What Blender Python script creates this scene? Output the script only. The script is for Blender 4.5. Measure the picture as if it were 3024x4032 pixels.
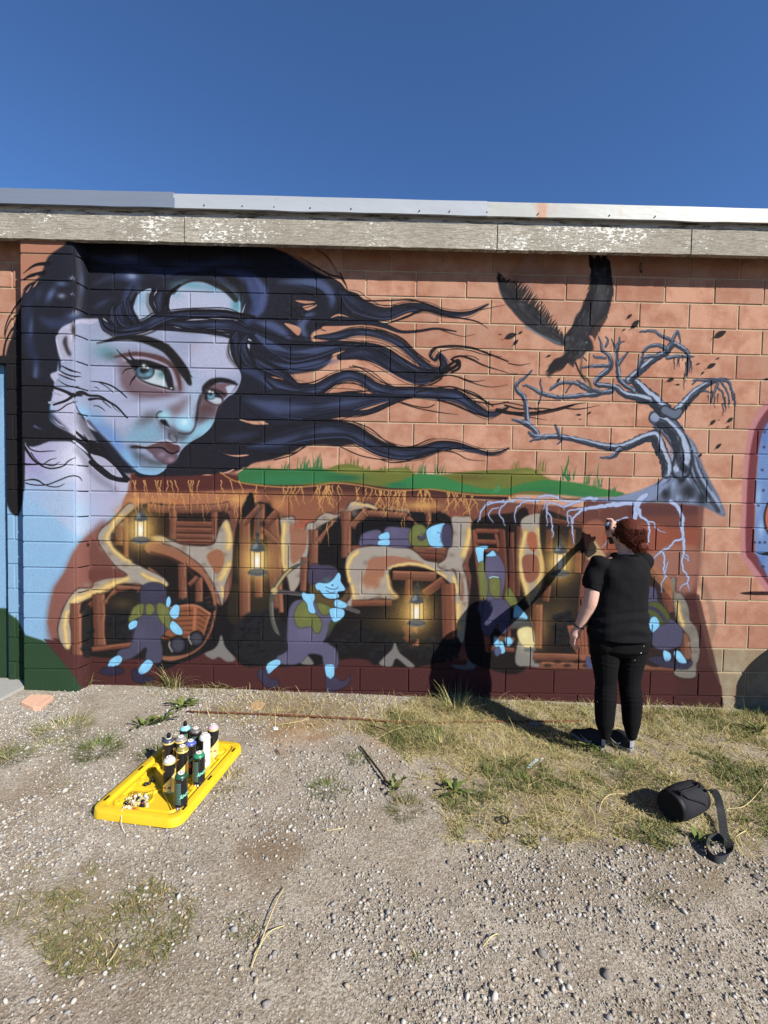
import bpy, bmesh, math, random
import numpy as np
from mathutils import Vector, Matrix, noise
from math import sin, cos, pi, radians
for o in list(bpy.data.objects): bpy.data.objects.remove(o)
C = bpy.context.scene.collection
SC = bpy.context.scene
# ------------------------------------------------------------------ camera
FPX, PITCH, ROLL, YAW, DIST, EYE = 1850.0, .03598, .018622, -.010093, 3.8704, 1.67
cam = bpy.data.objects.new('camera', bpy.data.cameras.new('camera')); C.objects.link(cam); SC.camera = cam
cam.data.sensor_fit = 'VERTICAL'; cam.data.sensor_height = 36.0; cam.data.lens = FPX/4032*36.0
cam.data.clip_start = .05; cam.data.clip_end = 3000
cam.location = (0, -DIST, EYE)
def cam_axes():
    def w(x, y, z):
        x, z = x*cos(ROLL)-z*sin(ROLL), x*sin(ROLL)+z*cos(ROLL)
        y, z = y*cos(PITCH)+z*sin(PITCH), -y*sin(PITCH)+z*cos(PITCH)
        return Vector((x*cos(YAW)-y*sin(YAW), x*sin(YAW)+y*cos(YAW), z))
    return w(1,0,0), w(0,1,0), w(0,0,1)
RX, FW, UP = cam_axes()
m = Matrix((RX, UP, -FW)).transposed().to_4x4(); m.translation = cam.location; cam.matrix_world = m
def ray(px, py): return FW + RX*((px-1512)/FPX) - UP*((py-2016)/FPX)
def at(px, py, y):                          # the point seen there on the upright plane at depth y
    d = ray(px,py); return Vector(cam.location) + d*((y+DIST)/d.y)
def gnd(px, py, z=0.0):                     # the point seen there on the ground
    d = ray(px,py); t = (z-EYE)/d.z; p = Vector(cam.location)+d*t
    return Vector((p.x, p.y))
# ------------------------------------------------------------------ daylight
SUN = Vector((1.05, -1.0, .97)).normalized()
EL = math.asin(SUN.z); AZ = math.atan2(SUN.x, SUN.y)
world = bpy.data.worlds.new('World'); SC.world = world; world.use_nodes = True
nt = world.node_tree; bg = nt.nodes['Background']; sky = nt.nodes.new('ShaderNodeTexSky'); sky.sky_type = 'NISHITA'
sky.sun_disc = False; sky.sun_elevation = EL; sky.sun_rotation = AZ; sky.altitude = 1500; sky.air_density = 1.0; sky.dust_density = 0; sky.ozone_density = 10
nt.links.new(sky.outputs[0], bg.inputs[0]); bg.inputs[1].default_value = .074
sun = bpy.data.objects.new('sun', bpy.data.lights.new('sun','SUN')); C.objects.link(sun)
sun.data.energy = 5.0; sun.data.angle = radians(.5); sun.data.color = (1.0,.955,.9)
sun.rotation_euler = SUN.to_track_quat('Z','Y').to_euler()
SC.view_settings.view_transform = 'Standard'; SC.view_settings.look = 'None'; SC.view_settings.exposure = 1.13; SC.view_settings.gamma = 1
SC.view_settings.use_curve_mapping = False
SC.render.resolution_x = 768; SC.render.resolution_y = 1024
rng = random.Random(12); R = np.random.RandomState(3)
# ------------------------------------------------------------------ helpers
def tag(o, label=None, category=None, group=None, kind=None):
    for k, v in (('label',label),('category',category),('group',group),('kind',kind)):
        if v: o[k] = v
    return o
def empty(name, loc=(0,0,0), rz=0, **k):
    o = bpy.data.objects.new(name, None); C.objects.link(o); o.location = loc; o.rotation_euler.z = rz; o.empty_display_size = .05
    return tag(o, **k)
def link(name, me, mat=None, parent=None, smooth=False, loc=None, **k):
    o = bpy.data.objects.new(name, me); C.objects.link(o)
    if mat is not None and not me.materials:
        for mm in (mat if isinstance(mat,(list,tuple)) else [mat]): me.materials.append(mm)
    if parent: o.parent = parent
    if loc is not None: o.location = loc
    if smooth: me.shade_smooth()
    return tag(o, **k)
def mesh(name, v, f):
    me = bpy.data.meshes.new(name); me.from_pydata([tuple(p) for p in v], [], f); me.update(); return me
def bm_mesh(name, bm):
    bmesh.ops.recalc_face_normals(bm, faces=bm.faces); me = bpy.data.meshes.new(name); bm.to_mesh(me); bm.free(); return me
def bulk(name, verts, faces_tri, mat_idx=None):
    me = bpy.data.meshes.new(name); nv, nf = len(verts), len(faces_tri)
    me.vertices.add(nv); me.vertices.foreach_set('co', verts.astype(np.float32).ravel())
    me.loops.add(nf*3); me.loops.foreach_set('vertex_index', faces_tri.astype(np.int32).ravel())
    me.polygons.add(nf); me.polygons.foreach_set('loop_start', np.arange(0,nf*3,3,dtype=np.int32))
    if mat_idx is not None: me.polygons.foreach_set('material_index', mat_idx.astype(np.int32))
    me.update(calc_edges=True); me.validate(); return me
def box_bm(bm, x0,x1,y0,y1,z0,z1, bev=0):
    r = bmesh.ops.create_cube(bm, size=1, matrix=Matrix.Translation(((x0+x1)/2,(y0+y1)/2,(z0+z1)/2))@Matrix.Diagonal((x1-x0,y1-y0,z1-z0,1)))
    if bev:
        e = list({e for v in r['verts'] for e in v.link_edges}); bmesh.ops.bevel(bm, geom=e, offset=bev, segments=2, profile=.6, affect='EDGES')
def box(name, x0,x1,y0,y1,z0,z1, mat, parent=None, bev=0, **k):
    bm = bmesh.new(); box_bm(bm,x0,x1,y0,y1,z0,z1,bev); return link(name, bm_mesh(name,bm), mat, parent, **k)
def lathe(prof, n=24, cap=True):
    v, f = [], []
    for r, z in prof:
        for i in range(n): a = 2*pi*i/n; v.append((r*cos(a), r*sin(a), z))
    for j in range(len(prof)-1):
        for i in range(n): k = (i+1)%n; f.append((j*n+i, j*n+k, (j+1)*n+k, (j+1)*n+i))
    if cap: f.append(tuple(reversed(range(n)))); f.append(tuple((len(prof)-1)*n+i for i in range(n)))
    return v, f
def tube(pts_, rad, n=8, flat=None):
    P = [Vector(p) for p in pts_]; v, f = [], []; up = Vector((0,0,1)); prev = None
    for i, p in enumerate(P):
        t = (P[min(i+1,len(P)-1)]-P[max(i-1,0)]).normalized()
        s = t.cross(up) if prev is None else (prev - t*prev.dot(t))
        if s.length < 1e-4: s = t.cross(Vector((1,0,0)))
        s.normalize(); prev = s; u = s.cross(t).normalized(); r = rad[i] if hasattr(rad,'__len__') else rad
        for k in range(n):
            a = 2*pi*k/n; v.append(p + s*cos(a)*r + u*sin(a)*r)
    for i in range(len(P)-1):
        for k in range(n): q = (k+1)%n; f.append((i*n+k, i*n+q, (i+1)*n+q, (i+1)*n+k))
    f.append(tuple(reversed(range(n)))); f.append(tuple((len(P)-1)*n+k for k in range(n)))
    return v, f
def curve3(p, n=6):
    p = [Vector(q) for q in p]; q = [2*p[0]-p[1]]+p+[2*p[-1]-p[-2]]; out = []
    for i in range(1,len(q)-2):
        a,b,c,d = q[i-1:i+3]
        for k in range(n): t = k/n; out.append(.5*((2*b)+(c-a)*t+(2*a-5*b+4*c-d)*t*t+(3*b-3*c+d-a)*t**3))
    return out+[p[-1]]
# ------------------------------------------------------------------ materials
class N:
    def __init__(s, name, rough=.8, metal=0):
        s.m = bpy.data.materials.new(name); s.m.use_nodes = True; s.t = s.m.node_tree; s.b = s.t.nodes['Principled BSDF']
        s.b.inputs['Roughness'].default_value = rough; s.b.inputs['Metallic'].default_value = metal; s.b.inputs['Specular IOR Level'].default_value = .12
        s.co = s.t.nodes.new('ShaderNodeTexCoord'); s.geo = s.t.nodes.new('ShaderNodeNewGeometry')
    def l(s, a, b): s.t.links.new(a, b)
    def n(s, t, **k):
        x = s.t.nodes.new(t)
        for a, b in k.items(): setattr(x, a, b)
        return x
    def pos(s, sc=(1,1,1), obj=False):
        mp = s.n('ShaderNodeMapping'); mp.inputs['Scale'].default_value = sc; s.l(s.co.outputs['Object'] if obj else s.geo.outputs['Position'], mp.inputs[0]); return mp.outputs[0]
    def noise(s, scale, detail=4, vec=None, rough=.6, dist=0):
        x = s.n('ShaderNodeTexNoise'); x.inputs['Scale'].default_value = scale; x.inputs['Detail'].default_value = detail; x.inputs['Roughness'].default_value = rough; x.inputs['Distortion'].default_value = dist
        s.l(vec if vec is not None else s.pos(), x.inputs['Vector']); return x.outputs['Fac']
    def voro(s, scale, vec=None, feat='F1', out='Distance'):
        x = s.n('ShaderNodeTexVoronoi', feature=feat); x.inputs['Scale'].default_value = scale; s.l(vec if vec is not None else s.pos(), x.inputs['Vector']); return x.outputs[out]
    def ramp(s, fac, stops, interp='LINEAR'):
        x = s.n('ShaderNodeValToRGB'); x.color_ramp.interpolation = interp; e = x.color_ramp.elements
        while len(e) < len(stops): e.new(.5)
        for i, (p, c) in enumerate(stops):
            e[i].position = p; c = c if hasattr(c,'__len__') else (c,c,c); e[i].color = (*c[:3],1)
        s.l(fac, x.inputs[0]); return x.outputs[0]
    def mix(s, f, a, b, mode='MIX'):
        x = s.n('ShaderNodeMix', data_type='RGBA', blend_type=mode)
        for i, v in ((0,f),(6,a),(7,b)):
            if isinstance(v,(int,float)): 
                x.inputs[i].default_value = v if i==0 else (v,v,v,1)
            elif isinstance(v,tuple): x.inputs[i].default_value = (*v[:3],1)
            else: s.l(v, x.inputs[i])
        return x.outputs[2]
    def math(s, op, a, b=0.0, clamp=False):
        x = s.n('ShaderNodeMath', operation=op, use_clamp=clamp)
        for i, v in enumerate((a,b)):
            if isinstance(v,(int,float)): x.inputs[i].default_value = v
            else: s.l(v, x.inputs[i])
        return x.outputs[0]
    def bump(s, h, strength=.5, dist=.002, prev=None):
        x = s.n('ShaderNodeBump'); x.inputs['Strength'].default_value = strength; x.inputs['Distance'].default_value = dist; s.l(h, x.inputs['Height'])
        if prev is not None: s.l(prev, x.inputs['Normal'])
        s.l(x.outputs[0], s.b.inputs['Normal']); return x.outputs[0]
    def col(s, c):
        if isinstance(c,tuple): s.b.inputs['Base Color'].default_value = (*c[:3],1)
        else: s.l(c, s.b.inputs['Base Color'])
        return s
    def rand(s): return s.n('ShaderNodeObjectInfo').outputs['Random']
ALB = .6
def S(r,g,b,k=ALB):                                     # colour picked in 0-255 -> linear
    f = lambda v: (v/255/12.92 if v/255<=.04045 else ((v/255+.055)/1.055)**2.4)*k
    return (f(r),f(g),f(b))
def plain(name, c, rough=.6, metal=0, var=.25, scale=40, bump=.1, bd=.001, spec=None):
    n = N(name, rough, metal); n.b.inputs['Specular IOR Level'].default_value = spec if spec is not None else (.35 if rough < .5 else .12); f = n.noise(scale, 5, n.pos(obj=True))
    n.col(n.mix(f, tuple(v*(1-var) for v in c), tuple(min(1,v*(1+var)) for v in c)))
    if bump: n.bump(n.noise(scale*3,3,n.pos(obj=True)), bump, bd)
    return n.m
# ---- mural painter -------------------------------------------------------
PX0, PY0, PX1, PY1 = -20.0, 925.0, 3080.0, 2840.0      # photo window the canvas was sketched over
MS = 0.62                                               # canvas pixels per sketch pixel
FR = {'A':(0,700,1.659),'B':(1000,700,1.659),'C':(2000,700,1.62),'D':(0,1700,1.659),'E':(1000,1700,1.659),
      'F':(2000,1700,1.62),'G':(0,900,3.318),'H':(0,1500,3.318),'I':(0,2100,3.16),'P':(0,0,1.0),'J':(300,1050,2.37),'K':(300,1450,2.37)}
def to_canvas(q):                                       # identity layout for previews; replaced by the wall rectification
    return (q-np.array([PX0,PY0]))*MS
MW, MH = int((PX1-PX0)*MS), int((PY1-PY0)*MS)
class Mural:
    def __init__(s, w, h):
        s.w, s.h = w, h; s.rgb = np.zeros((h,w,3),np.float32); s.a = np.zeros((h,w),np.float32); s.clip = None; s.rs = np.random.RandomState(5)
        s.grain = s.rs.rand(h,w).astype(np.float32)
def pts(f, t):
    if isinstance(t, str): t = [[float(v) for v in p.split(',')] for p in t.split()]
    o = FR[f]; a = np.array(t,float); return np.stack([o[0]+a[:,0]/o[2], o[1]+a[:,1]/o[2]],1)
def spline(p, closed, n=6):
    m = len(p)
    if m < 3: 
        return p if closed else p[0]+(p[-1]-p[0])*np.linspace(0,1,n+1)[:,None]
    if closed: q = np.concatenate([p[-1:],p,p[:2]])
    else: q = np.concatenate([2*p[:1]-p[1:2],p,2*p[-1:]-p[-2:-1]])
    t = (np.arange(n)/n)[:,None]; out = []
    for i in range(1,len(q)-2):
        a,b,c,d = q[i-1],q[i],q[i+1],q[i+2]
        out.append(.5*((2*b)+(c-a)*t+(2*a-5*b+4*c-d)*t*t+(3*b-3*c+d-a)*t**3))
    out = np.concatenate(out)
    if not closed: out = np.concatenate([out,p[-1:]])
    return out
def cover(p, x0, y0, w, h, ss=4):
    A = np.zeros((h*ss, w+2), np.float32)
    q = p-np.array([x0,y0]); r = np.roll(q,-1,0)
    ya,yb = q[:,1]*ss, r[:,1]*ss
    sg = np.where(yb>ya,1.,-1.); lo = np.minimum(ya,yb); hi = np.maximum(ya,yb)
    i0 = np.clip(np.ceil(lo-.5),0,h*ss).astype(int); i1 = np.clip(np.ceil(hi-.5),0,h*ss).astype(int)
    n = i1-i0; k = n>0
    if not k.any(): return np.zeros((h,w),np.float32)
    e = np.repeat(np.where(k)[0], n[k]); st = np.cumsum(n[k])-n[k]
    yy = np.arange(n[k].sum())-np.repeat(st,n[k])+i0[e]
    t = (yy+.5-ya[e])/(yb[e]-ya[e]); xc = np.clip(q[e,0]+(r[e,0]-q[e,0])*t,0,w)
    xi = np.floor(xc).astype(int); fr = xc-xi
    np.add.at(A,(yy,xi),sg[e]*(1-fr)); np.add.at(A,(yy,xi+1),sg[e]*fr)
    c = np.minimum(np.abs(np.cumsum(A,1)),1)[:,:w]
    return c.reshape(h,ss,w).mean(1)
def box1(a, r, ax):
    n = 2*r+1; pad = [(0,0),(0,0)]; pad[ax] = (r+1,r)
    c = np.cumsum(np.pad(a,pad,mode='constant'),ax,dtype=np.float64)
    return ((c[n:]-c[:-n])/n if ax==0 else (c[:,n:]-c[:,:-n])/n).astype(np.float32)
def blur(a, s):
    r = max(1,int(round(s)))
    for _ in range(3): a = box1(box1(a,r,0),r,1)
    return a
def raster(M, poly, soft):
    s = soft*MS; m = int(3*s+4)
    x0,y0 = np.floor(poly.min(0)).astype(int)-m; x1,y1 = np.ceil(poly.max(0)).astype(int)+m
    x0,y0,x1,y1 = max(x0,-m),max(y0,-m),min(x1,M.w+m),min(y1,M.h+m)
    if x1<=x0 or y1<=y0: return None
    c = cover(poly,x0,y0,x1-x0,y1-y0)
    if s >= .6: c = blur(c,s*.6)
    cx0,cy0,cx1,cy1 = max(x0,0),max(y0,0),min(x1,M.w),min(y1,M.h)
    if cx1<=cx0 or cy1<=cy0: return None
    return c[cy0-y0:cy1-y0,cx0-x0:cx1-x0],(slice(cy0,cy1),slice(cx0,cx1))
def put(M, c, sl, col, alpha, soft):
    c = c*alpha
    if soft > 3:                                        # spray speckle in soft edges
        g = M.grain[sl]; c = np.clip(c+(g-.5)*.9*c*(1-c),0,1)
    if M.clip is not None: c = c*M.clip[sl]
    if col is None: M.a[sl] *= 1-c; return
    k = np.array(col,np.float32)/255.
    a0 = M.a[sl]; a1 = a0+c*(1-a0)
    base = np.where(a0[...,None]>1e-4, M.rgb[sl], k)
    w = np.where(a1>1e-5, c/np.maximum(a1,1e-5), 0)[...,None]
    M.rgb[sl] = base*(1-w)+k*w; M.a[sl] = a1
def fill(M, f, t, col, soft=0., alpha=1., smooth=True):
    p = pts(f,t)
    if smooth: p = spline(p,True)
    r = raster(M,to_canvas(p),soft)
    if r: put(M,r[0],r[1],col,alpha,soft)
CAPS = [True]
def line_poly(p, wd, n=6):
    m = len(p); s = spline(p,False,n); u = np.linspace(0,m-1,len(s)); w = np.interp(u,np.linspace(0,m-1,len(wd)),wd)/2
    d = np.gradient(s,axis=0); d /= np.maximum(np.hypot(d[:,0],d[:,1]),1e-6)[:,None]
    nn = np.stack([-d[:,1],d[:,0]],1)*w[:,None]; out = [s+nn]
    for i,sg in ((len(s)-1,1),(0,-1)):                  # rounded ends
        if w[i] > 2.5 and CAPS[0]: out.append(np.array([s[i]+sg*(nn[i]*np.cos(a)+d[i]*w[i]*np.sin(a)) for a in (.5,1.05,1.57,2.1,2.6)]))
        if sg == 1: out.append((s-nn)[::-1])
    return np.concatenate(out)
def stroke(M, f, t, wd, col, soft=0., alpha=1., jit=0., seed=1):        # widths in photo pixels
    if not hasattr(wd,'__len__'): wd = [wd,wd]
    q = pts(f,t)
    if jit:
        r = np.random.RandomState(seed+int(abs(q[0,0])*7+abs(q[0,1]))); m = len(q); L = np.hypot(*np.diff(q,axis=0).T).sum()
        k = max(m,int(L/9)); u = np.linspace(0,m-1,k); sp = spline(q,False,6); us = np.linspace(0,m-1,len(sp))
        wd = np.interp(u,np.linspace(0,m-1,len(wd)),wd)*r.uniform(.86,1.14,k); q = np.stack([np.interp(u,us,sp[:,i]) for i in (0,1)],1)+r.uniform(-jit,jit,(k,2))
        p = line_poly(q,wd,3)
    else: p = line_poly(q,np.array(wd,float))
    r = raster(M,to_canvas(p),soft)
    if r: put(M,r[0],r[1],col,alpha,soft)
def spot(M, f, x, y, rx, ry, col, alpha=1., hard=1., rot=0.):
    o = pts(f,[[x,y]])[0]; c = to_canvas(o[None])[0]; R = max(rx,ry)*MS*2.2+2
    x0,y0,x1,y1 = int(max(c[0]-R,0)),int(max(c[1]-R,0)),int(min(c[0]+R,M.w)),int(min(c[1]+R,M.h))
    if x1<=x0 or y1<=y0: return
    Y,X = np.mgrid[y0:y1,x0:x1]; X = X-c[0]; Y = Y-c[1]
    cs,sn = np.cos(rot),np.sin(rot); U = (X*cs+Y*sn)/(rx*MS); V = (-X*sn+Y*cs)/(ry*MS)
    c2 = np.exp(-(U*U+V*V)**hard*1.4).astype(np.float32)
    put(M,c2,(slice(y0,y1),slice(x0,x1)),col,alpha,9)
def ell(M, f, x, y, rx, ry, col, soft=0., alpha=1., rot=0.):   # radii in frame units
    a = np.linspace(0,2*np.pi,28,endpoint=False); cs,sn = np.cos(rot),np.sin(rot)
    p = [[x+rx*np.cos(q)*cs-ry*np.sin(q)*sn, y+rx*np.cos(q)*sn+ry*np.sin(q)*cs] for q in a]
    fill(M,f,p,col,soft,alpha,False)
def clip_to(M, f, t, soft=0.):
    M.clip = None
    if t is None: return
    r = raster(M,to_canvas(spline(pts(f,t),True)),soft); m = np.zeros((M.h,M.w),np.float32); m[r[1]] = r[0]; M.clip = m
NAVY=(34,40,62); INK=(30,29,31); LOCK=(38,42,58); BLU=(72,98,158); SKIN=(190,190,216); DK=(33,30,30); RUST=(150,84,50); BEAM=(150,94,62); MAR=(96,44,36)
ROCK=(176,166,152); YEL=(226,184,84); PURP=(100,98,128); OLIV=(122,128,62); SKYB=(128,206,244)
def paint_back(M):
    # --- sky blue backdrop, neck and shoulder on the pier and beside it
    fill(M,'P','-60,1420 40,1420 60,1500 60,2700 -60,2700',(120,178,214),2,1,False)
    fill(M,'P','40,1460 380,1440 500,1900 480,2060 440,2140 330,2160 300,2230 240,2290 215,2400 225,2480 200,2560 120,2700 -60,2700 -60,1800',(140,190,226),9)
    fill(M,'H','1659,400 1659,1900 1480,1720 1250,1900 1000,1991 300,1340 330,800 700,700 700,0 1300,0',(192,192,216),10)
    fill(M,'H','1180,1450 1480,1450 1650,1560 1500,1720 1300,1850 1180,1900',(184,186,214),6)
    for q in ((500,1250,70,(150,140,190),.5),(380,1050,60,(148,136,196),.6),(600,850,60,(156,150,196),.4),(1000,1000,70,(226,228,240),.7),(900,1150,80,(214,216,236),.6),(1300,1300,60,(168,168,190),.5),(1060,1700,60,(168,208,236),.6),(700,1600,120,(158,196,226),.7),(1050,1900,50,(182,214,240),.6),(350,1500,60,(150,196,230),.7),(450,1450,60,(160,190,226),.7)):
        spot(M,'H',q[0],q[1],q[2],q[2],q[3],q[4])
    stroke(M,'H','1150,480 1300,650 1480,850 1659,1060',80,(84,84,96),26,.9)
    stroke(M,'H','1180,600 1300,720 1450,900 1659,1130',70,(120,120,134),12,.7)
    stroke(M,'H','1010,900 1100,1000 1180,1150 1300,1280 1500,1420',26,(140,140,160),10,.7)
    stroke(M,'H','960,1330 960,1700 960,1990',14,(152,190,226),8,.5)
    # --- green hill
    fill(M,'P','-60,2400 20,2405 70,2440 100,2500 165,2520 200,2540 290,2650 340,2700 340,2760 -60,2760',(52,88,52),1.2,1,False)
    # --- underground earth
    fill(M,'D','855,270 830,400 780,520 700,590 560,690 480,790 420,920 360,1010 330,1120 310,1250 350,1370 420,1430 540,1600 560,1760 1200,1790 2300,1790 2900,1760 2900,300 1700,260',(156,102,78),3,1,False)
    fill(M,'P','900,1900 2765,2030 2750,2200 2740,2360 2800,2640 900,2700',(128,74,54),2,1,False)
    fill(M,'D','700,590 560,690 470,800 420,920 350,1020 320,1140 310,1270 350,1370 620,1370 700,1000',(150,92,78),16,.9)
    fill(M,'D','340,1345 420,1420 480,1500 580,1690 900,1790 1800,1790 2200,1450 1300,1480 700,1400',(92,44,38),3,1,False)
    fill(M,'P','330,2540 460,2560 1000,2580 2800,2620 2835,2700 2850,2820 330,2820',(92,42,38),1,1,False)
    fill(M,'P','2300,1960 2770,1990 2755,2180 2740,2360 2700,2400 2300,2600',(116,66,52),3,1,False)
    fill(M,'F','560,880 900,860 1040,960 1090,1230 1160,1440 1000,1500 400,1460 470,1250 500,1000',(50,38,32),6,1)
    fill(M,'P','330,2640 2450,2630 2760,2650 2840,2700 2852,2830 330,2830',(92,42,38),1,1,False)
    fill(M,'P','2700,2330 2752,2340 2792,2500 2838,2700 2850,2830 2650,2830',(84,42,38),4,.9,False)
    fill(M,'F','860,610 1230,610 1210,740 900,760',(160,76,36),8,.9,False)
    fill(M,'F','760,460 1240,470 1240,520 760,545',(104,58,54),8,.9,False); fill(M,'F','800,540 1240,540 1235,605 800,605',(128,70,50),8,.8,False)
    fill(M,'F','900,745 1220,745 1190,990 1100,1020 900,900',(176,118,92),14,.8)
    stroke(M,'F','1240,980 1290,1100 1310,1220 1290,1340',[26,26,30,14],(120,104,88),6,.45)
    stroke(M,'P','2758,1990 2757,2160 2742,2300',20,(150,98,80),8,.6)
    fill(M,'I','540,1310 700,1330 860,1440 1130,1430 1160,1900 1020,1880 850,1680 700,1500 600,1390',(96,50,44),1.5,1,False)
    for t in ('1078,160',): pass
    # strip of dark top soil and its bands
    fill(M,'D','855,275 860,390 1200,395 1659,375 2300,400 2700,410 3300,450 3300,330 2700,330 2200,300 1659,300 1450,270',(98,44,36),2,1,False)
    fill(M,'E','0,390 400,420 760,420 1100,430 1500,440 1659,450 1659,400 1300,375 1100,370 800,340 500,345 150,365',(88,48,40),2,1,False)
    fill(M,'E','-80,385 1400,440 1480,570 1300,620 900,560 500,560 200,600 -80,560',(132,76,50),8,.9)
    fill(M,'E','30,430 180,420 520,440 420,600 160,520 120,420',(164,98,54),12,.7)
    fill(M,'D','840,400 1000,390 1240,395 1659,380 1659,470 1200,520 900,480 800,520',(180,112,62),8,.95)
    for x,y,rx,ry,c,a in ((900,445,50,14,(228,160,70),.8),(1080,440,60,14,(206,130,58),.7),(1550,440,60,26,(226,166,66),.8),(1640,520,20,60,(222,172,80),.7),(1180,470,60,20,(198,112,48),.7),(800,520,40,30,(214,140,76),.7)): spot(M,'D',x,y,rx*.8,ry*.8,c,a)
    fill(M,'E','240,575 380,580 330,655 300,690 260,650',(178,82,34),5,.95)
    spot(M,'E',1100,480,90,20,(214,160,60),.9); spot(M,'E',600,520,50,20,(150,80,50),.6); spot(M,'E',150,470,50,40,(206,138,60),.7)
    spot(M,'E',1320,560,60,60,(150,82,50),.7)
def beam(M,f,t,w,c=BEAM,a=1):
    CAPS[0]=False
    c=tuple(v*.93 for v in c); stroke(M,f,t,[w+6,w+6] if not hasattr(w,'__len__') else w,(30,22,18),2,.7)
    stroke(M,f,t,w,c,1.2,a); p=pts(f,t); d=p[-1]-p[0]; d/=np.hypot(*d); nrm=np.array([-d[1],d[0]]); ww=w if not hasattr(w,'__len__') else w[0]
    q=[list(v) for v in p+nrm*ww*.33]; stroke(M,'P',q,ww*.3,(108,56,34),3,.7)
    q=[list(v) for v in p-nrm*ww*.36]; stroke(M,'P',q,ww*.2,(204,124,76),2.5,.55)
    for k in range(4):
        o=(M.rs.rand()-.5)*ww*.8; i=M.rs.rand()*.6; s=p[0]+(p[-1]-p[0])*i+nrm*o; stroke(M,'P',[list(s),list(s+(p[-1]-p[0])*.3)],2.2,(92,46,28),1,.55)
    CAPS[0]=True
def coal(M,f,x0,x1,top,bot,n,seed=1):
    r=np.random.RandomState(seed)
    for k in range(n):
        u=r.rand(); x=x0+(x1-x0)*u; t=np.interp(u,np.linspace(0,1,len(top)),top); y=t+(bot-t)*r.rand()**1.2
        R=r.uniform(14,28); ell(M,f,x,y,R,R*.85,(30,31,33),4,.8); ell(M,f,x-R*.15,y-R*.3,R*.6,R*.45,(78,82,86),7,.5); ell(M,f,x+R*.1,y+R*.35,R*.5,R*.35,(18,18,20),3,.6)
def lantern(M,f,x,y,s=1.0,hang=None):
    sc=FR[f][2]; spot(M,f,x,y,75*s,92*s,(196,146,44),.98,.8); spot(M,f,x-8,y,54*s,70*s,(238,192,84),.95,.9)
    if hang: stroke(M,f,hang,5,(96,98,98),1)
    w,h=42*s,75*s
    fill(M,f,[[x-w,y-h],[x+w,y-h],[x+w,y+h*.72],[x-w,y+h*.72]],(240,196,84),2,.9,False); spot(M,f,x-4,y,16*s,38*s,(255,252,236),1,1.2)
    for k in (-1,-.45,.45,1): stroke(M,f,[[x+w*k,y-h],[x+w*k,y+h*.75]],3.2*s,(110,104,88),.6,.9)
    fill(M,f,[[x-w*1.1,y-h*.85],[x-w*.9,y-h*1.25],[x-w*.35,y-h*1.5],[x-w*.2,y-h*1.8],[x+w*.2,y-h*1.8],[x+w*.35,y-h*1.5],[x+w*.9,y-h*1.25],[x+w*1.1,y-h*.85],[x,y-h*.72]],(88,92,92),1,1,False)
    fill(M,f,[[x-w*.75,y-h*1.0],[x-w*.6,y-h*1.3],[x-w*.1,y-h*1.5],[x,y-h*1.1]],(150,156,156),4,.8)
    ell(M,f,x,y-h*1.95,w*.22,h*.2,(84,88,88),1); ell(M,f,x,y-h*2.15,w*.3,h*.2,(84,88,90),1); ell(M,f,x,y-h*2.15,w*.12,h*.09,(40,38,36),1)
    ell(M,f,x,y+h*.92,w*1.45,h*.28,(92,94,92),1.5); ell(M,f,x,y+h*.78,w*1.12,h*.2,(116,116,108),2); stroke(M,f,[[x-w*1.2,y+h*1.05],[x,y+h*1.2],[x+w*1.2,y+h*1.05]],3,(164,166,160),1.5,.8)
def rock(M,f,t,glow=(),col=ROCK):
    stroke(M,f,t,7,(46,34,28),1.2,.85,1.5); fill(M,f,t,col,1.2); p=pts(f,t)
    for k in range(len(p)):
        q=p[k]*.72+p.mean(0)*.28; spot(M,'P',q[0],q[1],16,11,(170,158,142) if k%2 else (128,104,84),.5)
    for g,w in glow: stroke(M,f,g,w,YEL,w*.4,.85,2.5); stroke(M,f,g,w*.35,(244,214,130),w*.2,.8,2)
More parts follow.
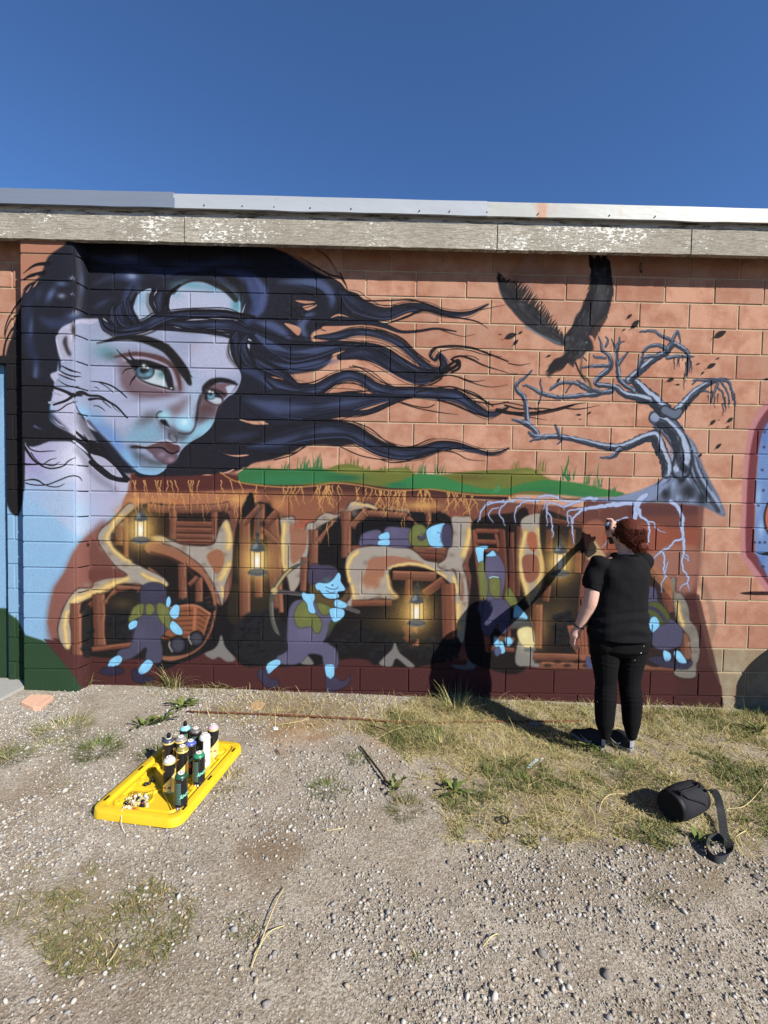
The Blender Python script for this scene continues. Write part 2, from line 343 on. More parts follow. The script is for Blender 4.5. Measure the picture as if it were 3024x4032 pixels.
def paint_mine(M):
    # upper left chamber
    fill(M,'D','950,470 880,500 790,575 725,660 735,740 800,810 900,890 1000,930 1095,1010 1110,1100 1400,1120 1450,1130 1520,1000 1540,760 1560,560 1659,440 1659,1400 1500,1450 1380,1430 1200,1500 1000,1490 1000,700 1400,740 1500,600 1390,480 1180,520 1060,470',DK,2)
    fill(M,'D','1000,700 1400,745 1500,560 1400,500 1150,500 960,480 880,520 800,600 740,650 740,740 850,820 1000,790',(54,40,30),4)
    fill(M,'D','560,1090 700,1040 760,990 930,1010 1000,1100 1100,1100 1400,1100 1390,1250 1300,1400 1100,1480 500,1440 540,1200',(40,36,32),2)
    fill(M,'D','1000,770 1150,800 1280,880 1370,980 1395,1120 1100,1100 1060,960 1000,900 920,860 860,800',(42,32,28),3)
    spot(M,'D',780,1110,60,26,(92,78,44),.7); spot(M,'D',1100,640,60,50,(112,88,40),.6)
    beam(M,'D','960,490 1100,505 1400,500 1500,480',30,(152,96,64)); beam(M,'D','1130,505 1130,700',30); beam(M,'D','1400,520 1395,720',24)
    for y in (600,640,680,715): beam(M,'D','1150,%d 1385,%d'%(y,y+4),20,(140,84,54))
    fill(M,'D','1040,560 1100,540 1095,690 1010,680',(46,34,24),4)
    beam(M,'D','780,590 775,740',34,(150,100,44)); beam(M,'D','820,560 825,820',18,(170,110,40))
    stroke(M,'I','1085,125 1095,122 1108,132 1110,150 1098,156 1086,146 1092,136 1108,138',2.6,(20,20,22),.5)
    stroke(M,'D','985,755 1120,790 1250,860 1340,940 1400,1090 1390,1250 1330,1380 1240,1450 1120,1480 1030,1470',[50,40,34,24,14,8,7,8,20,14],(160,100,62),1.5)
    stroke(M,'D','985,790 1120,830 1230,900 1300,980',[14,14,12,6],(78,44,28),3,.8)
    beam(M,'D','1190,860 1195,1100',32); beam(M,'D','1300,950 1300,1110',28); beam(M,'D','1235,1000 1290,945',16)
    for k in range(9):
        y=1080+k*34; stroke(M,'D',[[1340,y+8],[1378,y-8]],5,(118,62,40),1,.8)
    rock(M,'D','985,690 1050,680 1150,725 1250,745 1390,735 1430,640 1478,572 1510,640 1520,800 1505,900 1470,1000 1452,1132 1430,1070 1390,985 1330,890 1250,820 1150,755 1060,722',(('1478,600 1500,700 1490,760',22),('1440,960 1475,900 1495,860',22),('1455,1080 1450,1010',10)))
    spot(M,'D',1030,700,30,14,(226,198,110),.9)
    fill(M,'D','1350,810 1400,770 1450,780 1465,850 1420,930 1380,880',(166,104,64),3)
    # rock rim at left
    rock(M,'D','880,490 840,470 770,540 720,590 660,640 640,700 690,790 760,880 830,940 640,960 600,1020 520,1020 450,1090 400,1200 380,1300 400,1380 450,1420 470,1330 450,1230 470,1160 540,1100 640,1060 740,990 900,990 960,1010 1095,1005 1060,950 960,900 860,850 780,790 730,740 725,660 800,570',
        (('800,545 750,580 725,640 700,690 720,740 770,800 850,850',17),('760,985 690,1020 620,1050 500,1090 470,1120',24),('440,1170 425,1250 430,1330 440,1400',18),('930,930 1010,970 1080,1000',16),('830,960 740,990 700,1010',20)))
    fill(M,'D','590,900 740,890 830,940 700,960 600,980',(118,64,50),3,.9); fill(M,'D','600,700 650,760 740,880 600,890',(126,74,60),6,.8)
    # left chamber lower
    beam(M,'D','500,1120 510,1450',46); beam(M,'D','540,1180 620,1100 650,1060',18); beam(M,'D','645,1060 655,1400',48); beam(M,'D','690,1120 760,1030',20); beam(M,'D','760,1020 930,1030',24)
    fill(M,'D','540,1110 575,1105 560,1160 530,1180',(44,38,32),2); fill(M,'D','545,1200 590,1140 595,1440 545,1440',(46,44,42),2)
    fill(M,'D','700,1130 760,1060 900,1050 900,1380 700,1390',(42,38,34),3); spot(M,'D',800,1120,60,28,(96,80,42),.7)
    coal(M,'D',700,900,[1220,1180,1190],1370,26,3); coal(M,'D',550,592,[1200,1180],1420,7,4)
    beam(M,'D','600,1420 900,1385',18,(160,92,54))
    # cart
    coal(M,'D',1120,1390,[1110,1100,1110,1150],1160,26,5)
    fill(M,'D','1100,1150 1260,1130 1375,1190 1320,1330 1100,1360 1050,1350 1060,1170',(150,86,36),1,1,False)
    for k in range(6):
        y=1170+k*32; stroke(M,'D',[[1110+k*3,y+4],[1260,y-4]],3.5,(70,36,18),1,.9); stroke(M,'D',[[1290,y-10],[1360-k*8,y+22]],3.2,(70,36,18),1,.9)
    stroke(M,'D','1095,1150 1265,1132 1372,1188',8,(204,124,72),1); stroke(M,'D','1275,1140 1265,1320',11,(186,106,58),1); stroke(M,'D','1370,1190 1325,1330',6,(190,110,60),1); stroke(M,'D','1180,1300 1320,1330',7,(160,90,48),1); stroke(M,'D','1060,1330 1200,1370 1300,1340',8,(60,34,20),1)
    for x,y,R in ((1162,1392,58),(1282,1350,50)):
        ell(M,'D',x,y,R,R*1.05,(26,26,28),1); stroke(M,'D',[[x-R*.92,y-R*.4],[x-R*.98,y+R*.1],[x-R*.6,y+R*.8]],5,(226,220,206),1); ell(M,'D',x,y,R*.8,R*.85,(66,68,80),3); ell(M,'D',x,y,R*.5,R*.5,(92,94,106),6,.7); ell(M,'D',x,y,R*.2,R*.2,(36,36,40),1); ell(M,'D',x,y,R*.09,R*.09,(200,200,200),1)
    # centre left chamber (frames D 1500-1659 / E)
    fill(M,'E','-130,700 -60,560 -40,480 60,460 140,520 190,620 175,720 185,860 210,940 240,1030 330,900 350,700 400,600 560,540 620,520 740,500 1000,520 1240,540 1290,600 1290,720 1100,760 640,740 600,820 620,1000 560,1140 620,1150 800,1120 940,1090 980,1060 890,960 900,890 1060,880 1180,900 1290,960 1300,1000 1330,1180 1340,1430 1100,1530 950,1520 540,1520 300,1530 100,1530 -130,1450',DK,2)
    fill(M,'E','-150,1010 -80,1000 60,1010 130,1100 150,1250 -150,1250',(58,50,34),6,.9)
    for t,w in (('-60,560 -58,1270',42),('40,470 30,700',40),('-70,600 40,480',20),('120,560 155,1180',48),('60,620 150,520',26),('60,640 150,720',20),('30,900 30,1080',30)): beam(M,'E',t,w,(144,90,60))
    for x,y in ((90,480),(60,600)): spot(M,'E',x,y,16,16,(30,26,24),.8)
    coal(M,'E',-110,200,[1260,1230,1150,1180],1420,60,6)
    # hill of coal right of the cart
    fill(M,'D','1520,1330 1560,1230 1659,1170 1800,1210 1900,1300 1900,1500 1700,1520 1540,1440',(40,42,44),5,.95); coal(M,'D',1530,1720,[1320,1200,1180],1440,44,7)
    # tan column between chambers
    rock(M,'E','170,570 200,560 260,560 270,640 330,650 350,600 400,590 420,560 470,530 540,540 600,510 630,460 680,455 720,470 740,465 800,490 800,510 740,495 620,520 540,560 420,620 380,680 350,800 330,900 300,980 270,1030 240,1050 220,960 190,880 175,760 180,650',
        (('200,600 190,700 190,850 205,900',20),('640,470 690,470 790,495',6)))
    fill(M,'E','240,600 330,650 350,640 330,780 250,860 235,700',(164,104,70),4,.9)
    for t in ('860,500 910,495 900,515','930,505 1000,500 1010,530 950,520'): fill(M,'E',t,(170,140,110),2,.9)
    # bunk chamber
    for t,w in (('390,640 388,1040',34),('600,520 600,820',40),('420,720 540,580',24),('640,620 740,510',30),('330,820 320,1040',24),('740,530 1000,545',22),('1000,560 1080,640',22),('1140,520 1140,600',20)): beam(M,'E',t,w,(152,96,64))
    fill(M,'E','440,720 560,580 570,880 600,930 560,960 430,900',(28,26,26),3); fill(M,'E','660,660 720,580 1030,580 1000,640 860,620 720,660 690,740',(24,22,24),2)
    fill(M,'E','1200,520 1280,560 1300,640 1200,620',(36,30,26),3)
    beam(M,'E','1040,770 1250,780',34,(142,88,58)); beam(M,'E','1060,810 1230,820',20,(120,62,36)); beam(M,'E','1100,850 1210,850',12,(110,58,34))
    # tan rock under the bunk, round the middle chamber
    rock(M,'E','700,755 860,745 1000,760 1060,790 1120,840 1230,860 1290,900 1350,960 1390,1050 1380,1180 1390,1250 1370,1330 1320,1320 1310,1200 1320,1060 1290,1010 1200,950 1120,890 1020,870 930,880 885,900 880,970 910,1040 940,1080 900,1095 800,1080 740,1100 700,1125 600,1135 640,1060 615,960 600,860 620,800',
        (('680,780 630,830 610,900 625,980',16),('890,890 960,865 1060,862 1150,890 1250,950',14),('870,940 890,1030 930,1075',14),('1330,1060 1325,1200 1340,1300',22),('1370,1130 1380,1200',14),('640,1010 660,1090',18)))
    fill(M,'E','760,830 900,810 1060,840 1110,860 1010,850 900,870 860,900 840,960 800,1020 740,1030 710,980 740,880',(170,110,76),4,.95); spot(M,'E',770,960,40,40,(176,112,66),.8)
    for x,y,R in ((760,1030,34),(840,970,30),(700,1010,30),(860,1050,34),(690,1070,30)): spot(M,'E',x,y,R*.7,R*.6,(196,180,156),.7)
    # right tan column by the ladder
    rock(M,'E','1290,560 1300,660 1270,760 1250,830 1200,870 1260,900 1310,900 1330,1000 1300,1100 1310,1330 1340,1370 1370,1360 1385,1200 1400,1100 1385,950 1360,880 1390,800 1420,660 1415,560 1360,555',
        (('1410,640 1390,740 1370,800',22),('1300,950 1330,1050',16),('1330,1130 1330,1290',26)))
    fill(M,'E','1335,900 1370,1000 1365,1100 1340,1080 1350,980',(140,90,60),3,.7)
    # middle chamber
    fill(M,'E','895,900 940,885 1060,885 1170,910 1290,1000 1300,1090 1310,1390 1100,1530 800,1520 560,1520 500,1370 600,1200 620,1150 900,1110 950,1080 905,1010',(34,30,27),2)
    beam(M,'E','905,935 1190,945',36,(144,90,60)); beam(M,'E','1010,960 1005,1110',26,(150,88,50)); beam(M,'E','1015,1260 1030,1400',60,(132,74,40)); beam(M,'E','1110,1060 1240,965',34,(132,74,44)); beam(M,'E','1265,990 1275,1360',50,(142,80,46)); beam(M,'E','640,1120 900,1115',22,(150,86,46))
    spot(M,'E',880,1250,110,50,(84,68,34),.7); spot(M,'E',1000,1170,110,80,(120,90,34),.6)
    coal(M,'E',540,1330,[1340,1270,1290,1340,1300,1340,1370,1340],1490,130,8)
    fill(M,'E','480,1520 560,1490 640,1480 740,1490 800,1530 1000,1545 1170,1520 1300,1540 1300,1700 400,1700 420,1530',(90,42,38),3)
    for t in ('920,1375 950,1440 1010,1490 1050,1530 1010,1540 930,1480 900,1530 850,1530 815,1510 860,1460 900,1420','300,1450 330,1440 385,1500 380,1520 310,1515 290,1480'): fill(M,'E',t,(136,132,126),1.5)
    fill(M,'D','1445,1325 1470,1400 1530,1470 1530,1495 1480,1500 1430,1470 1390,1485 1335,1450 1390,1420 1420,1390',(140,136,130),1.5)
    fill(M,'E','1290,1520 1380,1520 1400,1480 1480,1480 1560,1495 1500,1510 1450,1530 1430,1555 1330,1550',(112,118,122),1.5)
    # ladder chamber and right side (frame F)
    fill(M,'E','1420,600 1500,560 1659,560 1800,560 1800,1500 1480,1530 1380,1420 1400,1150 1430,1000 1400,860 1430,760',(38,30,26),2)
    fill(M,'F','0,520 60,520 90,600 80,760 70,860 100,1000 140,1100 130,1250 50,1360 -150,1400 -250,1250 -220,800 -180,560',(40,30,26),2)
    stroke(M,'E','1440,650 1530,1420',[18,26],(150,80,46),1); stroke(M,'E','1580,670 1660,1000',[14,18],(150,80,46),1)
    for x,y,x2 in ((1450,645,1630),(1448,715,1585),(1470,770,1600)): beam(M,'E',[[x,y],[x2,y+4]],16,(156,80,46))
    beam(M,'E','1620,640 1659,1350',22,(120,62,40)); beam(M,'F','70,600 60,1050',18,(106,60,40)); beam(M,'F','20,640 30,1100',20,(120,66,42))
    beam(M,'E','1530,1410 1700,1425',16,(142,78,44)); beam(M,'E','1560,1345 1700,1360',18,(142,88,58)); beam(M,'E','1570,1270 1700,1275',16,(142,88,58))
    # column by the hanging lamp
    rock(M,'F','85,560 200,520 215,600 200,700 225,760 230,900 200,1010 150,1090 130,1105 100,1000 70,880 75,760 95,680',
        (('110,640 85,760 90,900 130,1060',24),('195,620 215,740 215,860 190,980',26)))
    fill(M,'F','130,640 175,650 185,740 150,760 120,700',(176,92,44),3); fill(M,'F','90,800 180,790 200,900 150,960 110,940',(150,88,60),3)
    fill(M,'F','205,520 250,500 400,560 480,640 490,800 470,900 450,1100 440,1270 430,1400 200,1420 110,1360 150,1110 215,1020 235,880 205,700',(44,36,30),2)
    spot(M,'F',330,1150,70,60,(92,76,40),.8); spot(M,'F',190,1250,50,90,(186,140,60),.8)
    beam(M,'F','190,1100 185,1380',40,(160,104,48)); beam(M,'F','255,980 240,1080',26,(120,72,40)); beam(M,'F','250,560 480,600',20,(110,64,40)); beam(M,'F','265,620 260,760',26,(110,66,40)); beam(M,'F','410,620 400,760',26,(110,66,40)); beam(M,'F','455,770 450,900',30,(150,86,52))
    fill(M,'F','480,600 580,560 640,640 640,760 560,790 500,760',(164,96,60),5,.95); fill(M,'F','540,690 600,760 620,800 560,830 500,800',(196,170,120),4,.9); fill(M,'F','640,600 1000,600 960,760 640,760',(160,78,38),5,.9)
    coal(M,'F',300,470,[1160,1140,1170],1370,40,9)
    fill(M,'F','60,1350 100,1290 170,1370 160,1400 190,1440 228,1500 140,1495 50,1480',(146,142,134),1.5); spot(M,'F',120,1340,30,40,(236,220,150),.9)
    beam(M,'F','160,1430 560,1440',26,(152,96,62)); beam(M,'F','200,1490 560,1500',30,(152,96,62)); beam(M,'F','850,1445 1070,1455',26,(152,96,62)); beam(M,'F','820,1500 1060,1510',28,(152,96,62))
    for k in range(7): ell(M,'F',190+k*62,1465+(k%2)*24,26,11,(58,40,30),4,.8)
    for k in range(3): ell(M,'F',880+k*60,1478+(k%2)*12,26,10,(58,40,30),4,.8)
    fill(M,'F','375,1235 440,1230 500,1245 515,1420 480,1460 430,1400 400,1330',(164,92,56),1,1,False)
    for k in range(4): stroke(M,'F',[[400+k*28,1250],[430+k*20,1420]],4,(90,48,28),1,.8)
    fill(M,'F','500,1430 520,1440 540,1500 510,1510 495,1470',(84,88,130),2)
    # far right chamber
    fill(M,'F','880,880 960,920 1030,1000 1080,1100 1090,1230 1150,1330 1170,1440 1060,1480 850,1440',(60,42,34),3)
    beam(M,'F','1010,1010 1040,1150',44,(140,76,46)); beam(M,'F','1130,1280 1140,1450',44,(152,96,62)); fill(M,'F','890,880 940,860 1050,960 1070,1080 1000,1010',(176,112,60),4,.8)
    rock(M,'F','1040,930 1070,940 1065,1020 1110,1040 1150,1120 1160,1200 1200,1250 1222,1350 1215,1450 1200,1480 1195,1560 1120,1570 1060,1545 1080,1500 1160,1470 1165,1380 1150,1300 1090,1230 1060,1130 1055,1030',(('1080,1090 1100,1190 1120,1230',16),),(140,134,122))
def squig(M,f,x,y,L,w,col,r,tw=.6,soft=.6,a=.95,lean=0.):
    n=max(3,int(L/11)); p=[[x,y]]; dx=0
    for k in range(n):
        dx=r.uniform(-1,1)*9*tw+lean*11; p.append([p[-1][0]+dx,p[-1][1]+L/n*r.uniform(.6,1.3)])
    pp=pts(f,p); to=line_poly(pp,np.linspace(w,w*.35,len(p)),2); q=raster(M,to_canvas(to),soft)
    if q: put(M,q[0],q[1],col,a,soft)
    return p
def paint_ground(M):
    # grass mounds
    G=(46,128,66); O=(122,128,44)
    fill(M,'E','-90,260 -20,235 60,238 160,240 230,250 300,236 420,230 470,240 560,212 660,215 740,245 820,245 930,232 1010,238 1060,270 1200,280 1340,262 1500,250 1659,245 1800,235 1900,290 2060,400 1659,410 1500,405 1300,390 1100,370 850,360 600,330 400,345 200,345 0,340 -90,320',O,2)
    fill(M,'E','-95,250 -20,238 200,245 420,240 560,275 680,300 560,320 400,330 200,345 0,335 -95,322',G,4); fill(M,'E','-50,330 100,290 300,290 480,300 400,330 150,345',(40,136,84),8,.7); spot(M,'E',600,300,80,18,(36,112,76),.8)
    fill(M,'E','860,360 960,320 1060,280 1200,282 1340,330 1500,370 1659,375 1659,412 1400,395 1200,375 1000,368',(44,140,70),4); spot(M,'E',940,345,60,12,(34,120,80),.8); spot(M,'E',1420,300,80,14,(112,98,40),.8)
    fill(M,'F','-20,370 60,340 200,310 330,310 480,330 600,360 740,390 700,415 640,415 500,420 330,400 150,385 0,405',(50,136,62),3); fill(M,'F','-20,385 200,350 420,370 560,400 400,410 150,388',(34,126,74),7,.6)
    spot(M,'E',640,250,90,12,(150,158,60),.7); spot(M,'E',930,255,60,10,(150,156,56),.7); spot(M,'F',130,262,80,14,(150,150,58),.7)
    r=np.random.RandomState(11)
    for f,x0,x1,y,h,n,c in (('E',30,110,250,40,10,G),('E',180,230,245,60,8,G),('E',280,350,240,90,12,G),('E',360,450,238,110,16,G),('E',590,680,222,60,14,O),('E',700,760,240,30,6,O),('E',820,880,245,30,6,O),('E',970,1040,240,40,10,O),('E',1060,1130,270,80,10,G),('E',1180,1250,270,80,8,G),('F',20,90,245,70,8,O),('F',180,250,245,80,8,O),('F',340,420,300,90,14,G),('F',480,520,325,80,8,G),('F',540,600,345,90,9,G),('F',650,690,375,50,6,G),('E',1560,1600,385,60,8,(70,150,90))):
        for k in range(n):
            x=r.uniform(x0,x1); hh=h*r.uniform(.35,1.); l=r.uniform(-.2,.45)
            stroke(M,f,[[x,y+8],[x+l*hh*.4,y-hh*.5],[x+l*hh,y-hh]],[5,3.5,1],c,.6,.9)
    stroke(M,'F','385,310 362,270 383,190 385,150',[10,9,7,2],(54,130,70),.6); stroke(M,'E','1088,270 1095,240 1112,185',[7,5,1.5],(80,140,66),.6); stroke(M,'F','575,340 570,270 577,200',[6,5,2],(60,134,70),.6)
    # ochre edge below the grass
    stroke(M,'E','-220,265 -150,310 -90,330 0,345 200,362 400,352 500,335 600,338 720,355 850,378 1000,382 1150,375 1300,395 1450,412 1659,418 1700,422',6,(176,124,48),.8)
    stroke(M,'F','0,405 120,385 240,392 360,425 470,425',6,(150,100,44),.8)
    # amber rootlets
    r=np.random.RandomState(4); C=(214,156,62)
    for x in (865,885,935,950,1010,1035,1050,1095,1110,1140,1230,1245,1260,1300,1440,1500,1560): 
        p=squig(M,'D',x,315,r.uniform(60,110),5,C,r,.8,lean=r.uniform(-.3,.3)); squig(M,'D',p[-2][0],p[-2][1],50,4,C,r,1,lean=.3)
    for k in range(44): squig(M,'D',r.uniform(860,1659),r.uniform(390,480),r.uniform(40,130),3.6,(206,146,56),r,.8)
    for k in range(58):
        x=r.uniform(0,1450); y=np.interp(x,[0,400,560,850,1150,1450],[350,355,345,385,380,420]); p=squig(M,'E',x,y,r.uniform(60,190),4.6,C,r,.9,lean=r.uniform(-.25,.25))
        j=r.randint(1,len(p)); squig(M,'E',p[j][0],p[j][1],r.uniform(30,90),3.4,C,r,1,lean=r.choice([-.6,.6]))
    for x in (480,510,980,970,1150,1400): squig(M,'E',x,r.uniform(540,600),r.uniform(60,170),3.8,C,r,.6)
    for k in range(10): squig(M,'F',r.uniform(100,600),r.uniform(420,470),r.uniform(50,110),3.2,(190,124,44),r,.8,a=.7)
def paint_miners(M):
    f0=globals()['fill']
    def fill(M,f,t,c,soft=0,a=1,sm=True):
        q=spline(pts(f,t),True); q=np.concatenate([q,q[:1]]); stroke(M,'P',[list(v) for v in q[::3]],4.5,tuple(v*.5 for v in c),1.,.8); f0(M,f,t,c,soft,a,sm); c0=q.mean(0); w=np.ptp(q,axis=0); spot(M,'P',c0[0]-w[0]*.1,c0[1]-w[1]*.12,max(5,w[0]*.22),max(5,w[1]*.22),tuple(min(255,v*1.14) for v in c),.5)
    P,O,S=PURP,OLIV,SKYB
    # miner pushing the cart
    fill(M,'D','910,1100 920,1020 980,985 1050,990 1085,1030 1085,1110 1080,1160 920,1160',(70,68,90),1.5)
    fill(M,'D','915,1130 1080,1130 1100,1160 1090,1280 1050,1350 1060,1420 1050,1500 1000,1510 950,1480 960,1420 940,1410 900,1450 850,1480 790,1490 765,1450 790,1420 850,1400 880,1300 900,1220',(86,84,108),2)
    for t in ('880,1140 935,1125 930,1190 900,1215 850,1240 840,1220 855,1190','955,1130 990,1125 1010,1160 985,1195 955,1190','1030,1120 1085,1135 1110,1180 1110,1280 1080,1270 1030,1200'): fill(M,'D',t,(124,128,62),1.5)
    for t in ('840,1260 865,1235 895,1235 890,1270 850,1290','1090,1090 1105,1075 1115,1110 1100,1145 1085,1130','1110,1170 1140,1130 1170,1140 1165,1200 1140,1220 1110,1200','1110,1260 1130,1235 1180,1280 1190,1320 1150,1320 1115,1290','705,1530 720,1490 770,1460 797,1480 780,1515 730,1535','905,1575 910,1540 960,1488 997,1510 970,1560 920,1585'): fill(M,'D',t,S,.8)
    for t in ('650,1570 680,1540 720,1535 800,1545 795,1575 720,1590','865,1560 890,1550 910,1585 990,1600 1000,1625 930,1640 870,1620'): fill(M,'D',t,(52,48,74),3)
    # pick
    stroke(M,'E','345,845 270,880 200,930 150,1000 130,1040 115,1100 115,1200 135,1290 170,1335',[5,15,19,22,22,18,15,11,2],(96,96,84),.8); stroke(M,'E','240,895 200,935 150,1005 140,1040',8,(214,180,96),2.5,.95); stroke(M,'E','118,1110 128,1220 160,1320',5,(156,150,140),2,.9)
    stroke(M,'E','135,1040 330,1065 500,1115 680,1175',[18,16,17,17],(98,92,92),.8); ell(M,'E',132,1038,22,22,(206,180,116),2)
    # walking miner with pick
    fill(M,'E','365,1010 350,940 365,880 400,860 440,870 480,870 530,885 548,930 520,960 430,985 400,1010',(80,72,96),1.5)
    fill(M,'E','370,1000 420,1000 450,1080 560,1090 600,1030 600,1000 620,1060 600,1100 540,1110 500,1190 430,1180 370,1060',(104,84,44),2)
    fill(M,'E','400,1000 425,985 480,990 520,960 550,920 565,940 565,975 590,1015 590,1035 545,1045 555,1075 530,1088 480,1085 445,1060 430,1035 410,1030',S,.8)
    stroke(M,'E','465,1010 500,1025 535,1025 550,1010',3,(60,90,130),.6); stroke(M,'E','470,1035 500,1050 530,1045',3,(70,100,140),.6); ell(M,'E',512,1000,7,5,(64,84,120),.6)
    fill(M,'E','215,1350 225,1180 260,1110 320,1095 400,1110 450,1180 510,1190 520,1240 500,1310 450,1370 480,1380 535,1420 550,1480 540,1540 470,1550 450,1500 440,1460 360,1450 310,1500 250,1520 160,1510 150,1470 215,1430',(104,100,130),1.5)
    fill(M,'E','262,1200 290,1130 330,1105 380,1130 400,1180 440,1240 430,1300 400,1312 370,1270 290,1275',O,1.5); fill(M,'E','410,1120 470,1130 515,1165 450,1195',O,1.5); fill(M,'E','510,1230 560,1230 520,1270 480,1330 470,1350 490,1290',(70,84,40),2)
    for t in ('312,1060 325,1045 345,1060 390,1060 395,1090 385,1120 400,1180 360,1175 345,1120 320,1090','525,1110 545,1095 600,1120 600,1145 560,1150 530,1140','492,1165 520,1150 580,1160 590,1190 570,1220 530,1240 510,1225','80,1560 85,1520 130,1490 165,1490 170,1515 130,1550 95,1580','463,1530 490,1518 520,1525 522,1590 500,1615 475,1600'): fill(M,'E',t,S,.8)
    fill(M,'E','20,1580 50,1545 80,1560 90,1600 130,1615 155,1625 160,1655 110,1670 60,1650',(70,60,86),2); fill(M,'E','468,1600 500,1620 525,1600 560,1625 600,1620 615,1590 628,1610 610,1650 560,1680 490,1705 472,1690',(74,66,92),2)
    # miner asleep on the bunk
    fill(M,'E','695,690 720,660 790,640 830,655 830,740 760,735 690,745',(102,96,128),1.5); fill(M,'E','850,650 880,620 960,625 1030,640 1030,745 860,740',(102,96,128),1.5)
    for t in ('820,675 875,655 880,700 820,700','815,712 880,705 878,740 815,738'): fill(M,'E',t,S,.8)
    stroke(M,'E','690,705 820,700',3,(48,44,70),.8); stroke(M,'E','880,700 1000,700 1020,690',3,(50,46,74),.8)
    fill(M,'E','1010,690 1035,620 1090,605 1130,640 1140,700 1150,745 1040,745',O,1.5); fill(M,'E','1070,680 1100,690 1135,640 1145,660 1110,700 1080,705',(80,74,104),1.2)
    fill(M,'E','1130,640 1180,610 1245,598 1235,630 1240,745 1160,748 1130,690',S,.8); fill(M,'E','1240,610 1285,615 1290,740 1245,748 1225,690',(76,70,98),1.5)
    stroke(M,'E','1195,655 1220,665 1215,690 1225,700 1212,720',2.6,(70,110,150),.6)
    # miner on the ladder
    fill(M,'E','1450,755 1520,745 1525,760 1500,780 1495,850 1470,860 1455,810',S,.8)
    fill(M,'E','1460,880 1500,850 1530,960 1530,1100 1480,1085 1470,980',O,1.2)
    fill(M,'E','1515,820 1560,780 1600,810 1635,880 1640,960 1620,1090 1659,1090 1660,1180 1480,1190 1475,1110 1520,1090 1530,980 1510,900',(104,98,128),1.5); fill(M,'E','1540,790 1560,775 1580,805 1560,812 1515,810',S,.8)
    fill(M,'E','1540,960 1600,955 1605,1060 1590,1085 1545,1060',O,1.2); stroke(M,'E','1535,955 1560,945 1598,950',4,(170,220,240),.6)
    fill(M,'E','1480,1120 1659,1110 1659,1300 1600,1300 1590,1250 1540,1330 1490,1300 1480,1200',(90,86,118),1.5); fill(M,'F','0,990 40,1040 60,1100 40,1130 0,1090 -20,1050',O,1.2)
    for t in ('40,1120 65,1110 118,1170 120,1195 90,1215 60,1222 35,1190','-60,1340 -35,1340 -20,1400 -50,1410'): fill(M,'F',t,S,.8)
    fill(M,'E','1570,1340 1590,1345 1605,1385 1585,1410 1565,1380',S,1); fill(M,'E','1570,1415 1600,1410 1610,1440 1590,1465 1572,1450',(84,100,140),1)
    fill(M,'E','1640,1350 1670,1340 1690,1370 1659,1400',S,1)
    # crouching miner behind the cart
    fill(M,'F','885,1000 940,1000 960,1100 1000,1170 1050,1200 1110,1260 1110,1330 1090,1370 1000,1390 930,1370 890,1290 870,1150',(88,86,114),2)
    fill(M,'F','895,1095 960,1090 1010,1140 1030,1190 980,1230 930,1190 890,1150',(92,100,44),1.5); stroke(M,'F','890,1115 950,1140 1000,1200',14,(66,64,90),1.5)
    fill(M,'F','900,1240 910,1190 940,1180 965,1220 955,1250 920,1280 895,1285',S,.8)
    fill(M,'F','990,1400 1005,1395 1035,1415 1035,1450 1010,1468 992,1440',S,.8); fill(M,'F','1060,1405 1090,1398 1135,1460 1125,1482 1090,1470 1065,1430',S,.8)
    fill(M,'F','890,1445 980,1430 990,1465 1060,1470 1130,1480 1160,1455 1172,1475 1140,1510 1060,1505 960,1490',(62,60,84),2)
    # mini lamps and baskets near the ladder foot
    fill(M,'F','30,1190 120,1200 140,1235 60,1255 20,1240',(90,92,90),2); fill(M,'F','60,1265 150,1250 165,1370 90,1360',(236,220,150),4); stroke(M,'F','145,1180 165,1340',4,(110,110,100),.8); ell(M,'F',135,1390,40,14,(120,122,118),2)
def hair(M,f,t,w,hl=None,c=LOCK,soft=.7):
    w=[w[0]*.35]+list(w[1:-1])+[min(w[-1]*.35,8)]
    stroke(M,f,t,[v+5 for v in w],INK,soft); stroke(M,f,t,w,c,2.2)
    if hl:
        q=pts(f,t); m=len(q); stroke(M,f,t,[v*.5 for v in w],(50,58,84),max(4,w[len(w)//2]*.16),hl)
        d=np.gradient(q,axis=0); d/=np.maximum(np.hypot(d[:,0],d[:,1]),1e-6)[:,None]; nn=np.stack([-d[:,1],d[:,0]],1); W_=np.array(w)[:,None]
        for k in range(7):
            o=[-.62,.6,-.44,.4,-.2,.22,.0][k]+M.rs.uniform(-.08,.08); i0=M.rs.randint(0,2); ln=q[i0:]+nn[i0:]*(W_[i0:]*o+(5*o/abs(o+1e-3) if abs(o)>.5 else 0))+M.rs.uniform(-3,3,(m-i0,2)); ln[0]-=nn[i0]*W_[i0]*o*.5
            stroke(M,'P',[list(v) for v in ln],[1]+[3.4 if abs(o)>.5 else 2.6]*(m-i0-2)+[.8],INK if k!=3 else (86,104,148),.6,.85)
        for k in range(0,m-2,2): stroke(M,'P',[list(v) for v in q[k:k+3]],[2,w[min(k+1,len(w)-1)]*.34,2],(84,104,150),max(3,w[len(w)//2]*.12),hl*.85)
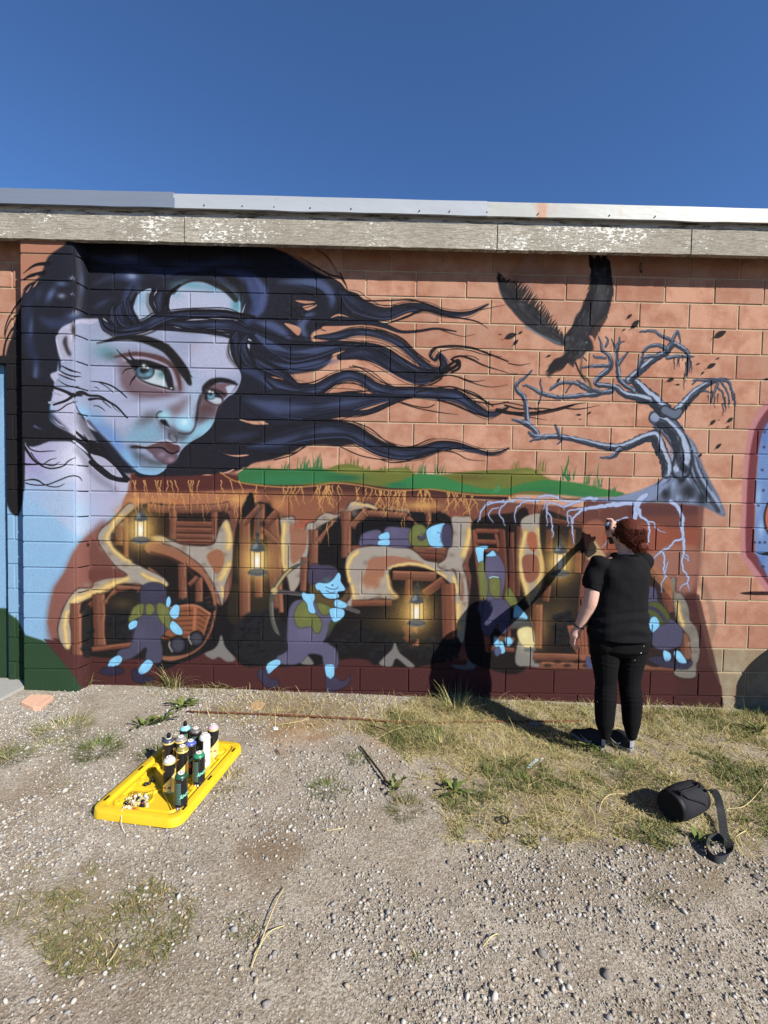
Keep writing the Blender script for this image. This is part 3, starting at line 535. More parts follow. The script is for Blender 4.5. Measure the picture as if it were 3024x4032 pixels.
def paint_hair_mass(M):
    fill(M,'A','145,760 180,700 260,640 310,520 370,470 430,430 460,405 1000,430 1659,440 1820,470 1900,510 2020,590 2100,625 2190,670 2270,740 2300,760 2350,820 2300,870 2380,930 2060,1000 2060,1090 2180,1100 2100,1250 1750,1310 1900,1390 2100,1400 2250,1440 2150,1520 1900,1590 1740,1640 1900,1640 2100,1660 2100,1700 1500,1720 1500,1850 860,1930 700,1820 400,1300 380,1100 130,1700 130,900',(40,43,56),1.5)
    fill(M,'E','-560,-60 0,-60 400,-90 640,-60 760,20 700,70 560,95 460,88 330,95 250,135 130,180 0,205 -60,240 -200,270 -600,290 -780,262',(40,40,50),1.2)
    fill(M,'A','130,1050 375,1080 385,1180 372,1260 352,1350 340,1420 325,1500 320,1640 470,1720 130,1720',(40,43,56),1.5,1,False)
    # left hand strands blown on to the return wall
    for t,w in (('140,790 95,850 50,930 30,1010 40,1090',[9,7,6,5,2]),('130,880 70,930 40,1000 30,1060',[7,6,5,2]),('130,900 60,1020 30,1100 20,1200 20,1320',[8,8,9,9,8])): stroke(M,'A',t,w,INK,.6)
    fill(M,'A','60,1070 150,900 150,2100 30,2070 20,1330 30,1200',(42,40,42),2)
    fill(M,'D','-20,-500 160,-500 160,372 40,372 20,420 5,400 -10,-100',(42,40,42),1.5,1,False)
    # strands at the crown edge
    for t,w in (('320,560 230,570 150,625',[18,12,3]),('290,620 200,640 148,668',[18,14,4]),('260,690 190,700 150,735',[10,8,3])): stroke(M,'A',t,w,INK,.8)
    for t in ('195,668 245,635 230,655','170,745 205,700 180,745','215,715 250,668 235,700'): fill(M,'A',t,None,.6)
    # sheen
    for f,t,w,c in (('A','480,470 700,540 900,560 1100,620 1400,560 1659,560',40,(52,64,104)),('A','1400,600 1600,640 1700,760 1650,900 1560,1000',50,(60,76,122)),('B','0,640 60,740 40,860 0,900',36,(76,94,146)),('B','150,680 330,680 440,700 510,780 500,850',40,(84,104,150)),('B','400,880 330,920 310,980 350,1050',34,(88,106,152)),('B','0,940 100,960 180,1000 240,1060',34,(80,98,146)),('B','0,480 200,520 350,580 420,620',30,(40,48,76)),('B','0,1190 200,1240 400,1215 560,1190',36,(70,86,128)),('B','0,1440 100,1480 180,1540 250,1560',40,(66,82,124)),('B','40,1300 140,1370 260,1400',26,(80,104,160)),('B','440,1520 560,1490 640,1480',40,(84,104,150)),
        ('A','600,700 760,640 900,700 860,800',30,(56,66,96)),('A','200,700 180,900 200,1100 260,1300',40,(46,54,84)),('A','250,900 330,950 480,940 560,880',40,(54,66,104)),('A','160,1300 230,1450 330,1560 450,1659',30,(48,52,72)),('K','1500,0 1659,40 1800,160',30,(58,72,110)),('K','1560,300 1700,340 1900,420',26,(48,58,90)),('K','1350,650 1500,640 1700,600',30,(50,58,84)),('J','1600,100 1659,260 1700,420',36,(62,80,130)),('J','1380,80 1480,140 1540,260',26,(30,30,34)),('J','560,120 480,240 470,380 500,480',30,(58,74,116))):
        stroke(M,f,t,[4,w,w*.9,6],c,w*.24,.85)
    for f,t in (('B','200,795 300,900 400,920'),('B','420,800 340,870 300,950'),('B','520,740 560,850 500,910'),('A','870,700 830,830 860,960'),('B','180,870 300,910 390,905'),('B','0,1240 150,1300 330,1330'),('B','0,1420 120,1420 400,1410'),('A','1100,660 1200,620 1330,640'),('B','300,700 420,730 480,790'),('B','380,450 480,520 560,650')): stroke(M,f,t,[2,7,2],(24,24,26),1,.9)
    for x,y,rx,ry,a,rt in ((330,760,26,60,.9,.5),(400,690,40,20,.8,0),(250,760,30,60,.4,.4),(200,980,16,70,.6,.1),(480,900,50,22,.8,0),(540,700,16,90,.6,0),(230,1280,20,90,.7,.1),(250,1450,20,60,.3,0),(860,640,70,30,.9,.1),(660,820,70,20,.5,-.5),(1430,660,60,20,.4,.5),(840,520,90,30,.55,0),(1180,560,90,24,.45,0),(1500,520,110,20,.4,0)):
        spot(M,'A',x,y,rx*.62,ry*.62,(92,112,160) if a>.5 else (70,84,130),a,1,rt)
    for x,y,r in ((470,655,12),(860,640,20),(470,760,8),(500,885,16),(400,770,18)): spot(M,'A',x,y,r,r*.7,(164,176,204),.7)
    stroke(M,'A','520,520 530,700 520,900',16,(120,120,130),8,.5)
def paint_face(M):
    face='600,955 660,925 700,1000 860,1000 1100,1000 1500,1050 1520,1180 1575,1290 1545,1390 1490,1430 1450,1470 1428,1490 1415,1538 1387,1622 1324,1685 1240,1735 1188,1783 1156,1839 1100,1874 1079,1909 1030,1941 974,1944 918,1934 876,1910 806,1840 729,1749 652,1672 575,1588 530,1535 490,1462 440,1400 360,1350 400,1260 380,1120 366,1040 410,1035 500,965'
    fill(M,'A','430,960 660,925 700,1100 700,1600 590,1640 520,1500 330,1300 400,1240 370,1060',(188,188,212),1.2)
    fill(M,'A',face,(158,168,196),.8)
    # hair layer trimmed by the face afterwards
    clip_to(M,'A',face)
    for x,y,rx,ry,c,a,rt in ((120,600,60,100,(84,130,206),.95,.6),(60,430,70,60,(130,196,232),.9,0),(200,480,60,60,(128,174,214),.9,0),(300,760,70,100,(104,156,220),.95,.7),(480,860,110,60,(110,172,222),.95,.4),(640,980,110,36,(132,190,226),1,0),(760,950,60,30,(140,198,224),.9,0),
        (380,600,70,36,(150,166,190),.7,0),(560,640,80,26,(112,190,206),.85,-.3),(700,600,60,26,(110,180,204),.8,-.3),(620,480,110,16,(112,96,96),.75,-.35),(500,460,100,60,(172,180,206),.5,0),(560,300,150,12,(110,86,92),.85,-.1),(700,255,120,10,(84,66,72),.7,-.1),
        (500,150,60,60,(122,82,84),.8,.5),(560,220,110,22,(128,84,86),.9,.3),(800,240,80,16,(124,80,82),.9,.05),(460,90,30,50,(120,76,78),.8,.3),(980,140,24,70,(134,92,104),.85,.1),(920,60,22,60,(96,64,66),.8,.1),(1010,60,26,40,(150,110,124),.7,0),
        (900,370,60,40,(116,104,110),.8,.3),(980,300,60,50,(178,178,200),.7,0),(1070,350,30,90,(164,216,232),.8,.15),(1010,500,60,42,(152,216,236),1,0),(1010,490,30,26,(206,236,246),.9,0),(1180,400,36,90,(96,80,84),.9,.1),(1230,370,50,30,(120,92,96),.9,.3),(1290,420,30,60,(148,132,148),.8,.4),
        (1190,590,60,30,(140,204,228),.95,-.8),(1240,510,26,50,(158,210,232),.9,.5),(1090,640,50,30,(96,110,124),.8,-.5),(880,600,40,50,(86,84,90),.8,0),(780,560,40,60,(100,110,120),.6,.3),(1000,590,50,14,(80,76,84),.8,.1),(920,620,30,40,(110,112,124),.8,.3),(1010,680,40,30,(120,190,214),.8,-.6),
        (560,830,50,26,(128,150,176),.7,0),(600,810,60,20,(64,66,76),.6,.2),(740,880,80,16,(74,92,96),.85,.15),(660,850,70,14,(96,92,98),.7,.2),(860,900,40,20,(110,150,160),.7,0)):
        spot(M,'K',x,y,rx/2.37*1.5,max(ry,18)/2.37*1.5,c,a*.92,1,rt)
    spot(M,'J',250,760,50,36,(84,148,158),.85); spot(M,'J',330,830,40,24,(84,120,124),.8); spot(M,'J',1100,760,30,20,(206,176,196),.5); spot(M,'J',820,560,60,30,(200,204,226),.4)
    for t,c,s,a in (('130,700 500,640 900,760 1080,820 1200,640 1400,640 1500,760 1520,900 1500,1000 1200,1060 1060,940 900,740 700,690 400,700 200,760',(190,192,216),26,.8),('150,930 350,920 420,1010 350,1060 200,1040 140,1000',(176,182,212),20,.8)): fill(M,'J',t,c,s,a)
    for t,c,s,a in (('130,60 360,120 520,260 900,260 1060,240 960,330 700,420 560,540 420,560 280,480 180,300',(176,184,212),22,.85),
        ('940,60 1140,60 1180,200 1110,420 1040,560 960,540 930,460 1000,340 1000,200',(172,190,216),16,.75),
        ('560,500 720,440 760,520 800,600 840,680 740,690 620,720 560,700 480,640',(128,172,196),20,.85),('640,420 760,400 750,460 640,520 560,540',(110,104,112),18,.8),
        ('900,360 1000,280 1060,260 1020,360 940,430 880,420',(136,112,118),16,.75),('880,540 960,600 1060,620 1050,660 960,670 900,600',(88,90,98),12,.8),
        ('1110,440 1180,360 1290,360 1300,430 1240,520 1190,500 1130,520',(104,88,94),14,.85),('1120,560 1200,500 1260,470 1280,500 1230,560 1130,640 1060,690 1010,690',(140,200,222),12,.9),
        ('180,520 330,560 420,700 500,800 560,940 470,860 330,700 230,600',(96,146,208),16,.85),('420,760 540,800 560,900 700,960 820,950 760,995 640,990 540,940 460,860',(128,184,222),16,.9),
        ('500,720 560,760 600,860 700,890 820,910 740,930 600,900 540,830',(86,96,108),16,.75),('930,480 1000,450 1060,470 1090,520 1060,580 1000,585 950,550',(146,214,236),10,.95)): fill(M,'K',t,c,s,a)
    spot(M,'K',1010,500,18,16,(214,240,248),.9)
    # cast grey under the fringe
    stroke(M,'J','235,490 250,570 330,635 420,650 560,630 700,600 800,560 870,560 960,590 1100,605 1200,600 1290,630 1440,660 1420,780 1430,850 1500,930',17,(132,130,138),2.5,.9)
    stroke(M,'K','1160,240 1135,330 1125,440 1110,540 1070,600 1010,612 950,600',[5,6,5,5,5,5,3],(44,42,46),1,.95)
    M.clip=None
    # neck edge shading
    stroke(M,'K','110,490 220,610 330,720 440,850 540,950',10,(60,64,84),4,.7)
    # jaw outline
    stroke(M,'K','540,950 600,985 680,1000 760,995 830,950 860,900 940,850 985,770 1060,700 1180,630 1270,540 1310,420 1330,350',5,(30,30,34),.8,.8)
def eye(M):
    # right (near) eye ; frame J for top, K for bottom. J y + 0 ; K y = J y - 948
    fill(M,'J','370,850 420,810 520,790 640,800 760,830 860,890 930,960 980,1040 1010,1130 960,1160 700,1180 500,1120 410,1000',(142,120,132),18,.7)
    fill(M,'J','430,900 520,940 560,1060 700,1130 900,1170 960,1120 990,1160 900,1200 700,1220 520,1190 430,1080 400,960',(112,92,100),16,.55)
    fill(M,'J','430,960 520,930 560,1060 700,1110 880,1150 700,1190 520,1130 440,1060',(134,108,116),10,.7)
    stroke(M,'J','350,845 440,825 560,815 680,830 790,860 870,910 930,960 960,1060 970,1150',[4,14,18,20,22,22,20,14,8],(92,58,58),3.5,.9)
    stroke(M,'J','440,870 540,850 650,860 760,895 850,935 900,1010 930,1110',[6,12,14,14,12,12,8],(186,178,200),3,.85)
    fill(M,'J','470,880 560,865 660,870 760,900 850,940 890,1020 905,1110 915,1150 860,1140 760,1110 660,1085 600,1050 545,1000 520,930',(34,36,40),1)
    fill(M,'J','545,990 560,960 640,945 790,970 820,1010 830,1060 880,1130 760,1105 660,1075 590,1040',(200,214,220),3)
    spot(M,'J',800,1000,26,20,(90,140,140),.9); fill(M,'J','790,945 840,950 870,1020 900,1130 850,1120 830,1030',(40,42,48),3)
    ell(M,'J',640,975,92,76,(34,46,56),2); ell(M,'J',640,975,78,62,(84,112,132),4); ell(M,'J',635,965,40,34,(24,30,36),4); spot(M,'J',670,1000,20,12,(120,190,200),.7); spot(M,'J',600,1010,14,8,(110,160,176),.6)
    fill(M,'J','500,890 600,875 760,910 820,950 700,940 600,930 540,950',(30,32,36),2.5)
    stroke(M,'J','520,930 545,1000 600,1055 680,1095 780,1120 900,1150',[4,5,6,6,6,5],(38,32,34),.8); stroke(M,'J','525,945 550,1015 620,1075 720,1115 890,1160',4,(190,170,180),1,.9)
    spot(M,'J',628,925,9,10,(255,255,250),1); spot(M,'J',660,940,7,6,(240,250,250),1); spot(M,'J',885,1132,5,4,(250,250,250),1)
    for t,w in (('375,770 430,830 480,870 520,900',[2,6,9,8]),('490,770 505,830 550,880 570,900',[2,6,9,8]),('430,1000 460,960 520,945',[2,5,6]),('495,1110 520,1060 550,1020',[2,6,7]),('560,1020 540,1030 545,1050',[3,5,3])): stroke(M,'J',t,w,(38,36,40),.6)
    # brow
    stroke(M,'J','190,715 290,690 400,665 520,660 640,680 740,715 830,760 900,830 960,910 1020,1000 1060,1090',[4,9,18,24,30,34,36,36,38,36,16],(38,38,38),1.2)
    r=np.random.RandomState(2)
    for k in range(70):
        u=r.rand()*.95+.05; q=np.array([[190,715],[400,662],[640,672],[830,745],[960,895],[1070,1080]]); i=u*5; j=min(int(i),4); p=q[j]+(q[j+1]-q[j])*(i-j); d=q[j+1]-q[j]; d=d/np.hypot(*d); s=r.choice([-1,1])
        n=np.array([d[1],-d[0]])*s; a=p+n*28*u; stroke(M,'J',[list(a),list(a+d*34+n*13)],[4,1],(40,40,40),.5,.8)
    # far eye (K)
    fill(M,'K','1180,250 1200,190 1260,150 1380,140 1490,150 1480,190 1420,240 1380,280 1330,350 1180,330',(122,90,96),3,.9)
    fill(M,'K','1400,170 1490,150 1450,220 1420,240 1400,200',(190,200,220),3)
    stroke(M,'K','1185,230 1200,180 1260,130 1330,110 1420,120 1500,150',[10,22,26,20,18,8],(40,40,42),1)
    for k in range(26):
        x=1200+k*11; y=np.interp(x,[1200,1330,1500],[150,100,130]); stroke(M,'K',[[x,y+14],[x+14,y-10]],[4,1],(38,38,38),.5,.8)
    fill(M,'K','1195,280 1210,220 1260,195 1330,230 1370,290 1350,330 1300,342 1240,320',(40,38,44),1.2)
    fill(M,'K','1225,285 1300,270 1355,285 1350,325 1300,335 1245,310',(196,206,216),1.5); ell(M,'K',1255,250,44,42,(40,52,66),1.5); ell(M,'K',1258,258,34,30,(110,160,182),2.5); ell(M,'K',1252,240,17,14,(22,26,30),1.5)
    spot(M,'K',1243,212,8,8,(255,255,255),1); spot(M,'K',1270,220,5,5,(240,240,250),1)
    fill(M,'K','1200,200 1250,180 1330,200 1400,240 1380,265 1330,225 1260,205',(58,44,48),2,.9)
    stroke(M,'K','1175,240 1150,330 1130,420 1120,480',9,(50,44,48),2.5,.8); spot(M,'K',1220,370,44,22,(102,72,74),.9)
    # nose
    spot(M,'K',820,440,30,26,(156,216,228),1); stroke(M,'K','752,470 750,430 775,405 800,402',4,(36,36,40),1); fill(M,'K','780,480 830,480 860,520 880,550 850,540 800,520',(38,34,38),2); stroke(M,'K','760,480 790,530 830,560 880,580',6,(110,104,112),3,.8)
    spot(M,'K',880,490,12,20,(140,196,212),.8)
    stroke(M,'K','870,600 865,640 890,680 925,690 940,660 920,625',4,(52,52,58),1.4,.9); fill(M,'K','885,620 915,640 925,670 905,670',(130,130,140),2)
    # lips
    fill(M,'K','520,735 560,715 650,725 740,695 830,680 880,695 920,710 960,720 970,755 950,785 920,795 880,790 830,750 760,735 650,740 560,745',(108,76,80),1.5)
    fill(M,'K','650,745 760,740 820,755 870,790 920,800 945,800 940,850 900,885 850,895 790,870 720,810',(112,88,100),2.5)
    spot(M,'K',800,805,22,15,(170,150,170),.7); spot(M,'K',880,850,18,14,(170,146,164),.8); fill(M,'K','830,700 900,705 955,735 940,780 900,775 860,740',(96,58,60),3,.8)
    stroke(M,'K','515,735 570,735 650,742 740,738 810,745 850,775 900,795 960,770',[6,8,7,6,7,8,7,5],(32,26,30),.9)
    stroke(M,'K','540,705 580,712 650,722 740,692 830,672 880,680 910,700 950,700 975,725',[2,3,3,3,4,5,4,5,3],(214,226,232),1,.9); stroke(M,'K','720,815 780,868 840,892 900,888 940,850',4,(52,42,48),2,.7)
    spot(M,'K',540,730,24,9,(56,54,62),.9)
def paint_openings(M):
    W=(186,192,216)
    fill(M,'J','880,415 870,330 890,260 960,180 1050,145 1150,135 1260,160 1380,205 1450,260 1530,330 1525,440 1400,420 1250,405 1050,405',W,.8)
    spot(M,'J',1090,170,80,22,(116,170,190),1); spot(M,'J',1300,200,60,18,(110,160,184),.9); spot(M,'J',1490,360,24,40,(90,160,176),1); spot(M,'J',930,250,26,30,(140,180,200),.7); spot(M,'J',1380,260,50,26,(170,190,210),.6)
    stroke(M,'J','905,250 960,185 1060,135 1180,130 1300,165 1400,220 1490,310',[8,8,9,12,22,22,20],(40,40,40),2.5,.9)
    fill(M,'J','590,515 545,450 530,370 560,280 620,225 700,205 690,280 690,350 720,430 760,460 690,485',(170,190,214),.8); stroke(M,'J','670,260 665,340 700,430',16,(120,118,124),4,.8)
    spot(M,'J',600,300,30,30,(140,180,206),.8); stroke(M,'J','590,520 515,400 525,330 560,250',[8,16,16,10],INK,1); stroke(M,'J','560,525 510,450',[3,6],(200,200,220),.5)
    for t in ('405,370 375,440 400,510 440,535 405,440','750,210 720,280 720,360 760,440 735,340 745,260','310,460 315,490 330,505 318,450','250,480 280,560 410,600 330,560 290,510','1000,515 1080,490 1250,475 1490,490 1480,505 1300,505 1100,525','880,545 940,570 1010,575 950,560','530,600 620,605 700,590 620,598','1290,590 1450,615 1440,635 1330,612','845,330 838,360 860,420 852,370','1590,660 1640,690 1610,690','1590,720 1620,735 1600,840 1580,780','1580,340 1535,450 1555,430'):
        fill(M,'J',t,(186,184,206),.6)
def paint_fringe(M):
    # sweeping lock above the brow (frame J)
    L=lambda t,w,h=None,c=LOCK:hair(M,'J',t,w,h,c)
    L('215,480 280,560 380,600 520,585 640,555 740,500 850,465 980,440 1150,432 1400,440 1560,470',[10,34,34,36,40,44,30,24,24,26,30],.6,(36,42,66))
    L('860,520 1000,540 1150,545 1300,540 1450,550 1659,620',[14,26,34,36,40,60],.8,(36,42,66))
    stroke(M,'J','870,440 1000,415 1150,408 1350,415 1520,440 1659,470',[4,9,9,9,12,12],INK,.7); stroke(M,'J','230,490 270,560 350,600 440,610 560,600 700,580 800,545 900,545 1050,580 1200,582 1330,605 1470,630',[6,9,9,6,7,5,5,6,5,5,5,6],INK,.7)
    L('1500,600 1490,700 1500,820 1530,940',[22,36,40,50],.4); L('1440,640 1450,760 1480,860 1530,950',[6,6,6,6]); L('1600,640 1560,740 1600,860 1659,940',[10,26,34,30],.8)
    L('720,200 700,280 705,350 760,440',[10,12,12,8]); L('800,210 770,300 780,420',[26,40,44],.6); L('860,400 840,320 880,240 970,170',[10,10,10,6],None,INK); L('430,340 400,420 440,520 500,560',[20,28,34,30],.5,(36,44,70)); L('340,360 340,460 380,560',[14,22,30],.5)
    L('480,300 500,420 560,520',[20,26,24],.3,(34,42,70))
    # ear
    fill(M,'G','730,1420 800,1360 870,1310 960,1330 980,1450 940,1600 900,1720 820,1700 770,1600',(176,178,200),2); fill(M,'G','820,1480 870,1400 880,1520 930,1650 880,1640',(50,42,44),6,.9); spot(M,'G',960,1330,12,34,(60,50,50),.9); fill(M,'G','900,1350 960,1400 930,1480',(206,206,224),4,.8)
    stroke(M,'G','740,1440 760,1560 800,1680 830,1740',4,(226,226,240),1.2,.8)
def paint_locks(M):
    hr=lambda t,w,h=None,c=LOCK:hair(M,'B',t,w,h,c)
    for t in ('620,740 720,800 900,810 880,840 1040,830 1130,800 1300,860 1600,700 1700,400 800,400','640,870 720,900 830,915 760,880 700,850','430,990 480,960 600,965 740,950 850,990 920,1020 760,1000 640,990 530,1020 460,1035 420,1020','860,960 1000,920 1150,880 1300,930 1700,1000 1600,1100 1200,1100 1100,1180 1020,1110 920,1030','500,1075 620,1045 780,1050 900,1110 980,1180 1060,1240 900,1180 760,1090 600,1080','600,1130 720,1110 880,1160 960,1230 1060,1290 900,1250 780,1180','320,840 410,830 350,865','270,800 400,810 330,820','200,950 300,980 290,1030 240,990','620,910 560,900 500,915 550,890'): fill(M,'B',t,None,.6)
    for t in ('100,1305 200,1310 300,1335 230,1340','400,1290 480,1260 620,1240 700,1270 760,1310 900,1380 760,1360 700,1300 560,1265 460,1290','440,1415 500,1370 580,1345 680,1370 740,1385 620,1410 500,1420','660,1500 760,1470 850,1440 720,1490','0,1590 220,1590 300,1580 380,1590 200,1605 0,1610','240,1635 330,1620 420,1605 350,1630','560,1575 740,1560 900,1490 960,1460 1100,1490 1500,1570 1659,1620 1659,1800 900,1800 820,1680 700,1610'): fill(M,'B',t,None,.5)
    fill(M,'B','940,1385 1060,1330 1200,1300 1320,1290 1659,1400 1659,1500 1500,1440 1400,1370 1250,1380 1080,1400',None,.6)
    fill(M,'E','770,-60 1659,-60 1659,95 1580,125 1500,120 1380,70 1250,65 1100,90 950,95 860,60',None,.6)
    hr('560,740 640,800 720,860 860,890 1000,850 1130,850 1250,885 1400,885 1530,825',[60,64,60,48,36,26,20,14,3],.3)
    for t,w in (('300,520 400,580 500,635 560,650 610,720',[3,6,7,6,3]),('480,640 560,690 610,750',[4,9,4]),('560,620 600,700 610,760',[6,5,2]),('620,750 720,800 900,800 1040,797 1160,840 1300,880 1440,868 1640,830',[8,8,6,6,6,5,5,2]),('850,955 980,915 1080,870 1150,868 1250,900 1400,925 1470,945 1530,985',[5,9,12,10,8,7,6,2]),('900,800 1000,798 1120,820 1250,870',5),('700,800 820,830 1000,835 1100,860',4),('250,740 350,755 430,790',5),('400,830 330,850 260,850',4)): stroke(M,'B',t,w,INK,.6)
    hr('400,960 600,950 730,940 850,965 960,1005 1080,1000 1190,985 1320,1003',[18,16,22,16,8,7,5,1.5]); stroke(M,'B','1200,985 1300,1020 1370,1035 1445,1022',[5,4,3,1.5],INK,.6); stroke(M,'B','470,1000 440,990 435,965 470,955',4,INK,.6)
    hr('400,1040 520,1038 640,1010 740,1008 850,1035 960,1090 1060,1180 1130,1240 1200,1250',[26,30,28,26,26,24,22,26,36],.7); stroke(M,'B','740,995 860,1005 970,1050 1060,1140 1150,1205',5,INK,.6); stroke(M,'B','700,995 850,1000 1000,1080 1090,1190',4,INK,.6)
    hr('-20,1000 100,1090 240,1140 400,1130 550,1100 700,1095 830,1120 960,1200 1080,1265 1180,1260',[60,90,90,70,40,22,26,30,30,26],.75); stroke(M,'B','520,1090 650,1080 800,1090 900,1130 1000,1210',5,INK,.6)
    hr('560,1170 700,1140 800,1170 900,1230 1000,1290 1090,1320 1180,1290 1240,1230 1210,1160 1180,1190 1150,1160 1190,1110',[60,60,50,44,40,34,34,30,16,6,5,5],.3)
    for t,w in (('1150,1170 1170,1115 1290,1098 1420,1110 1520,1145 1659,1200',[5,8,10,9,9,6]),('1200,1140 1290,1118 1400,1125 1500,1155 1620,1168',[4,5,5,4,2]),('1230,1270 1300,1240 1330,1210 1290,1185 1350,1165 1430,1190 1500,1225 1659,1275',[20,14,14,8,9,9,7,3]),('1280,1190 1320,1165 1420,1165 1470,1190',4),('1240,1250 1330,1190 1340,1240 1290,1270',[14,10,12,10]),('1160,1330 1250,1290 1330,1300 1430,1330 1510,1320',[8,7,6,5,2]),('1180,1300 1290,1290 1400,1330 1500,1360 1580,1365 1659,1350',[6,5,5,4,3,2]),('1070,1360 1160,1350 1230,1310',5)): stroke(M,'B',t,w,INK,.6)
    hr('80,1310 200,1380 330,1395 420,1380 520,1320 610,1290 700,1310 790,1370 900,1400 1060,1400 1200,1410 1330,1430 1440,1500 1530,1545 1600,1530 1659,1500',[50,56,56,48,40,38,38,42,44,40,44,46,34,22,12,6],.75,(36,42,60))
    for t,w in (('620,1235 700,1245 800,1310 900,1370',5),('640,1225 760,1260 880,1350 1000,1385',4),('100,1305 230,1330 330,1345 420,1320 480,1290',5),('1060,1400 1180,1375 1290,1365 1390,1400 1480,1440 1560,1490',[6,6,7,8,9,6]),('1250,1380 1380,1385 1480,1430 1530,1500',5),('1200,1450 1300,1480 1420,1530 1520,1560',8),('1390,1450 1500,1470 1560,1480 1659,1465',6),('960,1465 1050,1490 1130,1500 1180,1480',5),('900,1450 1050,1500 1200,1530 1335,1547',[4,5,5,1.5]),('420,1420 520,1355 600,1340 680,1350 760,1385',[8,7,6,5,4]),('480,1425 600,1400 720,1395 760,1385',[10,8,6,4])): stroke(M,'B',t,w,INK,.6)
    hr('-50,1450 150,1500 400,1500 600,1470 760,1450 860,1440 950,1440',[140,150,110,80,46,24,8],.7); hr('300,1590 460,1560 600,1540 740,1530 850,1490 960,1445 1060,1420',[14,20,20,16,14,14,10]); stroke(M,'B','560,1560 680,1560 800,1530 900,1480 960,1450',4,INK,.6)
    hr('0,1180 60,1220 200,1290 300,1370',[40,40,30,20],.5)
    # long lower lock (frame E)
    hair(M,'E','-40,100 150,70 330,10 480,-10 620,0 720,50 830,110 950,140 1080,135 1200,95 1320,90 1440,120 1530,142 1600,135 1665,105',[70,90,80,70,66,60,56,50,44,40,26,16,10,7,2],.5)
    for t,w in (('560,-70 660,-40 740,20 830,75 950,105 1050,90 1130,55 1190,37',[6,7,7,6,6,6,5,1.5]),('640,-70 760,-20 860,60 930,90',5),('820,180 900,200 1000,190 1100,150 1200,125 1290,118',[4,5,6,7,6,4]),('1250,125 1320,140 1400,180 1515,190',[4,5,4,1.5]),('560,95 680,150 790,175 900,185',5),('100,150 250,140 340,95',[4,6,4]),('330,95 250,150 130,185',5)): stroke(M,'E',t,w,INK,.6)
    # ends crossing the tree (frame C)
    for t,w in (('-70,1480 20,1500 150,1500 280,1480 400,1450 500,1432',[16,15,12,10,7,2]),('-20,1450 80,1475 200,1470 340,1480',[8,7,6,3]),('-10,1500 100,1520 250,1546',[8,6,1.5]),('320,1465 450,1475 585,1450',[5,6,1.5]),('-30,1430 60,1445 170,1475 250,1500',[5,5,5,2]),('100,1520 220,1505 330,1480 420,1450',5),('0,1183 70,1195 145,1183',[5,5,1.5]),('0,1250 60,1250',3)): stroke(M,'C',t,w,INK,.6)
    # gaps showing the block through the lower hair (frame K)
    for t in ('1520,475 1600,490 1659,495 1659,515 1590,505','1320,770 1400,800 1480,810 1610,805 1540,822 1440,815','1335,980 1400,965 1470,940 1420,975','1480,980 1520,955 1570,920 1530,965','1175,998 1230,988 1270,998'): fill(M,'K',t,None,.5)
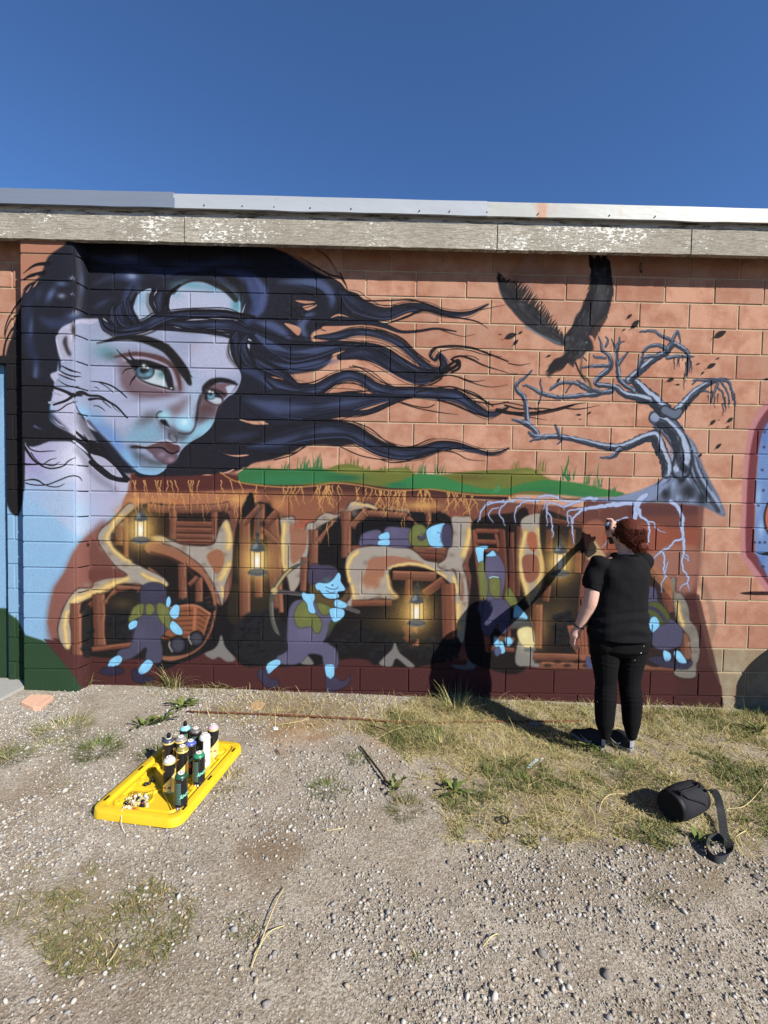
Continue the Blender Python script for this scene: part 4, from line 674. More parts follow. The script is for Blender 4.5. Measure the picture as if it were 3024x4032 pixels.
def paint_neck_strands(M):
    fill(M,'H','300,0 560,0 700,60 620,400 700,560 950,700 1180,840 1400,960 1600,1180 1659,1290 1500,1290 1250,1100 1080,900 900,780 700,770 330,810',(40,40,46),1)
    fill(M,'H','450,570 480,590 550,635 440,600',(96,104,160),2,.8)
    for t in ('690,140 830,185 790,190 700,165','640,265 760,265 880,240 740,300 640,295','700,310 820,280 760,305'): fill(M,'H',t,(170,174,196),.8)
    fill(M,'H','950,780 1000,790 1090,860 1160,950 1080,890','170,180,210' and (200,204,222),.8)
    fill(M,'H','1180,950 1280,990 1380,1080 1480,1180 1580,1255 1480,1230 1350,1130 1250,1050',(184,184,204),.8); fill(M,'H','680,480 760,550 850,600 760,570',(190,190,206),.8); fill(M,'H','980,660 1050,690 1110,760 1030,720',(190,190,206),.8)
    for t,w in (('640,380 760,385 870,310 960,280 1030,280',[3,6,6,5,2]),('620,400 740,390 850,330',4),('560,60 720,90 860,140 960,185 1080,160 1170,190 1300,200 1420,270 1530,340 1659,480',[10,14,16,22,22,12,12,11,10,8]),('1170,240 1280,230 1400,260',[14,10,6]),('700,310 850,260 960,200 1080,200',[10,14,16,8]),('1340,260 1400,310 1455,355',[5,5,2]),('1440,280 1500,360 1570,415',[3,3,1]),('1220,325 1270,325 1330,355 1375,395',[3,5,5,2]),('1225,78 1265,85 1300,115',[2,4,1]),('1180,0 1330,20 1450,60 1560,130 1659,220',[3,8,8,8,5]),('1300,20 1400,80 1480,150',4),
        ('750,-20 860,50 980,80 1060,90',[2,5,5,2]),('800,20 900,60 1040,85',3),
        ('350,830 400,890 500,920 620,915 730,912',[10,7,6,5,2]),('320,860 420,1010 500,1080 600,1130 700,1140 820,1110 900,1040 990,1000',[16,12,8,8,8,7,6,2]),('400,930 480,1040 560,1085 650,1030 745,1003',[5,6,6,5,1.5]),('315,1085 420,1090 560,1085 680,1105 740,1080 780,1050',[12,7,6,6,4,1.5]),
        ('315,1300 420,1285 500,1300 560,1340 650,1375 740,1382 800,1365 845,1335',[4,8,9,6,5,5,4,1.5]),('330,1330 430,1355 600,1355 760,1300 900,1245 1000,1240 1060,1265 1083,1308',[6,6,6,6,6,6,5,2]),
        ('1180,790 1300,850 1400,960 1480,1100 1600,1210',[18,26,24,20,12]),('1190,1060 1300,1160 1420,1250 1540,1290 1659,1310',[26,24,22,20,14]),('1100,700 1170,790 1290,850 1390,920',[4,6,5,3])): stroke(M,'H',t,[v*.72 for v in w] if hasattr(w,'__len__') else w*.72,(40,38,42),.6)
    stroke(M,'D','500,0 620,110 760,250 840,310',[8,20,26,14],(38,36,40),.8); fill(M,'D','600,150 680,170 760,240 800,300 720,250 650,190',(180,182,204),.8)
    for t,w in (('800,1790 920,1850 1070,1900',[4,8,2]),('760,1840 860,1900 1000,1940 1075,1945',[3,6,6,1.5]),('760,1900 880,1950 1000,1990',[3,6,3]),('850,1200 1000,1240',1)): stroke(M,'G',t,w,(44,42,46),.6)
def sin_(u): return float(np.sin(np.pi*u))
def paint_tree(M):
    r=np.random.RandomState(7); S=(116,134,160)
    def limb(f,t,w,hl=True):
        w=[v*1.12+.8 for v in w]
        stroke(M,f,t,[v*.86+2.5 for v in w],(46,54,66),.9,1,1.8); stroke(M,f,t,[v*.66 for v in w],(108,122,142),1.6,1,1.4)
        if hl:
            p=pts(f,t); d=np.gradient(p,axis=0); d/=np.hypot(d[:,0],d[:,1])[:,None]; n=np.stack([d[:,1],-d[:,0]],1); n*=np.sign(-n[:,1:2]+1e-6)
            stroke(M,'P',[list(v) for v in p+n*np.array(w)[:,None]*.2],[v*.3 for v in w],(184,200,224),1.2,.9,1.8); stroke(M,'P',[list(v) for v in p-n*np.array(w)[:,None]*.2],[v*.3 for v in w],(38,44,54),1.2,.8,2.0); stroke(M,'P',[list(v) for v in p+n*np.array(w)[:,None]*.02],[v*.1+.8 for v in w],(40,46,58),.8,.7,2.2)
    # trunk (frame C below 1450, frame F above 470)
    fill(M,'C','900,1520 930,1490 1000,1495 1060,1540 1110,1580 1130,1630 1190,1700 1225,1790 1240,1860 1160,1900 1060,1860 1050,1750 1000,1650 930,1590',(108,120,140),1.2)
    fill(M,'F','1000,-10 1060,-30 1130,10 1200,90 1225,180 1280,290 1350,420 1385,540 1270,490 1200,470 1000,455 800,450 640,440 500,430 640,420 850,370 980,300 1040,220 1060,120',(112,124,144),1.2)
    for t,w,c in (('1040,30 1080,120 1085,220 1000,330 860,400',14,(150,170,204)),('1100,60 1120,200 1110,300',26,(44,50,60)),('1160,90 1180,200 1230,330 1340,500',20,(60,66,78)),('1140,40 1150,160 1200,330 1280,440',12,(156,176,208)),('1010,-10 1060,60 1060,160',10,(60,74,94)),('1200,200 1260,330 1350,460',9,(168,180,212)),('1080,250 1000,330 930,400',12,(54,60,72))): stroke(M,'F',t,w,c,3,.9)
    for t,w,c in (('1010,60 1050,160 1050,240 980,320 800,400 640,425',16,(150,168,200)),('1090,20 1110,140 1130,260 1180,360',12,(160,180,212)),('1130,20 1190,120 1210,240 1290,380 1370,520',12,(150,168,198)),('1070,120 1080,240 1040,330',9,(36,42,52)),('1150,110 1160,240 1200,330 1260,430',10,(38,44,54)),('1190,140 1230,250 1300,380',6,(44,50,60)),('1000,280 940,340 820,400',6,(48,56,70)),('1100,80 1140,120 1180,100',7,(170,188,216))): stroke(M,'F',t,[2,w,w,3],c,2,.9,1.5)
    for x,y,rx,ry in ((1005,390,34,50),(1150,380,56,60),(1100,300,30,40),(1240,420,40,50)): spot(M,'F',x,y,rx*.62,ry*.62,(46,52,62),.95,1.3)
    for x,y,rx,ry in ((1050,330,26,60),(1080,420,30,26),(1170,440,26,20),(1000,340,20,30)): spot(M,'F',x,y,rx*.6,ry*.6,(146,168,204),.8)
    limb('C','940,1530 1000,1555 1060,1610 1100,1690 1115,1790 1100,1860',[60,62,62,66,74,80])
    ell(M,'C',936,1528,30,30,(150,164,188),3); stroke(M,'C','905,1500 930,1490 970,1500 1010,1520 1080,1580 1140,1650',7,(70,84,104),1.5); spot(M,'C',925,1560,12,14,(96,112,150),.5); stroke(M,'C','930,1590 990,1640 1050,1720',7,(50,58,70),1.5)
    L=limb
    L('C','1060,1510 1120,1450 1180,1380 1260,1320 1340,1290 1390,1290',[46,38,34,24,16,10]); L('C','990,1480 930,1420 870,1370 820,1310 780,1290 700,1300',[64,58,48,34,22,6]); L('C','1000,1480 1060,1510 1090,1490',[40,44,30],False)
    L('C','900,1420 820,1400 740,1380 690,1340 620,1325 570,1320 560,1290 620,1240 655,1200 645,1140 600,1100 590,1050 575,1015',[40,34,26,22,18,18,18,20,18,14,10,6,2]); L('C','800,1360 720,1300 700,1220 690,1120 705,1060 710,1015',[16,16,16,12,8,2]); L('C','620,1080 635,1040 620,1010',[8,6,2]); L('C','640,1200 560,1200 465,1210',[14,12,3]); L('C','620,1150 560,1145 540,1130',[10,7,2]); L('C','705,1190 740,1140 765,1110',[12,8,3]); L('C','690,1090 660,1030',[8,2]); L('C','700,1060 745,1040',[7,2])
    L('C','660,1360 560,1380 450,1390 340,1400 270,1390 200,1370 130,1330 95,1325',[18,18,16,16,16,14,8,3]); L('C','570,1360 500,1350 430,1310 330,1310 270,1350',[14,14,14,12,10]); L('C','600,1370 520,1340 470,1310 440,1290',[10,8,6,3]); L('C','215,1370 205,1320 208,1280',[6,5,2],False); L('C','210,1380 195,1440',[5,2],False); L('C','400,1320 370,1370',[5,2],False)
    stroke(M,'C','470,1150 465,1250 510,1290 530,1340',[6,10,12,8],(96,88,60),1.5)
    L('C','770,1290 840,1230 900,1180 960,1140 1010,1110 1050,1060 1100,1080 1140,1110 1150,1160 1140,1260',[26,28,28,26,26,22,18,16,12,5]); L('C','830,1230 850,1160 900,1140 960,1135',[10,14,14,10]); L('C','1010,1100 970,1070 900,1075 865,1110 850,1150',[16,14,12,8,3]); L('C','1020,1090 1040,1040 980,1010 930,980 860,980 835,985',[16,14,12,10,7,2]); L('C','1050,1040 1075,980 1090,1010 1100,1050',[10,9,6,2]); L('C','1010,1150 1080,1140 1150,1140 1190,1140',[12,12,8,2])
    L('C','1180,1290 1280,1290 1390,1290 1420,1330 1440,1400 1450,1450',[5,12,14,10,7,3]); L('C','1340,1300 1310,1380 1290,1440',[10,7,3],False); L('C','1360,1300 1400,1370 1410,1440',[9,6,3]); L('C','1340,1340 1370,1380 1385,1470',[7,5,2],False); L('C','1200,1290 1175,1320',[4,2]); L('C','1250,1360 1290,1370',[8,3],False)
    for x,y,Ln in ((1060,1150,80),(1090,1150,60),(1130,1180,130),(1125,1250,110),(1155,1150,100),(1165,1170,70),(1080,1160,50),(1300,1360,70),(1320,1400,80),(1385,1400,110),(1340,1380,60),(1370,1440,90),(1410,1420,60),(1445,1380,80),(1425,1370,60),(1275,1390,30),(1110,1130,50)): squig(M,'C',x,y,Ln,7,(58,64,74),r,.4,.8)
    L('C','150,1230 100,1280 60,1310 55,1350 100,1400 115,1460 120,1530 130,1560',[3,8,12,16,18,18,18,16]); L('C','30,1540 120,1570 170,1610 200,1660',[6,22,20,14]); 
    L('F','130,0 180,30 320,30 480,60 600,90 700,100 780,80 870,40 940,30 970,110 1010,200 1010,270',[8,18,20,22,26,30,34,38,46,50,46,40]); L('F','710,110 660,160 585,165',[22,14,3]); L('F','140,60 200,40 240,40',[4,10,10]); L('F','300,-40 320,0 330,30',[6,14,12]); L('F','335,60 310,80',[5,2])
    for k in range(60):
        x=r.uniform(960,1330); y=r.uniform(0,440) 
        if x>1200+(y-180)*.45 or x<1040-(y*.25): continue
        squig(M,'F',x,y,r.uniform(30,90),2.6,(52,58,70) if r.rand()<.6 else (160,176,206),r,.35,1,.55,lean=(x-1080)/600)
    # pale roots
    W=(176,192,226); W2=(206,216,240)
    def root(t,w): stroke(M,'F',t,[v+2 for v in w],(116,134,180),1.6,.7,2.6); stroke(M,'F',t,[v*.85 for v in w],W,.8,1,2.6)
    fill(M,'F','500,415 640,420 760,410 900,350 1000,340 940,420 840,460 700,450 560,440 480,430',(130,146,178),3)
    root('560,430 500,425 450,440 400,450 350,435 290,410 230,405 200,420 190,440 120,425 70,425 30,440 -50,445 -120,460 -170,500 -180,560',[16,12,11,8,9,9,8,7,7,8,7,8,6,5,3]); root('800,455 700,460 600,475 500,490 430,530 410,590 412,650 425,715',[14,20,16,12,9,7,6,2]); root('500,485 440,495 390,505 375,530 385,570 382,600',[8,6,6,5,5,2]); root('440,445 390,465 350,475 300,455 260,460 245,500 275,540 280,600 285,660 275,675',[8,8,7,6,6,6,6,6,4,2]); root('250,490 245,540 250,600',[5,5,2]); root('190,440 130,440 80,460 45,510 50,585',[7,6,6,5,2]); root('250,410 235,450 225,495',[5,4,2]); root('350,475 360,500',[4,2]); root('410,590 400,540 370,530',[5,4,3])
    root('-30,440 -80,450 -120,450 -150,470 -175,530 -195,580',[6,5,5,5,4,2]); root('0,440 -40,480 -60,520 -30,560 -20,600',[5,5,5,4,2]); root('-60,480 -110,500 -120,540 -90,580',[4,4,4,2])
    root('880,400 840,440 820,480 810,540 790,600',[18,26,26,20,10]); root('830,490 850,540 890,570 900,620 895,700 870,760',[14,11,10,9,7,3]); root('890,575 930,580 950,620 1010,645',[6,6,4,2]); root('760,545 720,560 680,570 650,600',[7,6,5,3]); root('690,640 640,690 600,740',[5,4,2])
    root('1040,440 1080,480 1110,550 1110,620 1120,690 1125,760 1110,820 1120,880 1150,930 1145,970 1155,1010',[14,16,15,14,13,10,8,7,7,5,2]); root('1110,680 1060,700 1020,740 960,770 930,810',[10,8,8,7,3]); root('990,770 995,840 990,890 1010,920 980,960 975,1025',[8,7,7,6,4,2]); root('1000,900 1015,850 1025,825',[5,4,2]); root('1130,780 1150,800 1145,830',[5,4,2]); root('1145,965 1110,985 1090,1010',[5,4,2]); root('1110,790 1160,820',[4,2])
    # raven
    K=(64,63,66)
    fill(M,'C','-5,720 40,760 110,800 150,810 200,850 240,920 300,970 350,1020 360,1070 300,1060 200,1000 110,940 40,870 -10,800 -50,720 -66,640 -68,590 -56,640 -36,690',K,1.5); fill(M,'B','1590,640 1600,650 1640,720 1680,760 1680,850 1640,820 1600,730',K,1)
    fill(M,'C','350,1030 400,970 430,880 480,820 520,700 530,560 525,485 560,520 570,470 600,530 625,480 640,560 665,680 655,800 610,890 560,930 530,1000 510,1020 540,1090 500,1110 470,1150 440,1160 420,1210 460,1240 400,1200 370,1180 300,1230 260,1280 270,1230 235,1250 260,1200 235,1215 300,1160 350,1130 360,1080',K,1.2)
    for k in range(46):
        u=k/45; x,y=np.interp(u,[0,.15,.5,1],[-66,-40,60,340]),np.interp(u,[0,.15,.5,1],[620,690,770,1010]); q=sin_(u)+.12; stroke(M,'C',[[x,y+20],[x+34*q+r.uniform(-6,8),y-4-34*q],[x+58*q+r.uniform(-8,12),y-8-66*q]],[11,8,1.5],(50,49,52),.8,.95)
    for k in range(44):
        u=k/43; x,y=np.interp(u,[0,.3,.7,1],[560,530,470,380]),np.interp(u,[0,.3,.7,1],[500,700,860,990]); stroke(M,'C',[[x+26,y+10],[x-4,y+14],[x-26+r.uniform(-8,6),y+34]],[12,8,1.5],(48,47,50),.8,.9)
        x,y=np.interp(u,[0,.3,.7,1],[640,665,620,545]),np.interp(u,[0,.3,.7,1],[520,700,870,1000]); stroke(M,'C',[[x-24,y-10],[x+2,y+14],[x+6+r.uniform(-8,6),y+40]],[12,8,1.5],(54,53,56),.8,.9)
    for t in ('535,560 525,500 520,478','575,560 570,490 568,462','600,560 612,500 622,470','640,600 640,540 636,520'): stroke(M,'C',t,[24,14,3],(34,34,38),.8)
    for k in range(26): stroke(M,'C',[[420+r.uniform(-40,30),1120+r.uniform(-20,40)],[330+r.uniform(-50,20),1180+r.uniform(-20,40)],[260+r.uniform(-28,20),1215+r.uniform(-20,60)]],[9,6,1.5],(50,48,50),.8,.9)
    fill(M,'C','440,1010 500,1000 535,1040 545,1095 515,1105 480,1090 450,1060',(58,58,62),1.5); ell(M,'C',500,1050,6,5,(150,150,150),.6)
    for k in range(210):
        if k<60: u=r.rand(); x,y,dx,dy=np.interp(u,[0,1],[20,330])+r.uniform(-15,15),np.interp(u,[0,1],[770,1030])+r.uniform(-45,40),30,26
        elif k<120: u=r.rand(); x,y,dx,dy=np.interp(u,[0,.5,1],[590,600,420])+r.uniform(-55,50),np.interp(u,[0,.5,1],[560,750,1020])+r.uniform(-20,20),-8,40
        else: x,y,dx,dy=r.uniform(370,500),r.uniform(1010,1140),-14,24
        c=[(122,130,136),(34,34,36),(136,150,156)][r.randint(3)]; stroke(M,'C',[[x,y],[x+dx,y+dy]],[3,1],c,1,.55)
    stroke(M,'C','110,950 200,1000 330,1060',9,(112,134,142),3,.8); spot(M,'C',590,760,20,60,(96,96,98),.6); stroke(M,'C','430,1180 450,1230 480,1280 500,1310',[8,7,6,2],(52,48,48),.8); stroke(M,'C','480,1145 500,1165',6,(60,56,54),.8)
    # flying leaves
    for x,y,s,a in ((772,885,24,-.7),(810,935,40,-.8),(738,970,14,-.6),(1350,1000,46,-.5),(15,1010,44,-.4),(78,988,18,-.5),(48,1050,26,-.8),(258,1137,18,-.4),(320,1292,20,-.9),(1035,1290,28,-.4),(1080,1320,16,0),(1210,1188,14,-.4),(1295,1200,34,-.5),(1336,1153,14,-.4),(1240,1245,16,-.8),(450,1512,18,0),(518,1500,16,-.6),(460,1540,9,0),(1305,1560,26,-.7),(1345,1545,8,0),(1415,1545,28,-.6),(1400,1590,14,-.5),(1340,1712,26,-.7),(1225,1770,20,-.7),(-50,1000,10,0),(1650,1285,20,0)):
        c,s_=np.cos(a),np.sin(a); q=[[-s,0],[-s*.4,-s*.38],[s*.3,-s*.42],[s,0],[s*.35,s*.34],[-s*.4,s*.36],[-s*.9,s*.1]]; fill(M,'C',[[x+u*c-v*s_,y+u*s_+v*c] for u,v in q],(54,50,46),.8,1,True); stroke(M,'C',[[x-s*.8*c,y-s*.8*s_],[x-s*1.5*c,y-s*1.5*s_]],2,(54,50,46),.5)
def paint_right(M):
    O='3060,1560 2985,1660 2962,1740 2950,1840 2942,2000 2940,2170 2960,2210 3000,2270 3060,2350'
    stroke(M,'P',O,46,(196,130,130),2); stroke(M,'P','3075,1570 3000,1670 2976,1745 2963,1840 2955,2000 2953,2165 2975,2205 3080,2350',34,(128,52,58),1)
    fill(M,'P','3090,1580 3015,1680 2992,1745 2980,1840 2974,2000 2972,2160 2990,2200 3090,2340',(104,142,196),1.2)
    for x,y,rx,ry,c in ((2985,1960,14,60,(150,190,226)),(3010,1720,20,60,(74,116,186)),(3000,2200,20,40,(84,126,190)),(2995,2080,14,40,(160,196,230))): spot(M,'P',x,y,rx,ry,c,.8)
    ell(M,'P',3085,2040,80,100,(30,26,28),1); ell(M,'P',3085,2040,74,94,(196,98,60),2); ell(M,'P',3085,2040,50,66,(220,130,90),6)
    for x,y in ((3008,1760),(3000,1850),(3004,1930),(2985,1990),(2990,2135),(2970,2135),(3010,2135),(3005,2230),(3010,1700)): ell(M,'P',x,y,5,4.5,(52,44,66),1)
    fill(M,'P','2980,2175 3000,2178 3060,2170 3060,2188 3000,2184',(24,22,24),.6); fill(M,'P','2912,2334 2960,2328 3070,2330 3070,2342 2950,2342',(64,36,34),.8)
    # door panel and reveal on the far left
def paint_soot(M):
    spot(M,'C',130,530,24,26,(196,176,166),.6); spot(M,'C',120,700,20,50,(190,160,150),.55); spot(M,'C',130,760,40,50,(110,74,66),.35); spot(M,'C',50,640,60,60,(120,72,62),.4); spot(M,'C',250,620,100,60,(110,70,60),.35); spot(M,'B',1480,560,60,50,(120,76,64),.35)
    for k in range(12):
        x=M.rs.uniform(760,860); stroke(M,'B',[[x,490],[x+M.rs.uniform(-4,4),M.rs.uniform(520,590)]],[3,1],(206,164,140),1,.4)
    for x in (940,1160,1180): stroke(M,'C',[[x,650],[x,700]],3,(110,70,60),1,.5)
def paint_mural(M):
    paint_soot(M); paint_back(M); paint_mine(M)
    for x,y,s,f,h in ((918,640,1.,'D',None),(22,845,1.08,'E',[[28,480],[24,700]]),(1062,1180,1.02,'E',[[1068,980],[1068,1030]]),(332,835,1.0,'F',None)): lantern(M,f,x,y,s,h)
    paint_miners(M); paint_hair_mass(M); paint_ground(M); 
    paint_openings(M); paint_fringe(M); paint_locks(M)
    keep=(M.rgb.copy(),M.a.copy()); paint_face(M); eye(M); 
    paint_neck_strands(M); paint_fringe(M); paint_tree(M); paint_right(M)
    M.clip=None
# ------------------------------------------------------------------ the painting, flat on the wall, rasterised here
WX0, WX1, WZ0, WZ1 = -3.35, 3.45, -.25, 3.75; PPM = 485*MS
MW, MH = int((WX1-WX0)*PPM), int((WZ1-WZ0)*PPM)
def to_canvas(q):                                       # where each sketched point lies on the wall, in canvas cells
    dx = (q[:,0]-1512)/FPX; dz = -(q[:,1]-2016)/FPX
    A = np.array([list(RX),list(FW),list(UP)]); d = dx[:,None]*A[0]+A[1]+dz[:,None]*A[2]; t = DIST/d[:,1]
    return np.stack([(d[:,0]*t-WX0)*PPM, (WZ1-(EYE+d[:,2]*t))*PPM],1)
M_ = Mural(MW, MH); paint_mural(M_)
img = bpy.data.images.new('mural_paint', MW, MH, alpha=True); img.alpha_mode = 'CHANNEL_PACKED'
px_ = np.concatenate([np.clip(M_.rgb,0,1), M_.a[...,None]],2)[::-1]; img.pixels.foreach_set(np.ascontiguousarray(px_,dtype=np.float32).ravel()); img.update(); img.pack()
# ------------------------------------------------------------------ materials of the place
def painted(name, base, mode, mortar=False):
    n = N(name, .85); ti = n.n('ShaderNodeTexImage', image=img, extension='CLIP', interpolation='Cubic')
    if mode == 'pos':
        sp = n.n('ShaderNodeSeparateXYZ'); n.l(n.geo.outputs['Position'], sp.inputs[0]); cb = n.n('ShaderNodeCombineXYZ')
        n.l(n.math('DIVIDE', n.math('SUBTRACT', sp.outputs[0], WX0), WX1-WX0), cb.inputs[0]); n.l(n.math('DIVIDE', n.math('SUBTRACT', sp.outputs[2], WZ0), WZ1-WZ0), cb.inputs[1]); n.l(cb.outputs[0], ti.inputs[0])
    else: n.l(n.co.outputs['UV'], ti.inputs[0])
    big = n.noise(1.7,3); mid = n.noise(9,5); fine = n.noise(210,3); grit = n.noise(420,2)
    if mortar: c = n.mix(mid, tuple(v*.7 for v in base), base)
    else:
        c = n.mix(n.ramp(n.rand(),[(0,0),(1,1)]), tuple(v*.72 for v in base), (base[0]*1.06,base[1]*1.04,base[2]*1.0))
        c = n.mix(n.ramp(n.math('ADD',n.math('MULTIPLY',big,.5),n.math('MULTIPLY',mid,.5)),[(.42,.85),(.56,0)]), c, (base[0]*.66,base[1]*.5,base[2]*.44))
        c = n.mix(n.ramp(fine,[(.3,.45),(.62,0)]), c, tuple(v*.45 for v in base)); c = n.mix(n.ramp(n.noise(130,2),[(.62,0),(.72,.35)]), c, (base[0]*1.35,base[1]*1.5,base[2]*1.6))
    gm = n.n('ShaderNodeGamma'); gm.inputs[1].default_value = 1.14; hs = n.n('ShaderNodeHueSaturation'); hs.inputs['Saturation'].default_value = .85; n.l(ti.outputs['Color'], hs.inputs['Color']); n.l(hs.outputs[0], gm.inputs[0])
    pc = n.mix(n.ramp(grit,[(.34,.5),(.6,0)]), n.mix(1.0, gm.outputs[0], (.52,.52,.53), 'MULTIPLY'), (.01,.01,.012))
    pc = n.mix(n.ramp(n.noise(300,2),[(.6,0),(.72,.8)]), pc, n.mix(.88, (.3,.3,.34), n.mix(1.0, pc, (1.5,1.5,1.5), 'MULTIPLY')))
    a = n.math('MULTIPLY', ti.outputs['Alpha'], n.ramp(n.noise(240,2),[(.2,.55),(.34,1)]))
    n.col(n.mix(a, c, pc)); b = n.bump(fine,.65,.0022); n.bump(n.noise(70,4),.4,.003,b)
    n.b.inputs['Specular IOR Level'].default_value = .05
    return n.m
BRICK = S(192,147,124); GREY = S(168,158,134)
m_block = painted('painted_red_block', BRICK, 'pos'); m_blockg = painted('bare_grey_block', GREY, 'pos'); m_mortar = painted('mortar', S(200,178,146), 'pos', True)
m_pier = painted('painted_pier_block', BRICK, 'uv'); m_pierm = painted('pier_mortar', S(150,128,104), 'uv', True)
def wood():
    n = N('weathered_plywood', .9); v = n.pos((2.2,2.2,26)); g = n.noise(6,8,v,.7,.6); g2 = n.noise(3,6,n.pos((3,3,60)),.8,1.5)
    c = n.ramp(g,[(.25,S(92,84,72)),(.5,S(182,176,160)),(.75,S(216,212,200))]); c = n.mix(n.ramp(g2,[(.38,.85),(.52,0)]), c, S(84,76,66)); c = n.mix(n.ramp(n.noise(40,4,n.pos((1,1,4))),[(.36,.5),(.5,0)]), c, S(96,88,76)); c = n.mix(n.ramp(n.noise(1.4,3),[(.4,.5),(.6,0)]), c, S(134,126,112))
    zone = n.noise(1.9,4,n.pos((1,1,1))); fl = n.noise(26,6,n.pos((1.3,1,3)),.7)
    pk = n.ramp(n.math('ADD',n.math('MULTIPLY',zone,.7),fl),[(.95,0),(.97,1)]); c = n.mix(pk, c, S(236,234,224)); n.col(c)
    n.bump(n.math('ADD',n.math('MULTIPLY',pk,.8),g2),.8,.002); return n.m
def trimwood():
    n = N('peeling_trim', .9); f = n.noise(5,7,n.pos((1,1,9)),.8); g = n.noise(14,6,n.pos((1,1,8)),.7)
    n.col(n.mix(n.ramp(f,[(.42,0),(.5,1)]), n.mix(g,S(54,50,46),S(104,94,80)), S(196,196,196))); n.bump(f,.6,.002); return n.m
def coping(name, c, rust=0):
    n = N(name, .45, .0); n.b.inputs['Specular IOR Level'].default_value = .3; f = n.noise(1.2,3,n.pos((1,1,4))); cc = n.mix(f, tuple(v*.86 for v in c), c)
    cc = n.mix(n.ramp(n.noise(26,3),[(.68,0),(.76,.35)]), cc, S(120,110,100))
    if rust: cc = n.mix(n.ramp(n.noise(3.4,5,n.pos((1.6,1,.6))),[(.56,0),(.7,.75)]), cc, S(186,120,66))
    n.col(cc); n.bump(n.noise(4,2,n.pos((1,1,3))),.35,.01); return n.m
m_wood, m_trim = wood(), trimwood()
def ground_mat():
    n = N('gravelly_dirt', .95); big = n.noise(.9,4); mid = n.noise(5,5); fine = n.noise(60,6,rough=.7); v1 = n.voro(75); v2 = n.voro(160); vc = n.voro(110,out='Color')
    c = n.mix(n.ramp(big,[(.35,0),(.65,1)]), S(184,174,156), S(208,198,182)); c = n.mix(n.ramp(mid,[(.42,.6),(.6,0)]), c, S(160,146,126)); c = n.mix(n.ramp(fine,[(.38,.7),(.58,0)]), c, S(118,104,86))
    sp = n.n('ShaderNodeSeparateColor'); n.l(vc, sp.inputs[0]); c = n.mix(n.math('MULTIPLY',n.ramp(v1,[(.25,1),(.42,0)]),n.ramp(sp.outputs[0],[(.3,0),(.4,.9)])), c, n.mix(sp.outputs[1], S(150,140,128), S(222,212,196)))
    c = n.mix(n.ramp(v2,[(.5,0),(.75,.5)]), c, S(90,78,64))
    for x,y,r,k,cc in stains:
        d = n.n('ShaderNodeVectorMath', operation='DISTANCE'); n.l(n.geo.outputs['Position'], d.inputs[0]); d.inputs[1].default_value = (x,y,0)
        q = n.math('ADD', n.math('DIVIDE',d.outputs['Value'],r), n.math('MULTIPLY',n.math('SUBTRACT',mid,.5),1.6)); c = n.mix(n.ramp(q,[(.25,k),(1,0)]), c, cc)
    n.col(c); b = n.bump(n.math('SUBTRACT',fine,v1),.55,.004); n.bump(v2,.5,.003,b); return n.m
def G(px,py): p = gnd(px,py,0); return (p.x,p.y)
stains = [(*G(1180,2870),.34,.6,S(168,120,72)),(*G(1560,2900),.3,.5,S(164,118,72)),(*G(1050,2790),.6,.6,S(128,106,80)),(*G(1090,3330),.22,.55,S(120,98,72)),(*G(120,3160),.35,.45,S(134,112,88)),(*G(1350,2800),.5,.6,S(124,102,78)),(*G(1000,3420),.22,.35,S(130,108,82)),(*G(250,4000),.3,.4,S(128,106,84)),(*G(2450,3050),.8,.5,S(140,122,88)),(*G(2050,3000),.5,.5,S(150,128,90)),(*G(2100,3150),.55,.5,S(116,102,74)),(*G(2750,3000),.7,.5,S(116,102,74)),(*G(2500,3200),.6,.5,S(112,98,70)),(*G(1950,2900),.5,.4,S(124,108,80)),(*G(150,3580),.3,.4,S(130,116,84)),(*G(450,3660),.3,.45,S(134,120,86))]
# ------------------------------------------------------------------ ground
def gz(x, y):
    x_ = np.clip(x,-5,5) if hasattr(x,'__len__') else max(-5,min(5,x)); return -.023*x_
def gh(x, y):
    return gz(x,y) + .012*noise.noise((x*1.3,y*1.3,1)) + .006*noise.noise((x*5,y*5,3)) + .003*noise.noise((x*14,y*14,5))
def make_ground():
    xs = np.concatenate([[-400,-120,-40,-15,-8],np.arange(-4.6,4.61,.035),[8,15,40,120,400]]); ys = np.concatenate([[-400,-120,-40,-15,-7],np.arange(-3.9,.13,.035),[1,6,20,60,200,600]])
    v = [(x,y,gh(x,y)) for y in ys for x in xs]; nx = len(xs); f = [(j*nx+i,j*nx+i+1,(j+1)*nx+i+1,(j+1)*nx+i) for j in range(len(ys)-1) for i in range(nx-1)]
    link('ground', mesh('ground',v,f), ground_mat(), smooth=True, kind='structure')
make_ground()
